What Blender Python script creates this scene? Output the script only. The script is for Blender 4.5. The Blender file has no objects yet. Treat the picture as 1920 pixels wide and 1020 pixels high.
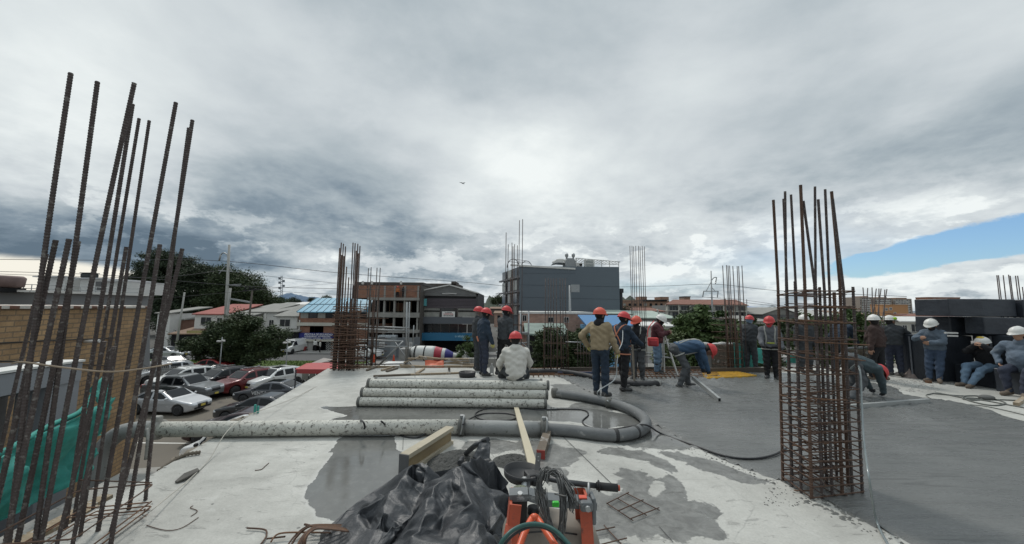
import bpy, bmesh, math, random
import numpy as np
from mathutils import Vector, Matrix, noise as mnoise
R = math.radians; PI = math.pi
scene = bpy.context.scene
COL = scene.collection
random.seed(7)

# ------------------------------------------------------------------ camera
F = 690.0; CX, CY = 960.0, 510.0; CAMZ = 1.75
PITCH = math.atan(67.6 / F); ROLL = 0.0085
CP = Vector((0, 0, CAMZ))
_f = Vector((0, math.cos(PITCH), math.sin(PITCH)))
_u0 = Vector((0, -math.sin(PITCH), math.cos(PITCH)))
_r0 = Vector((1, 0, 0))
_r = _r0 * math.cos(ROLL) + _u0 * math.sin(ROLL)
_u = _u0 * math.cos(ROLL) - _r0 * math.sin(ROLL)
cam_d = bpy.data.cameras.new("camera"); cam = bpy.data.objects.new("camera", cam_d); COL.objects.link(cam)
cam_d.sensor_width = 36; cam_d.lens = 36 * F / 1920; cam_d.clip_start = 0.05; cam_d.clip_end = 9000
m3 = Matrix((_r, _u, -_f)).transposed()
cam.matrix_world = Matrix.Translation(CP) @ m3.to_4x4()
scene.camera = cam

def ray(px, py):
    return _f * F + _r * (px - CX) - _u * (py - CY)
def at(px, py, Y):            # point of the place at world depth Y seen at a photo position
    d = ray(px, py); return CP + d * (Y / d.y)
def onz(px, py, z=0.0):       # point of the place on the level z
    d = ray(px, py); return CP + d * ((z - CAMZ) / d.z)
def pxl(p):
    v = Vector(p) - CP; w = v.dot(_f)
    return (CX + F * v.dot(_r) / w, CY - F * v.dot(_u) / w)
GZ = -5.0                      # street level below the deck

# ------------------------------------------------------------------ view, world, sun
scene.view_settings.view_transform = 'Standard'; scene.view_settings.look = 'None'
scene.view_settings.gamma = 1; scene.view_settings.exposure = 0.22
world = bpy.data.worlds.new("World"); scene.world = world; world.use_nodes = True
WT = world.node_tree; WT.nodes.clear()

class NT:
    """small helper for node maths"""
    def __init__(s, tree): s.t = tree
    def n(s, kind, **kw):
        nd = s.t.nodes.new(kind)
        for k, v in kw.items(): setattr(nd, k, v)
        return nd
    def link(s, a, b): s.t.links.new(a, b)
    def val(s, sock, v):
        if hasattr(v, 'links') or hasattr(v, 'is_output'): s.link(v, sock)
        else: sock.default_value = v
    def m(s, op, a, b=0.0, c=None, clamp=False):
        nd = s.n('ShaderNodeMath', operation=op); nd.use_clamp = clamp
        s.val(nd.inputs[0], a); s.val(nd.inputs[1], b)
        if c is not None: s.val(nd.inputs[2], c)
        return nd.outputs[0]
    def comb(s, x, y, z):
        nd = s.n('ShaderNodeCombineXYZ')
        for i, v in enumerate((x, y, z)): s.val(nd.inputs[i], v)
        return nd.outputs[0]
    def noise(s, vec, scale, detail=6, rough=.55, dist=0.0, lac=2.0):
        nd = s.n('ShaderNodeTexNoise'); nd.inputs['Scale'].default_value = scale
        nd.inputs['Detail'].default_value = detail; nd.inputs['Roughness'].default_value = rough
        nd.inputs['Distortion'].default_value = dist; nd.inputs['Lacunarity'].default_value = lac
        if vec is not None: s.link(vec, nd.inputs['Vector'])
        return nd.outputs[0]
    def ramp(s, fac, pts, interp='LINEAR'):
        nd = s.n('ShaderNodeValToRGB'); s.link(fac, nd.inputs[0]); cr = nd.color_ramp; cr.interpolation = interp
        while len(cr.elements) < len(pts): cr.elements.new(.5)
        for e, (p, c) in zip(cr.elements, pts):
            e.position = p; e.color = (c, c, c, 1) if isinstance(c, (int, float)) else (*c[:3], 1)
        return nd.outputs[0]
    def mix(s, fac, a, b, blend='MIX'):
        nd = s.n('ShaderNodeMix', data_type='RGBA', blend_type=blend)
        s.val(nd.inputs[0], fac)
        for i, v in ((6, a), (7, b)):
            if isinstance(v, tuple): nd.inputs[i].default_value = (*v[:3], 1)
            else: s.link(v, nd.inputs[i])
        return nd.outputs[2]
    def mapr(s, v, a, b, c=0.0, d=1.0, smooth=False):
        nd = s.n('ShaderNodeMapRange'); nd.interpolation_type = 'SMOOTHSTEP' if smooth else 'LINEAR'
        s.link(v, nd.inputs[0])
        for i, q in enumerate((a, b, c, d)): nd.inputs[i + 1].default_value = q
        return nd.outputs[0]

def build_world():
    W = NT(WT)
    tc = W.n('ShaderNodeTexCoord'); sp = W.n('ShaderNodeSeparateXYZ'); W.link(tc.outputs['Generated'], sp.inputs[0])
    x, y, z = sp.outputs
    az = W.m('MULTIPLY', W.m('ARCTAN2', x, y), 180 / PI)
    el = W.m('MULTIPLY', W.m('ARCSINE', z), 180 / PI)
    zz = W.m('ADD', W.m('MAXIMUM', z, 0.0), 0.16)
    plane = W.comb(W.m('DIVIDE', x, zz), W.m('DIVIDE', y, zz), 0.0)       # cloud deck seen from below
    ang = W.comb(W.m('MULTIPLY', az, .05), W.m('MULTIPLY', el, .105), 3.0) # heaped clouds near the horizon
    n1 = W.noise(plane, 0.85, 7, .52, .35); n2 = W.noise(ang, 1.9, 10, .62, .25)
    n3 = W.noise(plane, 2.6, 8, .6, .2)
    w1 = W.m('MULTIPLY', W.m('SUBTRACT', W.noise(ang, 1.3, 5, .55), .5), 13.0)
    w2 = W.m('MULTIPLY', W.m('SUBTRACT', W.noise(W.comb(W.m('MULTIPLY', az, .05), W.m('MULTIPLY', el, .105), 9.0), 1.5, 5, .55), .5), 9.0)
    azw = W.m('ADD', az, w1); elw = W.m('ADD', el, w2)
    def blob(px, py, sx, sy, tilt=0.0, warp=True):
        d = ray(px, py).normalized(); a = math.degrees(math.atan2(d.x, d.y)); e = math.degrees(math.asin(d.z))
        A = azw if warp else az; E = elw if warp else el
        da = W.m('SUBTRACT', A, a); de = W.m('SUBTRACT', E, e); c, s_ = math.cos(R(tilt)), math.sin(R(tilt))
        u = W.m('ADD', W.m('MULTIPLY', da, c / sx), W.m('MULTIPLY', de, s_ / sx))
        v = W.m('ADD', W.m('MULTIPLY', da, -s_ / sy), W.m('MULTIPLY', de, c / sy))
        q = W.m('ADD', W.m('MULTIPLY', u, u), W.m('MULTIPLY', v, v))
        return W.m('EXPONENT', W.m('MULTIPLY', q, -1.0))
    low = W.mapr(el, 2.0, 26.0, 1.0, 0.0, True)
    B = W.m('ADD', W.m('MULTIPLY', W.m('SUBTRACT', n1, .5), .95), .525)
    B = W.m('ADD', B, W.m('MULTIPLY', W.m('SUBTRACT', n3, .5), .30))
    n5 = W.noise(ang, 4.2, 9, .6, .15); bil = W.m('SUBTRACT', .22, W.m('ABSOLUTE', W.m('SUBTRACT', n5, .5)))
    B = W.m('ADD', B, W.m('MULTIPLY', W.m('ADD', W.m('MULTIPLY', W.m('SUBTRACT', n2, .5), 1.05), W.m('MULTIPLY', W.m('SUBTRACT', bil, .14), .9)), low))
    n6 = W.noise(W.comb(W.m('MULTIPLY', az, .022), W.m('MULTIPLY', el, .30), 5.0), 1.6, 8, .62, .35)
    B = W.m('ADD', B, W.m('MULTIPLY', W.m('MULTIPLY', W.m('SUBTRACT', n6, .5), .36), W.mapr(el, 3.0, 17.0, 1.0, .0, True)))
    n7 = W.noise(W.comb(W.m('MULTIPLY', az, .075), W.m('MULTIPLY', el, .16), 11.0), 1.55, 12, .6, .1)
    puff = W.m('MULTIPLY', W.mapr(n7, .50, .565, 0, 1, True), W.m('MULTIPLY', W.mapr(el, 9.0, 15.0, 1.0, .0, True), W.mapr(el, -1.0, 2.0, 0, 1.0, True)))
    B = W.m('ADD', B, W.m('MULTIPLY', puff, W.m('ADD', .10, W.m('MULTIPLY', W.m('SUBTRACT', n5, .35), .9))))
    for px, py, sx, sy, t, k in BLOBS:
        B = W.m('ADD', B, W.m('MULTIPLY', blob(px, py, sx, sy, t), k))
    ccol = W.ramp(B, [(0.0, (.11, .155, .20)), (.25, (.20, .255, .305)), (.45, (.345, .40, .435)), (.65, (.51, .555, .58)), (.85, (.635, .68, .69)), (1.0, (.76, .80, .795))])
    # the deck overhead is brighter than near the horizon, as under any overcast
    up = W.mapr(el, 42.0, 72.0, 1.0, 2.3, True)
    sc_ = W.n('ShaderNodeVectorMath', operation='SCALE'); W.link(ccol, sc_.inputs[0]); W.link(up, sc_.inputs[3])
    ccol = sc_.outputs[0]
    # warm pale strip low on the left, between cloud base and roofs
    strip = W.m('MULTIPLY', blob(40, 545, 13, 3.1, -3, False), 1.7, clamp=True)
    strip = W.mapr(W.m('ADD', strip, W.m('MULTIPLY', W.m('SUBTRACT', n2, .5), .5)), .45, .75, 0, 1, True)
    ccol = W.mix(strip, ccol, (.80, .77, .68))
    sky = W.n('ShaderNodeTexSky', sky_type='NISHITA'); sky.sun_disc = False
    sky.sun_elevation = SUN_EL; sky.sun_rotation = SUN_AZ; sky.air_density = 1.0; sky.dust_density = .6; sky.ozone_density = 2.5
    gap = W.m('ADD', W.m('MULTIPLY', blob(1895, 444, 7.5, 2.1, 9.0, False), 1.2), W.m('MULTIPLY', blob(1700, 482, 8.5, 1.35, 9, False), 1.15))
    gap = W.m('ADD', gap, W.m('MULTIPLY', W.m('MULTIPLY', W.m('ADD', W.m('SUBTRACT', n2, .5), W.m('SUBTRACT', n7, .5)), 1.9), W.m('MULTIPLY', gap, 1.6, clamp=True)))
    gap = W.mapr(gap, .40, .66, 0, 1, True)
    gap = W.m('MAXIMUM', gap, W.m('MULTIPLY', W.m('ADD', blob(1500, 480, 9, 3.2, 0), blob(1180, 545, 10, 1.2, 0)), .33))
    skyc = W.n('ShaderNodeVectorMath', operation='SCALE'); W.link(sky.outputs[0], skyc.inputs[0]); skyc.inputs[3].default_value = 1.0
    sk2 = W.n('ShaderNodeVectorMath', operation='MULTIPLY'); W.link(skyc.outputs[0], sk2.inputs[0]); sk2.inputs[1].default_value = (.78, .95, 1.08); skyc = sk2
    c10 = W.n('ShaderNodeVectorMath', operation='SCALE'); W.link(ccol, c10.inputs[0]); c10.inputs[3].default_value = 10.0
    col = W.mix(gap, c10.outputs[0], skyc.outputs[0])
    bg = W.n('ShaderNodeBackground'); W.link(col, bg.inputs[0]); bg.inputs[1].default_value = 0.1
    out = W.n('ShaderNodeOutputWorld'); W.link(bg.outputs[0], out.inputs[0])

BLOBS = [  # px, py, width deg, height deg, tilt, brightness of the cloud there
    (985, 290, 19, 6.5, -10, .20), (1060, 250, 13, 5, 12, .07), (880, 320, 12, 5, 0, .07), (1000, 390, 19, 8, 0, .17), (1250, 300, 22, 9, 0, .10), (1120, 420, 20, 5, 0, .12), (520, 60, 22, 5, -20, .16), (130, 110, 16, 12, 0, .22),
    (700, 110, 26, 4, -25, .05), (90, 430, 18, 4.5, 6, -.38), (330, 475, 17, 3.2, -4, -.42), (250, 250, 9, 9, 0, .12), (700, 425, 16, 4.5, -8, -.28),
    (560, 480, 5, 2.5, 0, .28), (820, 500, 12, 2.5, -6, -.24), (860, 480, 4, 2, 0, .22), (1560, 150, 26, 11, 10, .07), (1290, 60, 10, 8, 0, .10),
    (1880, 290, 14, 6, 12, -.12), (1760, 400, 18, 3.2, 12, .24), (1500, 330, 12, 6, 0, .05), (640, 250, 12, 6, -20, -.07), (1290, 380, 16, 8, 0, -.03),
    (1760, 505, 18, 2.3, 3, .34), (1850, 545, 14, 2.0, 0, -.12), (1330, 520, 12, 3, 0, .08), (1560, 540, 9, 1.6, 0, .16), (30, 310, 9, 6, 0, .10), (700, 535, 14, 1.4, 0, .22)]
SUN_EL, SUN_AZ = R(55), R(-25)
build_world()
sun_d = bpy.data.lights.new("sun", 'SUN'); sun_d.energy = 1.5; sun_d.angle = R(10); sun_d.color = (1, .96, .9)
sun = bpy.data.objects.new("sun", sun_d); COL.objects.link(sun)
_sd = Vector((math.sin(SUN_AZ) * math.cos(SUN_EL), math.cos(SUN_AZ) * math.cos(SUN_EL), math.sin(SUN_EL)))
sun.rotation_euler = _sd.to_track_quat('Z', 'Y').to_euler(); sun.location = (0, 0, 60)

# ------------------------------------------------------------------ materials
MATS = {}
def mat(name, col, rough=.7, var=.18, scale=4.0, bump=0.0, bscale=40.0, metal=0.0, spot=None, sscale=8.0, sthr=.6, spec=.5, stretch=None, coat=0.0, detail=6):
    """procedural surface: base colour broken up by two noises, optional stains `spot`, optional bump"""
    if name in MATS: return MATS[name]
    m = bpy.data.materials.new(name); m.use_nodes = True; T = NT(m.node_tree)
    b = m.node_tree.nodes['Principled BSDF']
    tc = T.n('ShaderNodeTexCoord'); vec = tc.outputs['Object']
    if stretch:
        mp = T.n('ShaderNodeMapping'); T.link(vec, mp.inputs[0]); mp.inputs['Scale'].default_value = stretch; vec = mp.outputs[0]
    n = T.noise(vec, scale, detail, .6); n2 = T.noise(vec, scale * 7.3, 4, .6)
    k = T.m('ADD', T.m('MULTIPLY', T.m('SUBTRACT', n, .5), var * 3.2), T.m('MULTIPLY', T.m('SUBTRACT', n2, .5), var * 1.3))
    k = T.m('ADD', k, 1.0)
    sc_ = T.n('ShaderNodeVectorMath', operation='SCALE'); sc_.inputs[0].default_value = col[:3]; T.link(k, sc_.inputs[3])
    c = sc_.outputs[0]
    if spot:
        s = T.noise(vec, sscale, 8, .68, .3); s = T.mapr(s, sthr, sthr + .07, 0, 1, True)
        c = T.mix(s, c, tuple(spot[:3]))
    T.link(c, b.inputs['Base Color'])
    T.link(T.m('ADD', T.m('MULTIPLY', T.m('SUBTRACT', n2, .5), min(.25, var * 1.2) if var > .09 else 0), rough, clamp=True), b.inputs['Roughness'])
    b.inputs['Metallic'].default_value = metal; b.inputs['Specular IOR Level'].default_value = spec
    b.inputs['Coat Weight'].default_value = coat
    if bump:
        bp = T.n('ShaderNodeBump'); bp.inputs['Strength'].default_value = bump; bp.inputs['Distance'].default_value = .02
        T.link(T.noise(vec, bscale, 5, .6), bp.inputs['Height']); T.link(bp.outputs[0], b.inputs['Normal'])
    MATS[name] = m; return m

def brick_mat(name, c1, c2, mortar, w=.25, h=.09, ms=.012, axis='xz', var=.3):
    if name in MATS: return MATS[name]
    m = bpy.data.materials.new(name); m.use_nodes = True; T = NT(m.node_tree); b = m.node_tree.nodes['Principled BSDF']
    tc = T.n('ShaderNodeTexCoord'); sp = T.n('ShaderNodeSeparateXYZ'); T.link(tc.outputs['Object'], sp.inputs[0])
    a = {'x': sp.outputs[0], 'y': sp.outputs[1]}
    u = a['x'] if axis == 'xz' else a['y'] if axis == 'yz' else T.m('ADD', sp.outputs[0], sp.outputs[1])
    v = T.comb(u, sp.outputs[2], 0.0)
    br = T.n('ShaderNodeTexBrick'); T.link(v, br.inputs['Vector']); br.inputs['Scale'].default_value = 1
    br.inputs['Brick Width'].default_value = w; br.inputs['Row Height'].default_value = h; br.inputs['Mortar Size'].default_value = ms
    br.inputs['Color1'].default_value = (*c1, 1); br.inputs['Color2'].default_value = (*c2, 1); br.inputs['Mortar'].default_value = (*mortar, 1)
    br.inputs['Bias'].default_value = 0
    n = T.noise(tc.outputs['Object'], 1.7, 8, .65)
    c = T.mix(1.0, br.outputs[0], T.ramp(n, [(.25, 1 - var), (.75, 1 + var)]), 'MULTIPLY')
    n2 = T.noise(tc.outputs['Object'], 30, 3, .6)
    c = T.mix(1.0, c, T.ramp(n2, [(.2, .8), (.8, 1.15)]), 'MULTIPLY')
    T.link(c, b.inputs['Base Color']); b.inputs['Roughness'].default_value = .9
    bp = T.n('ShaderNodeBump'); bp.inputs['Strength'].default_value = .5; bp.inputs['Distance'].default_value = .01
    bp.invert = True; T.link(br.outputs[1], bp.inputs['Height']); T.link(bp.outputs[0], b.inputs['Normal'])
    MATS[name] = m; return m

# ------------------------------------------------------------------ mesh helpers
class MB:
    def __init__(s): s.v = []; s.f = []; s.mi = []; s.sm = []
    def add(s, vs, fs, mi=0, smooth=False):
        o = len(s.v); s.v += [tuple(v) for v in vs]; s.f += [tuple(i + o for i in f) for f in fs]
        s.mi += [mi] * len(fs); s.sm += [smooth] * len(fs); return s
    def box(s, c, size, rz=0.0, mi=0, rot=None, bev=0.0):
        c = Vector(c); hx, hy, hz = (q / 2 for q in size)
        M = rot if rot is not None else Matrix.Rotation(rz, 3, 'Z')
        if bev > 0:
            b = min(bev, hx * .9, hy * .9, hz * .9); vs = []; 
            bm = bmesh.new(); bmesh.ops.create_cube(bm, size=1)
            for v in bm.verts: v.co = Vector((v.co.x * hx * 2, v.co.y * hy * 2, v.co.z * hz * 2))
            bmesh.ops.bevel(bm, geom=bm.edges[:], offset=b, segments=2, affect='EDGES', profile=.5)
            bm.verts.index_update()
            s.add([c + M @ v.co for v in bm.verts], [[v.index for v in f.verts] for f in bm.faces], mi, False); bm.free(); return s
        vs = [c + M @ Vector((x * hx, y * hy, z * hz)) for x in (-1, 1) for y in (-1, 1) for z in (-1, 1)]
        return s.add(vs, [(0, 1, 3, 2), (4, 6, 7, 5), (0, 4, 5, 1), (2, 3, 7, 6), (0, 2, 6, 4), (1, 5, 7, 3)], mi)
    def bx(s, x0, x1, y0, y1, z0, z1, mi=0): return s.box(((x0 + x1) / 2, (y0 + y1) / 2, (z0 + z1) / 2), (abs(x1 - x0), abs(y1 - y0), abs(z1 - z0)), mi=mi)
    def bar(s, a, b, w, h=None, mi=0, up=(0, 0, 1)):
        """rectangular bar from a to b"""
        a, b = Vector(a), Vector(b); h = h or w; d = b - a; L = d.length
        if L < 1e-6: return s
        z = d / L; u = Vector(up); 
        if abs(z.dot(u)) > .98: u = Vector((0, 1, 0))
        x = z.cross(u).normalized(); y = x.cross(z)
        vs = [p + x * (sx * w / 2) + y * (sy * h / 2) for p in (a, b) for sx, sy in ((-1, -1), (1, -1), (1, 1), (-1, 1))]
        return s.add(vs, [(3, 2, 1, 0), (4, 5, 6, 7), (0, 1, 5, 4), (1, 2, 6, 5), (2, 3, 7, 6), (3, 0, 4, 7)], mi)
    def tube(s, pts, r, n=8, mi=0, cap=True, smooth=True, close=False):
        pts = [Vector(p) for p in pts]; k = len(pts); rs = r if isinstance(r, (list, tuple)) else [r] * k
        if close: 
            T = [(pts[(i + 1) % k] - pts[i - 1]).normalized() for i in range(k)]
        else:
            T = [(pts[min(i + 1, k - 1)] - pts[max(i - 1, 0)]).normalized() for i in range(k)]
        ref = Vector((0, 0, 1)) if abs(T[0].z) < .9 else Vector((0, 1, 0)); x = T[0].cross(ref).normalized()
        vs = []
        for i in range(k):
            x = (x - T[i] * x.dot(T[i])).normalized(); y = T[i].cross(x)
            for j in range(n):
                a = 2 * PI * j / n; vs.append(pts[i] + (x * math.cos(a) + y * math.sin(a)) * rs[i])
        fs = []
        for i in range(k if close else k - 1):
            for j in range(n):
                a = i * n + j; b = i * n + (j + 1) % n; i2 = (i + 1) % k
                fs.append((a, b, i2 * n + (j + 1) % n, i2 * n + j))
        s.add(vs, fs, mi, smooth)
        if cap and not close:
            o = len(s.v) - len(vs); s.f += [tuple(o + j for j in range(n))[::-1], tuple(o + (k - 1) * n + j for j in range(n))]; s.mi += [mi] * 2; s.sm += [False] * 2
        return s
    def lathe(s, prof, c=(0, 0, 0), n=24, axis=(0, 0, 1), mi=0, smooth=True):
        """profile [(radius, height)] about an axis through c"""
        c = Vector(c); z = Vector(axis).normalized(); x = z.orthogonal().normalized(); y = z.cross(x)
        vs = [c + z * h + (x * math.cos(2 * PI * j / n) + y * math.sin(2 * PI * j / n)) * r for r, h in prof for j in range(n)]
        fs = [(i * n + j, i * n + (j + 1) % n, (i + 1) * n + (j + 1) % n, (i + 1) * n + j) for i in range(len(prof) - 1) for j in range(n)]
        s.add(vs, fs, mi, smooth); o = len(s.v) - len(vs)
        s.f += [tuple(o + j for j in range(n))[::-1], tuple(o + (len(prof) - 1) * n + j for j in range(n))]; s.mi += [mi] * 2; s.sm += [False] * 2
        return s
    def prism(s, poly, z0, z1, mi=0):
        n = len(poly); vs = [(p[0], p[1], z0) for p in poly] + [(p[0], p[1], z1) for p in poly]
        return s.add(vs, [tuple(range(n))[::-1], tuple(range(n, 2 * n))] + [(i, (i + 1) % n, n + (i + 1) % n, n + i) for i in range(n)], mi)
    def ext(s, poly3, d, mi=0):
        """extrude a planar 3-D polygon by vector d"""
        n = len(poly3); d = Vector(d); P = [Vector(p) for p in poly3]
        return s.add(P + [p + d for p in P], [tuple(range(n))[::-1], tuple(range(n, 2 * n))] + [(i, (i + 1) % n, n + (i + 1) % n, n + i) for i in range(n)], mi)
    def sph(s, c, r, n=12, mi=0, sc=(1, 1, 1)):
        c = Vector(c); m = n // 2; vs = [c + Vector((0, 0, r * sc[2]))]
        for i in range(1, m):
            t = PI * i / m
            vs += [c + Vector((math.sin(t) * math.cos(2 * PI * j / n) * r * sc[0], math.sin(t) * math.sin(2 * PI * j / n) * r * sc[1], math.cos(t) * r * sc[2])) for j in range(n)]
        vs.append(c - Vector((0, 0, r * sc[2]))); fs = [(0, 1 + j, 1 + (j + 1) % n) for j in range(n)]
        for i in range(m - 2): fs += [(1 + i * n + j, 1 + (i + 1) * n + j, 1 + (i + 1) * n + (j + 1) % n, 1 + i * n + (j + 1) % n) for j in range(n)]
        o = 1 + (m - 2) * n; fs += [(len(vs) - 1, o + (j + 1) % n, o + j) for j in range(n)]
        return s.add(vs, fs, mi, True)
    def build(s, name, mats, parent=None, world=False):
        me = bpy.data.meshes.new(name)
        vs = s.v
        if world and parent is not None:
            Mi = parent_world(parent).inverted(); vs = [tuple(Mi @ Vector(v)) for v in vs]
        me.from_pydata(vs, [], s.f); ms = mats if isinstance(mats, (list, tuple)) else [mats]
        for m in ms: me.materials.append(m)
        me.polygons.foreach_set('material_index', s.mi); me.polygons.foreach_set('use_smooth', s.sm)
        me.update(); o = bpy.data.objects.new(name, me); COL.objects.link(o)
        if parent is not None: o.parent = parent
        return o
def parent_world(p):
    M = p.matrix_basis.copy()
    while p.parent is not None: p = p.parent; M = p.matrix_basis @ M
    return M
def tag(o, label=None, cat=None, group=None, kind=None):
    if label: o['label'] = label
    if cat: o['category'] = cat
    if group: o['group'] = group
    if kind: o['kind'] = kind
    return o
def thing(name, label, cat, loc=(0, 0, 0), rz=0.0, group=None):
    o = bpy.data.objects.new(name, None); COL.objects.link(o); o.location = loc; o.rotation_euler = (0, 0, rz); o.empty_display_size = .2
    return tag(o, label, cat, group)
def struct(name, mb, m, label=None): 
    o = mb.build(name, m); tag(o, label, None, None, 'structure'); return o
def copy_tree(o, parent=None):
    c = o.copy(); COL.objects.link(c)
    if parent is not None: c.parent = parent
    for ch in list(o.children): copy_tree(ch, c)
    return c
def smooth_path(pts, k=6, closed=False):
    P = [Vector(p) for p in pts]; n = len(P); out = []
    rng = range(n) if closed else range(n - 1)
    for i in rng:
        if closed: a, b, c, d = P[i - 1], P[i], P[(i + 1) % n], P[(i + 2) % n]
        else: a, b, c, d = P[max(i - 1, 0)], P[i], P[i + 1], P[min(i + 2, n - 1)]
        for j in range(k):
            t = j / k; out.append(.5 * ((2 * b) + (c - a) * t + (2 * a - 5 * b + 4 * c - d) * t * t + (3 * b - a - 3 * c + d) * t ** 3))
    if not closed: out.append(P[-1])
    return out

# ------------------------------------------------------------------ implicit surfaces (bodies, cars, cloth)
def surface_net(d, lo, h):
    nx, ny, nz = d.shape; ins = d < 0
    c = [(i, j, k) for i in (0, 1) for j in (0, 1) for k in (0, 1)]
    def sl(a, o): return a[o[0]:nx - 1 + o[0], o[1]:ny - 1 + o[1], o[2]:nz - 1 + o[2]]
    cnt = sum(sl(ins, o).astype(np.int8) for o in c); act = (cnt > 0) & (cnt < 8)
    I = np.argwhere(act); 
    if len(I) == 0: return np.zeros((0, 3)), []
    acc = np.zeros((len(I), 3)); num = np.zeros(len(I))
    for a in c:
        for ax in range(3):
            if a[ax] == 1: continue
            b = list(a); b[ax] = 1
            da = d[I[:, 0] + a[0], I[:, 1] + a[1], I[:, 2] + a[2]]; db = d[I[:, 0] + b[0], I[:, 1] + b[1], I[:, 2] + b[2]]
            m = (da < 0) != (db < 0); t = np.where(m, da / np.where(m, da - db, 1), 0)
            p = np.array(a, float)[None, :].repeat(len(I), 0); p[:, ax] += t
            acc[m] += p[m]; num[m] += 1
    V = (I + acc / num[:, None]) * h + np.array(lo)
    idx = -np.ones(act.shape, int); idx[I[:, 0], I[:, 1], I[:, 2]] = np.arange(len(I)); Fs = []
    for ax in range(3):
        s0 = [slice(1, -1)] * 3; s0[ax] = slice(0, -1); s1 = [slice(1, -1)] * 3; s1[ax] = slice(1, None)
        A, Bv = ins[tuple(s0)], ins[tuple(s1)]; E = np.argwhere(A != Bv)
        if len(E) == 0: continue
        base = E + 1; base[:, ax] -= 1; flip = A[tuple(E.T)]
        u, v = [(1, 2), (2, 0), (0, 1)][ax]; q = []
        for du, dv in ((1, 1), (0, 1), (0, 0), (1, 0)):
            p = base.copy(); p[:, u] -= du; p[:, v] -= dv; q.append(idx[p[:, 0], p[:, 1], p[:, 2]])
        q = np.stack(q, 1); q[~flip] = q[~flip][:, ::-1]; Fs.append(q[(q >= 0).all(1)])
    return V, np.concatenate(Fs).tolist()

class Field:
    """smooth union of tapered capsules on a grid"""
    def __init__(s, lo, hi, h, k=.035):
        s.lo = np.array(lo, float); s.h = h; s.k = k
        s.ax = [np.arange(lo[i], hi[i] + h, h) for i in range(3)]; s.d = np.full([len(a) for a in s.ax], 1.0)
    def grid(s): return np.meshgrid(*s.ax, indexing='ij')
    def cone(s, a, b, ra, rb, off=0.0, k=None, sub=False):
        a = np.array(a, float); b = np.array(b, float); ra += off; rb += off; k = s.k if k is None else k
        mg = max(ra, rb) + .09; lo = np.minimum(a, b) - mg; hi = np.maximum(a, b) + mg; sl = []
        for i in range(3):
            i0 = max(0, int((lo[i] - s.lo[i]) / s.h)); i1 = min(len(s.ax[i]), int((hi[i] - s.lo[i]) / s.h) + 2)
            if i1 <= i0: return s
            sl.append(slice(i0, i1))
        X, Y, Z = np.meshgrid(*[s.ax[i][sl[i]] for i in range(3)], indexing='ij')
        ab = b - a; L = max(float(ab @ ab), 1e-9)
        t = np.clip(((X - a[0]) * ab[0] + (Y - a[1]) * ab[1] + (Z - a[2]) * ab[2]) / L, 0, 1)
        q = np.sqrt((X - a[0] - t * ab[0]) ** 2 + (Y - a[1] - t * ab[1]) ** 2 + (Z - a[2] - t * ab[2]) ** 2) - (ra + (rb - ra) * t)
        o = s.d[tuple(sl)]
        if sub: s.d[tuple(sl)] = np.maximum(o, -q); return s
        hh = np.clip(.5 + .5 * (o - q) / k, 0, 1); s.d[tuple(sl)] = o * (1 - hh) + q * hh - k * hh * (1 - hh)
        return s
    def into(s, mb, mi=0):
        V, Fc = surface_net(s.d, s.lo, s.h); mb.add(V.tolist(), Fc, mi, True); return mb
# ================================================================== SETTING
def flat(name, polyxy, z, m, label=None):
    mb = MB(); mb.add([(x, y, z) for x, y in polyxy], [tuple(range(len(polyxy)))])
    me_o = mb.build(name, m); tag(me_o, label, None, None, 'structure')
    if len(polyxy) > 4:
        bm = bmesh.new(); bm.from_mesh(me_o.data); bmesh.ops.triangulate(bm, faces=bm.faces[:], ngon_method='EAR_CLIP'); bm.normal_update()
        for f in bm.faces:
            if f.normal.z < 0: f.normal_flip()
        bm.to_mesh(me_o.data); bm.free()
    return me_o
def rough_poly(pts, amp=.04, seed=0, step=.05):
    """outline with an irregular, wandering edge"""
    out = []; n = len(pts); P = smooth_path([Vector((p[0], p[1], 0)) for p in pts], 5, True)
    L = 0; q = []
    for i in range(len(P)):
        a, b = P[i], P[(i + 1) % len(P)]; k = max(1, int((b - a).length / step))
        q += [a.lerp(b, j / k) for j in range(k)]
    for i, p in enumerate(q):
        t = (q[(i + 1) % len(q)] - q[i - 1]).normalized(); nrm = Vector((t.y, -t.x, 0))
        d = mnoise.fractal(Vector((p.x * 2.2 + seed, p.y * 2.2, seed)), .8, 2.1, 5) * amp * 1.6
        out.append((p + nrm * d).to_tuple()[:2])
    return out

g_city = mat('city_ground', (.085, .08, .072), .95, .2, .06)
flat('ground', [(-2500, -200), (2500, -200), (2500, 5000), (-2500, 5000)], GZ, g_city)
asph = mat('lot_paving', (.125, .108, .085), .85, .16, .35, spot=(.075, .065, .055), sscale=.5, sthr=.58)
flat('parking_lot', [(-60, 3), (-3, 3), (-3, 32.4), (-60, 32.4)], GZ + .004, asph)
flat('road', [(-150, 46.2), (60, 46.2), (60, 53.2), (-150, 53.2)], GZ + .004, mat('asphalt', (.075, .075, .075), .85, .15, .5))
pv = MB(); pv.bx(-150, 60, 53.2, 56.5, GZ - .1, GZ + .13); struct('pavement', pv, mat('paving', (.26, .25, .235), .9, .12, .8))
pv = MB(); pv.bx(-150, -17.02, 32.6, 41.6, GZ - .1, GZ + .12); pv.bx(-17, 60, 32.6, 46.1, GZ - .1, GZ + .11); struct('pavement', pv, mat('paving_old', (.20, .195, .18), .9, .15, .7))
grass_m = mat('grass_green', (.085, .13, .025), .95, .35, 1.2)
gb = MB(); gb.bx(-150, -17, 41.6, 46.0, GZ - .1, GZ + .10); struct('lawn', gb, grass_m)
random.seed(3)
gm = MB()
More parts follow.
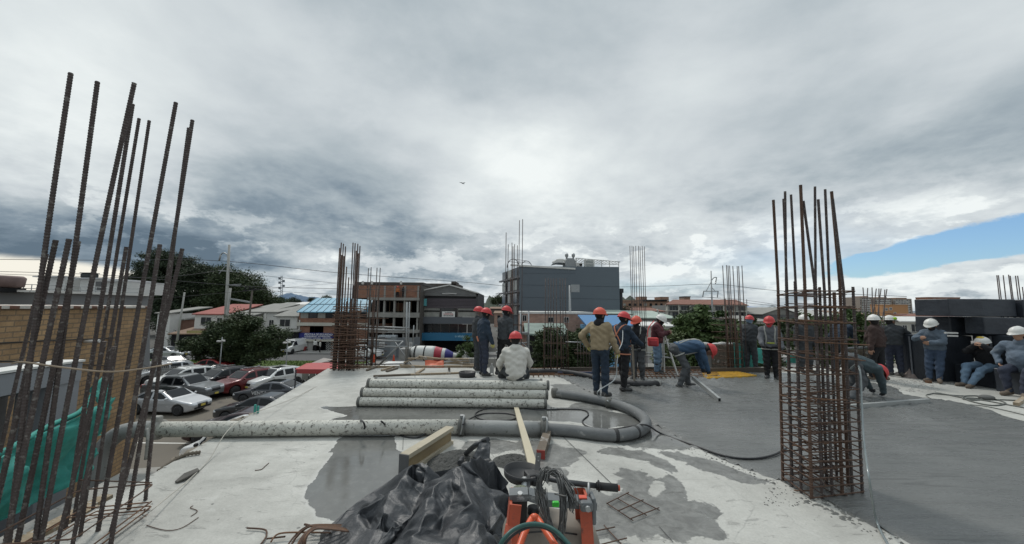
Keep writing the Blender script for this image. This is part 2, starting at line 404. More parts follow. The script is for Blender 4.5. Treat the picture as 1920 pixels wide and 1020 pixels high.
for i in range(9000):
    x = random.uniform(-48, -17.1); y = random.uniform(41.7, 45.9); h = random.uniform(.05, .16); w = .03; a = random.uniform(0, PI)
    dx, dy = math.cos(a) * w, math.sin(a) * w
    gm.add([(x - dx, y - dy, GZ + .1), (x + dx, y + dy, GZ + .1), (x + random.uniform(-.04, .04), y + random.uniform(-.04, .04), GZ + .1 + h)], [(0, 1, 2)])
tag(gm.build('grass', grass_m), 'strip of short green grass between road and car park', 'grass', None, 'stuff')
# painted bays
wl = mat('road_paint', (.62, .60, .55), .8, .2, 2)
for i, (a, b) in enumerate([((-17.9, 24.6), (-12.5, 24.5)), ((-22.5, 21.6), (-13, 21.5)), ((-26, 18.9), (-14, 18.8)), ((-21.5, 17.6), (-14, 14.0)), ((-19, 14.6), (-12.5, 14.4)), ((-17, 11.6), (-10.5, 11.5))]):
    a, b = Vector((*a, 0)), Vector((*b, 0)); n = (b - a).normalized(); n = Vector((-n.y, n.x, 0)) * .06
    flat('painted_line', [(a - n).to_tuple()[:2], (b - n).to_tuple()[:2], (b + n).to_tuple()[:2], (a + n).to_tuple()[:2]], GZ + .008, wl)
# far hills
def hill(name, px0, px1, pyt, Y, col, seed, depth=700):
    mb = MB(); n = 70; rows = []
    for j, (k, dy) in enumerate(((0, -depth * .5), (.7, -depth * .2), (1, 0), (.6, depth * .4), (0, depth * .7))):
        for i in range(n + 1):
            t = i / n; px = px0 + (px1 - px0) * t; P = at(px, pyt, Y); H = P.z - GZ
            env = math.sin(PI * t) ** .8 if 0 < t < 1 else 0
            h = H * k * env * (.8 + .35 * mnoise.fractal(Vector((t * 5, seed, 0)), .9, 2, 5))
            rows.append((P.x, Y + dy, GZ + max(h, 0)))
    fs = [(j * (n + 1) + i, j * (n + 1) + i + 1, (j + 1) * (n + 1) + i + 1, (j + 1) * (n + 1) + i) for j in range(4) for i in range(n)]
    mb.add(rows, fs, 0, True); return struct(name, mb, mat('hill_' + name + str(seed), col, .95, .2, .004))
hill('hill', 455, 640, 548, 3800, (.07, .12, .19), 1)
hill('hill', 1135, 1215, 548, 700, (.05, .065, .05), 2, 150)
hill('hill', 880, 965, 552, 500, (.05, .065, .045), 4, 100)
hill('hill', 1600, 2300, 581, 3000, (.09, .12, .16), 5)

# ------------------------------------------------------------------ the deck (upper floor being poured)
slab_pts = [onz(614, 691), onz(1000, 690), onz(1460, 688), onz(1690, 690)]
eL = (onz(614, 691) - onz(180, 953)).normalized()
back = onz(180, 953) - eL * 5.5
deck = [(back.x, back.y), (16, back.y), (16, slab_pts[3].y)] + [(p.x, p.y) for p in (slab_pts[2], slab_pts[1], slab_pts[0])]
def deck_material(top=False):
    m = bpy.data.materials.new('deck_concrete'); m.use_nodes = True; T = NT(m.node_tree); b = m.node_tree.nodes['Principled BSDF']
    tc = T.n('ShaderNodeTexCoord'); v = tc.outputs['Object']
    mp = T.n('ShaderNodeMapping'); T.link(v, mp.inputs[0]); mp.inputs['Rotation'].default_value = (0, 0, R(12)); mp.inputs['Scale'].default_value = (1, 3.0, 1)
    n1 = T.noise(v, .7, 8, .6, .4); n2 = T.noise(v, 5, 8, .65); n3 = T.noise(mp.outputs[0], 3.2, 8, .72, .6); n4 = T.noise(v, 60, 4, .6)
    c = T.ramp(n1, [(.3, (.29, .286, .262)), (.5, (.43, .425, .39)), (.7, (.54, .535, .495))])
    c = T.mix(T.mapr(n2, .35, .75, 0, .35), c, (.27, .265, .245))
    # trowel scuffs and splashed slurry
    sc_ = T.mapr(n3, .59, .66, 0, 1, True); c = T.mix(T.m('MULTIPLY', sc_, .5), c, (.25, .245, .23))
    sp = T.mapr(T.noise(v, 17, 3, .5), .70, .73, 0, 1); c = T.mix(T.m('MULTIPLY', sp, .75), c, (.10, .10, .095))
    lt = T.mapr(T.noise(v, 2.3, 7, .7, 1.2), .60, .66, 0, 1, True); c = T.mix(T.m('MULTIPLY', lt, .45), c, (.50, .495, .465))
    vo = T.n('ShaderNodeTexVoronoi', feature='DISTANCE_TO_EDGE'); vo.inputs['Scale'].default_value = .9; T.link(T.mix(.15, v, T.noise(v, 3, 4, .6), 'ADD'), vo.inputs['Vector'])
    cr = T.mapr(vo.outputs[0], .0, .006, .35, 0); c = T.mix(T.m('MULTIPLY', cr, T.mapr(n1, .45, .6)), c, (.18, .18, .17))
    c = T.mix(1.0, c, T.ramp(n4, [(.2, .86), (.8, 1.1)]), 'MULTIPLY')
    rg = T.mapr(n2, .3, .7, .6, .95)
    if top:
        def att(k): a = T.n('ShaderNodeAttribute'); a.attribute_name = k; return a.outputs['Fac']
        fray = T.m('ADD', T.m('MULTIPLY', T.m('SUBTRACT', T.noise(v, 3.2, 9, .62, .3), .5), .42), T.m('MULTIPLY', T.m('SUBTRACT', T.noise(v, 28, 4, .6), .5), .05))
        dm = T.m('ADD', att('damp'), T.m('MULTIPLY', fray, 1.25)); wt = T.m('ADD', att('wet'), T.m('MULTIPLY', fray, .42))
        halo = T.mapr(wt, -.05, .004, 0, .45, True); c = T.mix(halo, c, (.52, .515, .49))
        damp = T.mapr(dm, -.012, .012, 0, 1, True); dcol = T.mix(T.mapr(T.noise(v, 7, 7, .7, .5), .4, .65), (.105, .105, .098), (.20, .20, .187)); c = T.mix(T.m('MULTIPLY', damp, .93), c, dcol)
        wet = T.mapr(wt, .0, .009, 0, 1, True); wcol = T.mix(T.mapr(n1, .35, .65), (.10, .10, .094), (.165, .165, .155)); wcol = T.mix(T.mapr(T.noise(v, 11, 7, .7), .5, .75, 0, .5), wcol, (.22, .22, .205)); c = T.mix(wet, c, wcol)
        rg = T.m('SUBTRACT', rg, T.m('MULTIPLY', damp, .36)); rg = T.mix(wet, rg, T.mapr(T.noise(v, 2.5, 5, .6), .38, .62, .04, .26)); fine = T.m('SUBTRACT', 1.0, T.m('MULTIPLY', wet, .93))
    T.link(c, b.inputs['Base Color']); b.inputs['Specular IOR Level'].default_value = .5 if top else .3
    T.link(rg, b.inputs['Roughness'])
    bp = T.n('ShaderNodeBump'); bp.inputs['Strength'].default_value = .5; bp.inputs['Distance'].default_value = .012
    T.link(T.m('ADD', T.m('MULTIPLY', n4, .35), T.m('ADD', n3, sc_)), bp.inputs['Height']); T.link(bp.outputs[0], b.inputs['Normal'])
    if top: T.link(T.m('MULTIPLY', fine, .5), bp.inputs['Strength'])
    return m
deck_m = deck_material()
sb = MB(); sb.prism(deck, -.30, 0); struct('concrete_slab', sb, deck_m)
ub = MB(); dk2 = [(deck[0][0] + .9, deck[0][1] + .2), (15.5, deck[0][1] + .2), (15.5, deck[2][1] - 1.0), (deck[3][0], deck[3][1] - 1.0), (deck[4][0], deck[4][1] - 1.0), (deck[5][0] + .9, deck[5][1] - .8)]
ub.prism(dk2, GZ, -.30); lower = thing('unfinished_building', 'unfinished lower storey standing under the wet concrete deck', 'building', (0, 0, GZ))
ub.build('wall', mat('raw_block', (.20, .19, .175), .95, .25, .8), lower, True)
# ledge of beams and planks outside the left edge
lat = Vector((eL.y, -eL.x, 0))        # towards the right of the deck
def el(s, t, z=0.0):                   # s metres along the left edge from the near end, t metres out to the left
    p = onz(180, 953) + eL * s - lat * t; return Vector((p.x, p.y, z))
plank_m = mat('site_plank', (.30, .235, .16), .85, .25, 2.0, stretch=(1, 6, 1), bump=.3, bscale=25, spot=(.42, .41, .38), sscale=5, sthr=.55)
plank_d = mat('site_plank_dark', (.13, .105, .08), .9, .3, 3.0, bump=.3, bscale=25, spot=(.33, .32, .30), sscale=6, sthr=.58)
conc_m = mat('raw_concrete', (.34, .33, .305), .9, .22, 2.0, bump=.3, bscale=30, spot=(.15, .145, .13), sscale=4, sthr=.6)
bl = MB(); bl.bar(el(-3.5, .5, -.62), el(1.9, .5, -.62), 1.0, .5); bl.bar(el(1.75, .28, -.9), el(3.2, .28, -.9), .5, .6)
struct('edge_beam', bl, conc_m)

# ------------------------------------------------------------------ puddles and the fresh pour
wet_m, damp_m = 'wet', 'damp'; PATCH = []
def px_poly(pts, z=0.0): return [(onz(x, y, z).x, onz(x, y, z).y) for x, y in pts]
def puddle(pts, m='wet', amp=.03, seed=0, z=0): PATCH.append((m, [p.to_tuple()[:2] for p in smooth_path([Vector((x, y, 0)) for x, y in px_poly(pts)], 4, True)]))
puddle([(655, 812), (735, 812), (742, 838), (757, 850), (755, 870), (800, 880), (860, 900), (800, 960), (690, 990), (610, 975), (590, 955), (566, 935), (575, 915), (592, 895), (600, 878), (628, 850), (618, 845)], wet_m, .018, 1)
puddle([(612, 768), (640, 762), (1010, 763), (1120, 768), (1200, 785), (1190, 800), (1100, 795), (1010, 790), (640, 789), (650, 780)], wet_m, .03, 2)
puddle([(1000, 825), (1060, 838), (1100, 848), (1070, 862), (1062, 895), (1100, 917), (1150, 925), (1168, 905), (1160, 885), (1185, 880), (1222, 893), (1228, 908), (1215, 925), (1245, 918), (1243, 890), (1205, 862), (1130, 850), (1170, 842), (1230, 855), (1262, 880), (1290, 930), (1330, 965), (1360, 1005), (1330, 1012), (1240, 1010), (1120, 1015), (1080, 960), (1010, 900), (985, 850)], damp_m, .07, 3)
puddle([(1110, 848), (1130, 839), (1160, 842), (1165, 852), (1120, 853)], damp_m, .015, 4, .008)
puddle([(1180, 790), (1215, 780), (1290, 805), (1280, 818), (1330, 838), (1250, 835), (1190, 815)], wet_m, .06, 5)
puddle([(1090, 770), (1140, 775), (1180, 790), (1130, 805), (1090, 790)], wet_m, .02, 6, .008)
puddle([(1040, 720), (1120, 728), (1190, 745), (1230, 770), (1160, 750), (1060, 735)], damp_m, .03, 7)
puddle([(1230, 845), (1320, 860), (1400, 888), (1440, 905), (1380, 900), (1290, 872)], damp_m, .07, 8)
puddle([(1240, 925), (1300, 935), (1350, 960), (1330, 980), (1270, 960)], damp_m, .06, 9)
puddle([(870, 830), (930, 824), (985, 832), (960, 846), (900, 850)], damp_m, .07, 10)
puddle([(1105, 815), (1240, 822), (1300, 845), (1200, 840)], damp_m, .07, 11)
puddle([(1060, 765), (1130, 750), (1170, 762), (1140, 772)], damp_m, .05, 12)

def deck_surface():
    """top skin of the slab: how wet each spot is comes from the distance to the wet outlines, frayed by noise in the material"""
    h = .045; gx = np.arange(-5.2, 7.5, h); gy = np.arange(1.2, 11.6, h); X, Y = np.meshgrid(gx, gy, indexing='ij'); A = {'wet': np.full(X.shape, -1.0), 'damp': np.full(X.shape, -1.0)}
    def sd(P):
        P = np.array(P); ins = np.zeros(X.shape, bool); d = np.full(X.shape, 9.0)
        for i in range(len(P)):
            a, q = P[i], P[(i + 1) % len(P)]; c1 = (a[1] > Y) != (q[1] > Y); xi = (q[0] - a[0]) * (Y - a[1]) / (q[1] - a[1] + 1e-12) + a[0]; ins ^= c1 & (X < xi)
            ab = q - a; t = np.clip(((X - a[0]) * ab[0] + (Y - a[1]) * ab[1]) / max(ab @ ab, 1e-9), 0, 1); d = np.minimum(d, np.hypot(X - a[0] - t * ab[0], Y - a[1] - t * ab[1]))
        return np.where(ins, d, -d)
    for m, P in PATCH: A[m] = np.maximum(A[m], sd(P))
    edge = sd([(x * 1.0, y) for x, y in deck]); keep = edge > -h * .2
    vid = -np.ones(X.shape, int); I = np.argwhere(keep); vid[keep] = np.arange(len(I)); vs = np.stack([X[keep], Y[keep], np.full(len(I), .004)], 1)
    q = np.stack([vid[:-1, :-1], vid[1:, :-1], vid[1:, 1:], vid[:-1, 1:]], -1).reshape(-1, 4); q = q[(q >= 0).all(1)]
    me = bpy.data.meshes.new('slab_surface'); me.from_pydata(vs.tolist(), [], q.tolist())
    for k in A: at_ = me.attributes.new(k, 'FLOAT', 'POINT'); at_.data.foreach_set('value', np.clip(A[k][keep], -.5, .5).astype(np.float32))
    m = deck_material(True); me.materials.append(m); o = bpy.data.objects.new('slab_surface', me); COL.objects.link(o); tag(o, None, None, None, 'structure')
deck_surface()
pour_e = [(1120, 745), (1150, 752), (1185, 775), (1235, 800), (1300, 838), (1380, 872), (1465, 905), (1560, 945), (1625, 978), (1690, 1012)]
pour_f = [(1940, 795), (1860, 772), (1790, 755), (1700, 742), (1680, 728), (1600, 715), (1500, 703), (1380, 693), (1250, 690), (1050, 698), (1060, 712), (1090, 728)]
pe = [onz(x, y) for x, y in pour_e]; pf = [onz(x, y) for x, y in pour_f]
dirn = (pe[-1] - pe[-4]).normalized()
pour = [(p.x, p.y) for p in pe] + [((pe[-1] + dirn * 3.5).x, (pe[-1] + dirn * 3.5).y), (9.5, -1.8), (9.5, pf[0].y)] + [(p.x, p.y) for p in pf]
def pour_surface():
    """fresh concrete: smooth where it was screeded, lumpy where the men are spreading it"""
    m = bpy.data.materials.new('fresh_concrete'); m.use_nodes = True; T = NT(m.node_tree); b = m.node_tree.nodes['Principled BSDF']
    v = T.n('ShaderNodeTexCoord').outputs['Object']; mp = T.n('ShaderNodeMapping'); T.link(v, mp.inputs[0]); mp.inputs['Scale'].default_value = (.5, 3.5, 1); mp.inputs['Rotation'].default_value = (0, 0, R(-12))
    n = T.noise(v, .55, 7, .6, .3); n2 = T.noise(v, 45, 4, .6); n3 = T.noise(mp.outputs[0], 1.6, 8, .68, .5)
    c = T.ramp(n, [(.3, (.10, .103, .099)), (.7, (.155, .157, .15))])
    c = T.mix(T.mapr(n3, .55, .62, 0, .5, True), c, (.058, .06, .057)); c = T.mix(1.0, c, T.ramp(n2, [(.2, .85), (.8, 1.15)]), 'MULTIPLY')
    T.link(c, b.inputs['Base Color']); T.link(T.mapr(n3, .35, .65, .17, .44), b.inputs['Roughness'])
    bp = T.n('ShaderNodeBump'); bp.inputs['Strength'].default_value = .7; bp.inputs['Distance'].default_value = .02
    T.link(T.m('ADD', T.m('MULTIPLY', n2, .4), T.m('MULTIPLY', n3, 1.6)), bp.inputs['Height']); T.link(bp.outputs[0], b.inputs['Normal'])
    poly = rough_poly(pour, .03, 9, .06)
    # grid clipped by the outline: vertices pulled down to the slab at the rim
    P = np.array(poly); x0, y0 = P.min(0); x1, y1 = P.max(0); h = .07
    gx = np.arange(x0 - h, x1 + h, h); gy = np.arange(y0 - h, y1 + h, h); X, Y = np.meshgrid(gx, gy, indexing='ij')
    ins = np.zeros(X.shape, bool); dist = np.full(X.shape, 9.0); n_ = len(P)
    for i in range(n_):
        a, b_ = P[i], P[(i + 1) % n_]
        c1 = (a[1] > Y) != (b_[1] > Y)
        with np.errstate(divide='ignore', invalid='ignore'):
            xi = (b_[0] - a[0]) * (Y - a[1]) / (b_[1] - a[1]) + a[0]
        ins ^= c1 & (X < xi)
        ab = b_ - a; t = np.clip(((X - a[0]) * ab[0] + (Y - a[1]) * ab[1]) / max(ab @ ab, 1e-9), 0, 1)
        dist = np.minimum(dist, np.hypot(X - a[0] - t * ab[0], Y - a[1] - t * ab[1]))
    s = np.where(ins, dist, -dist)
    rough_c = [onz(1230, 728), onz(1150, 712), onz(1500, 735), onz(1330, 712), onz(1640, 752), onz(1560, 728)]
    Z = np.zeros(X.shape); vid = -np.ones(X.shape, int); vs = []
    for i in range(len(gx)):
        for j in range(len(gy)):
            if s[i, j] < -h * .8: continue
            p = Vector((gx[i], gy[j], 0)); e = min(max((s[i, j] + .02) / .07, 0), 1)
            rk = max(math.exp(-((p.x - q.x) ** 2 / .75 + (p.y - q.y) ** 2 / .55)) for q in rough_c)
            if p.y > 6.0: rk = max(rk, .28)
            z = .028 * e + mnoise.fractal(p * 1.3, .8, 2, 3) * .004 + e * rk * (abs(mnoise.fractal(p * 6.0, .7, 2.2, 6)) * .11 + mnoise.noise(p * 22) * .014)
            if s[i, j] <= 0: z = -.01
            vid[i, j] = len(vs); vs.append((gx[i], gy[j], z))
    fs = []
    for i in range(len(gx) - 1):
        for j in range(len(gy) - 1):
            q = (vid[i, j], vid[i + 1, j], vid[i + 1, j + 1], vid[i, j + 1])
            if min(q) >= 0: fs.append(q)
    mb = MB(); mb.add(vs, fs, 0, True); return struct('fresh_concrete', mb, m)
pour_surface()
# splashed slurry lumps along the rim of the pour
random.seed(11); rim = MB(); rim2 = MB()
def lump(mb, p, r):
    n = 7; q = random.random() * 9
    vs = [(p.x + math.cos(2 * PI * i / n) * r * random.uniform(.6, 1.2), p.y + math.sin(2 * PI * i / n) * r * random.uniform(.6, 1.2), p.z - .002) for i in range(n)] + [(p.x, p.y, p.z + r * random.uniform(.35, .8))]
    mb.add(vs, [(i, (i + 1) % n, n) for i in range(n)], 0, False)
for i in range(len(pe) - 1):
    for k in range(70):
        t = random.random(); a = pe[i].lerp(pe[i + 1], t); off = random.gauss(.02, .09) + .04
        q = a + Vector((-.6, -.5, 0)) * off + Vector((random.gauss(0, .05), random.gauss(0, .05), 0)); q.z = 0
        lump(rim, q, random.uniform(.006, .022) * (1.6 if i in (6, 7) else 1))
for k in range(260):
    a = onz(random.uniform(1430, 1640), random.uniform(915, 950)); lump(rim, a, random.uniform(.006, .02))
tag(rim.build('slurry_splashes', mat('slurry', (.13, .13, .12), .8, .3, 9)), 'dark crumbs of splashed slurry along the edge of the wet concrete', 'slurry', None, 'stuff')
random.seed(12)
for k in range(150):
    a = onz(random.uniform(1660, 1760), random.uniform(712, 735)); lump(rim2, a, random.uniform(.01, .05))
for k in range(300):
    a = onz(random.uniform(300, 1500), random.uniform(700, 1010)); lump(rim2, a, random.uniform(.004, .012))
for k in range(200):
    a = onz(random.uniform(860, 1000), random.uniform(835, 868)); lump(rim2, a, random.uniform(.006, .02))
tag(rim2.build('rubble', conc_m), 'small crumbs of grey rubble scattered over the slab', 'rubble', None, 'stuff')
# saw joints in the slab
jm = mat('joint_dark', (.07, .07, .065), .9)
def joint(a, b, w=.008):
    a, b = onz(*a), onz(*b); n = (b - a).normalized(); n = Vector((-n.y, n.x, 0)) * w / 2
    flat('slab_joint', [(a - n).to_tuple()[:2], (b - n).to_tuple()[:2], (b + n).to_tuple()[:2], (a + n).to_tuple()[:2]], .012, jm)
joint((991, 757), (1150, 912), .007); joint((757, 806), (755, 845), .006); joint((1236, 990), (1262, 1019), .006); joint((778, 690), (778, 712), .01)
# ================================================================== BUILDINGS
def fb(mb, x0, x1, y0, y1, Y, dep=.2, mi=0, front=0.0):
    """a box whose camera-side face spans photo px x0..x1, y0..y1 at depth Y (minus `front`), `dep` deep"""
    xm, ym = (x0 + x1) / 2, (y0 + y1) / 2
    X0, X1 = at(x0, ym, Y).x, at(x1, ym, Y).x; z1, z0 = at(xm, y0, Y).z, at(xm, y1, Y).z
    return mb.bx(X0, X1, Y - front, Y + dep, z0, z1, mi)
def fbg(mb, x0, x1, y0, Y, dep, mi=0):
    xm = (x0 + x1) / 2; X0, X1 = at(x0, y0, Y).x, at(x1, y0, Y).x
    return mb.bx(X0, X1, Y, Y + dep, GZ, at(xm, y0, Y).z, mi)
def part(name, mtl, par, fn):
    mb = MB(); fn(mb); return mb.build(name, mtl, par, True)
def bthing(name, label, cat, px, Y, group=None):
    p = at(px, 600, Y); return thing(name, label, cat, (p.x, p.y, GZ), 0, group)
glass_d = mat('dark_glass', (.02, .023, .027), .12, .3, .5, spec=.6)
glass_l = mat('curtained_glass', (.30, .30, .27), .3, .3, 1.2)
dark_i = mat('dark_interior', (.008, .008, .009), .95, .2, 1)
white_p = mat('white_paint', (.62, .61, .58), .7, .14, .6, spot=(.40, .39, .36), sscale=1.2, sthr=.62)
cream_p = mat('cream_wall', (.50, .48, .42), .85, .16, .6, spot=(.33, .31, .27), sscale=1.1, sthr=.6)
grey_p = mat('grey_cladding', (.135, .14, .15), .5, .08, .5)
steel = mat('galvanised_steel', (.31, .32, .32), .5, .2, 6, metal=.6, spot=(.25, .24, .23), sscale=10)
tile_g = mat('grey_roof_sheet', (.23, .225, .205), .85, .25, .8, stretch=(3, .4, 1))
red_roof = mat('red_roof', (.27, .075, .06), .8, .25, 1)
red_tile = mat('clay_roof', (.19, .085, .06), .9, .3, .8)
green_roof = mat('green_sheet', (.34, .40, .35), .7, .2, .6)
blue_roof = mat('blue_roof_sheet', (.10, .30, .42), .5, .2, .35, spec=.5)
blue_bright = mat('blue_paint', (.055, .18, .36), .6, .12, .5)
brick_o = brick_mat('orange_brick', (.33, .14, .085), (.27, .115, .07), (.22, .17, .13), .33, .12, .015)
brick_far = brick_mat('far_brick', (.33, .19, .125), (.28, .16, .105), (.25, .2, .16), .6, .25, .02)
salmon = brick_mat('salmon_block', (.42, .27, .21), (.37, .235, .185), (.34, .26, .22), .4, .2, .015)
conc_f = mat('frame_concrete', (.27, .26, .24), .9, .25, .8, spot=(.14, .13, .12), sscale=1.2, sthr=.6)

def text_part(name, body, size, px, py, Y, mtl, par, width_px=None, shear=0.0):
    """lettering as real geometry on a facade"""
    cu = bpy.data.curves.new(name, 'FONT'); cu.body = body; cu.size = size; cu.align_x = 'CENTER'; cu.align_y = 'CENTER'; cu.extrude = .01; cu.shear = shear; cu.offset = size * .012
    tmp = bpy.data.objects.new(name, cu); COL.objects.link(tmp); dg = bpy.context.evaluated_depsgraph_get()
    me = bpy.data.meshes.new_from_object(tmp.evaluated_get(dg)); bpy.data.objects.remove(tmp)
    xs = [v.co.x for v in me.vertices]; sx = 1.0
    if width_px: sx = (width_px / F * Y) / max(max(xs) - min(xs), 1e-6)
    p = at(px, py, Y); pw = parent_world(par).translation
    for v in me.vertices: v.co = Vector((v.co.x * sx + p.x, p.y - v.co.z - .012, v.co.y + p.z)) - pw
    me.materials.clear(); me.materials.append(mtl); o = bpy.data.objects.new(name, me); COL.objects.link(o); o.parent = par; return o

# ---- shop building with the blue roof
def b_blue_shop():
    Y = 57.0; t = bthing('shop_building', 'brick shop with pale blue sheet roof and a dark blue sign', 'building', 620, Y)
    part('wall', brick_o, t, lambda m: (fb(m, 561, 690, 597, 605, Y, 9), fb(m, 561, 580, 612, 638, Y, 9), fb(m, 606, 690, 612, 638, Y, 9), fb(m, 580, 606, 624, 638, Y, 9), fb(m, 561, 690, 585, 597, Y + .4, 9)))
    part('ledge', cream_p, t, lambda m: (fb(m, 559, 692, 605, 611, Y, .5, front=.35), fb(m, 559, 692, 636, 640, Y, .5, front=.5)))
    def roof(m):
        e0, e1 = at(556, 586, Y - .5), at(694, 586, Y - .5); r0, r1 = at(594, 560, Y + 7), at(700, 560, Y + 7)
        m.ext([e0, e1, r1, r0], (0, 0, .12))
    rf = part('roof', blue_roof, t, roof)
    def seams(m):
        for i in range(12):
            k = i / 11; a = at(556, 586, Y - .5).lerp(at(694, 586, Y - .5), k); b = at(594, 560, Y + 7).lerp(at(700, 560, Y + 7), k)
            m.bar(a + Vector((0, -.05, .15)), b + Vector((0, 0, .15)), .07, .06)
        a = at(556, 586, Y - .5).lerp(at(594, 560, Y + 7), .5); b = at(694, 586, Y - .5).lerp(at(700, 560, Y + 7), .5); m.bar(a + Vector((0, 0, .16)), b + Vector((0, 0, .16)), .12, .06)
    mb = MB(); seams(mb); o = mb.build('seam', mat('dark_seam', (.05, .12, .17), .6), rf, True)
    for k in range(8):
        x0 = 563 + k * 16; w = part('window', [glass_l, glass_d][k % 2], t, lambda m: fb(m, x0, x0 + 14.5, 586, 596.5, Y, .1, front=-.25))
        mb = MB(); fb(mb, x0 - .6, x0 + .4, 586, 597, Y, .2, front=-.2); mb.build('frame', white_p, w, True)
    for x0 in (580, 589, 598):
        part('window', glass_d, t, lambda m: fb(m, x0, x0 + 8, 612.5, 624, Y, .1, front=-.1))
    s = part('sign', mat('sign_blue', (.012, .018, .16), .5, .05), t, lambda m: fb(m, 562, 626, 624, 635.5, Y, .1, front=.25))
    wt = mat('sign_white', (.75, .75, .75), .6, .03)
    text_part('lettering', 'PELÍCULA DE SEGURIDAD', .42, 597, 627.3, Y - .25, wt, s, 52, .25)
    text_part('lettering', 'ULTRASEGURIDAD - ANTIVANDALISMO', .26, 595, 631.2, Y - .25, wt, s, 48)
    text_part('lettering', 'POLARIZADOS Y LAMINADOS     INSTALACIÓN', .2, 594, 634.2, Y - .25, wt, s, 55)
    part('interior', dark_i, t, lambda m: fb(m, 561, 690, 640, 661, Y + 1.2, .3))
    part('door_panel', white_p, t, lambda m: fb(m, 577, 586, 640, 661.5, Y, .1))
    def grille(m, x0, x1):
        n = 6
        for i in range(n):
            y0 = 641 + i * 3.4
            a, b, c = at(x0, y0 + 3.4, Y), at((x0 + x1) / 2, y0, Y), at(x1, y0 + 3.4, Y)
            a2, c2 = at(x0, y0, Y), at(x1, y0, Y)
            m.bar(a, b, .07, .07); m.bar(b, c, .07, .07)
    for x0 in (562, 569.5, 611, 618.5, 626, 633): part('grille', white_p, t, lambda m: grille(m, x0, x0 + 7))
    part('side_wall', white_p, t, lambda m: fb(m, 559.5, 561.5, 600, 661.5, Y, 9, front=.1))
b_blue_shop()

# ---- concrete frame building with brick top
def b_frame():
    Y = 54.0; t = bthing('unfinished_building', 'half built concrete frame building with orange brick top storey', 'building', 725, Y)
    part('wall', brick_o, t, lambda m: (fb(m, 661, 740, 535, 559, Y, .3), fb(m, 740, 790, 535, 559, Y + .15, .3), fb(m, 661, 664, 535, 560, Y, 12), fb(m, 720, 722, 560, 590, Y + 8, .3)))
    part('parapet', mat('dark_sheet', (.07, .065, .06), .8), t, lambda m: (fb(m, 664, 794, 529, 534.5, Y + 1, 10), ))
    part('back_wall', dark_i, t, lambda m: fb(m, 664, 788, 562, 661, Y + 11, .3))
    part('side_wall', mat('sooty_block', (.09, .08, .07), .95, .3, 1), t, lambda m: (fb(m, 786, 788, 535, 662, Y, 11)))
    part('interior_wall', brick_o, t, lambda m: fb(m, 741, 756, 568, 583, Y + 7, .2)); part('interior_wall', brick_o, t, lambda m: fb(m, 700, 740, 606, 618, Y + 7, .2))
    for y0, y1 in ((558, 563), (586, 595), (618, 624)): part('floor_slab', conc_f, t, lambda m: fb(m, 690, 787, y0, y1, Y, 11, front=.3))
    for x0 in (690, 706, 718, 737, 756, 781): part('column', conc_f, t, lambda m: fb(m, x0, x0 + 3.2, 536, 662, Y, .4, front=.1))
    for x0 in (675, 698, 730, 746, 770): part('prop', mat('timber_prop', (.2, .15, .1), .9), t, lambda m: fb(m, x0, x0 + 1, 563, 587, Y + 1.2, .1))
    part('roof_block', white_p, t, lambda m: [fb(m, a, a + 2.5, 527, 533, Y, .4) for a in (678, 695, 750)])
    h = bthing('hoarding', 'grey metal hoarding with round white notices before the half built frame', 'fence', 730, 51.5)
    for i in range(9): part('panel', mat('hoarding_%d' % (i % 3), [(.17, .18, .19), (.22, .235, .24), (.14, .15, .16)][i % 3], .5, .15, 1), h, lambda m: fb(m, 688 + i * 11, 698.9 + i * 11, 632 + (i % 2), 668, 51.5, .08))
    for x0 in (711, 763):
        pz = part('notice', white_p, h, lambda m: fb(m, x0, x0 + 10, 641.5, 652, 51.5, .05, front=.05))
        mb = MB(); c = at(x0 + 5, 646.7, 51.44); 
        for k in range(20):
            a, b = 2 * PI * k / 20, 2 * PI * (k + 1) / 20; r = .27; mb.bar(c + Vector((math.cos(a) * r, 0, math.sin(a) * r)), c + Vector((math.cos(b) * r, 0, math.sin(b) * r)), .05, .02)
        mb.bar(c + Vector((-.1, 0, -.12)), c + Vector((-.1, 0, .12)), .05, .02); mb.bar(c + Vector((.08, 0, -.12)), c + Vector((.08, 0, .12)), .05, .02); mb.bar(c + Vector((.08, 0, 0)), c + Vector((.17, 0, 0)), .05, .02)
        mb.build('emblem', mat('ink', (.02, .02, .03), .7), pz, True)
    for x0, w in ((708, 24), (733, 8)): 
        pz = thing('site_cabin', ['wide white site cabin behind the grey hoarding', 'narrow white site cabin at the right of the wide one'][w < 20], 'cabin', at(x0 + w / 2, 660, 53)[:])
        part('body', mat('cabin_white', (.50, .53, .55), .5, .1), pz, lambda m: fb(m, x0, x0 + w, 629, 660, 52.6, 1.0)); part('window', glass_l, pz, lambda m: fb(m, x0 + w * .12, x0 + w * .6, 631.5, 636.5, 52.6, .1, front=.03))
b_frame()

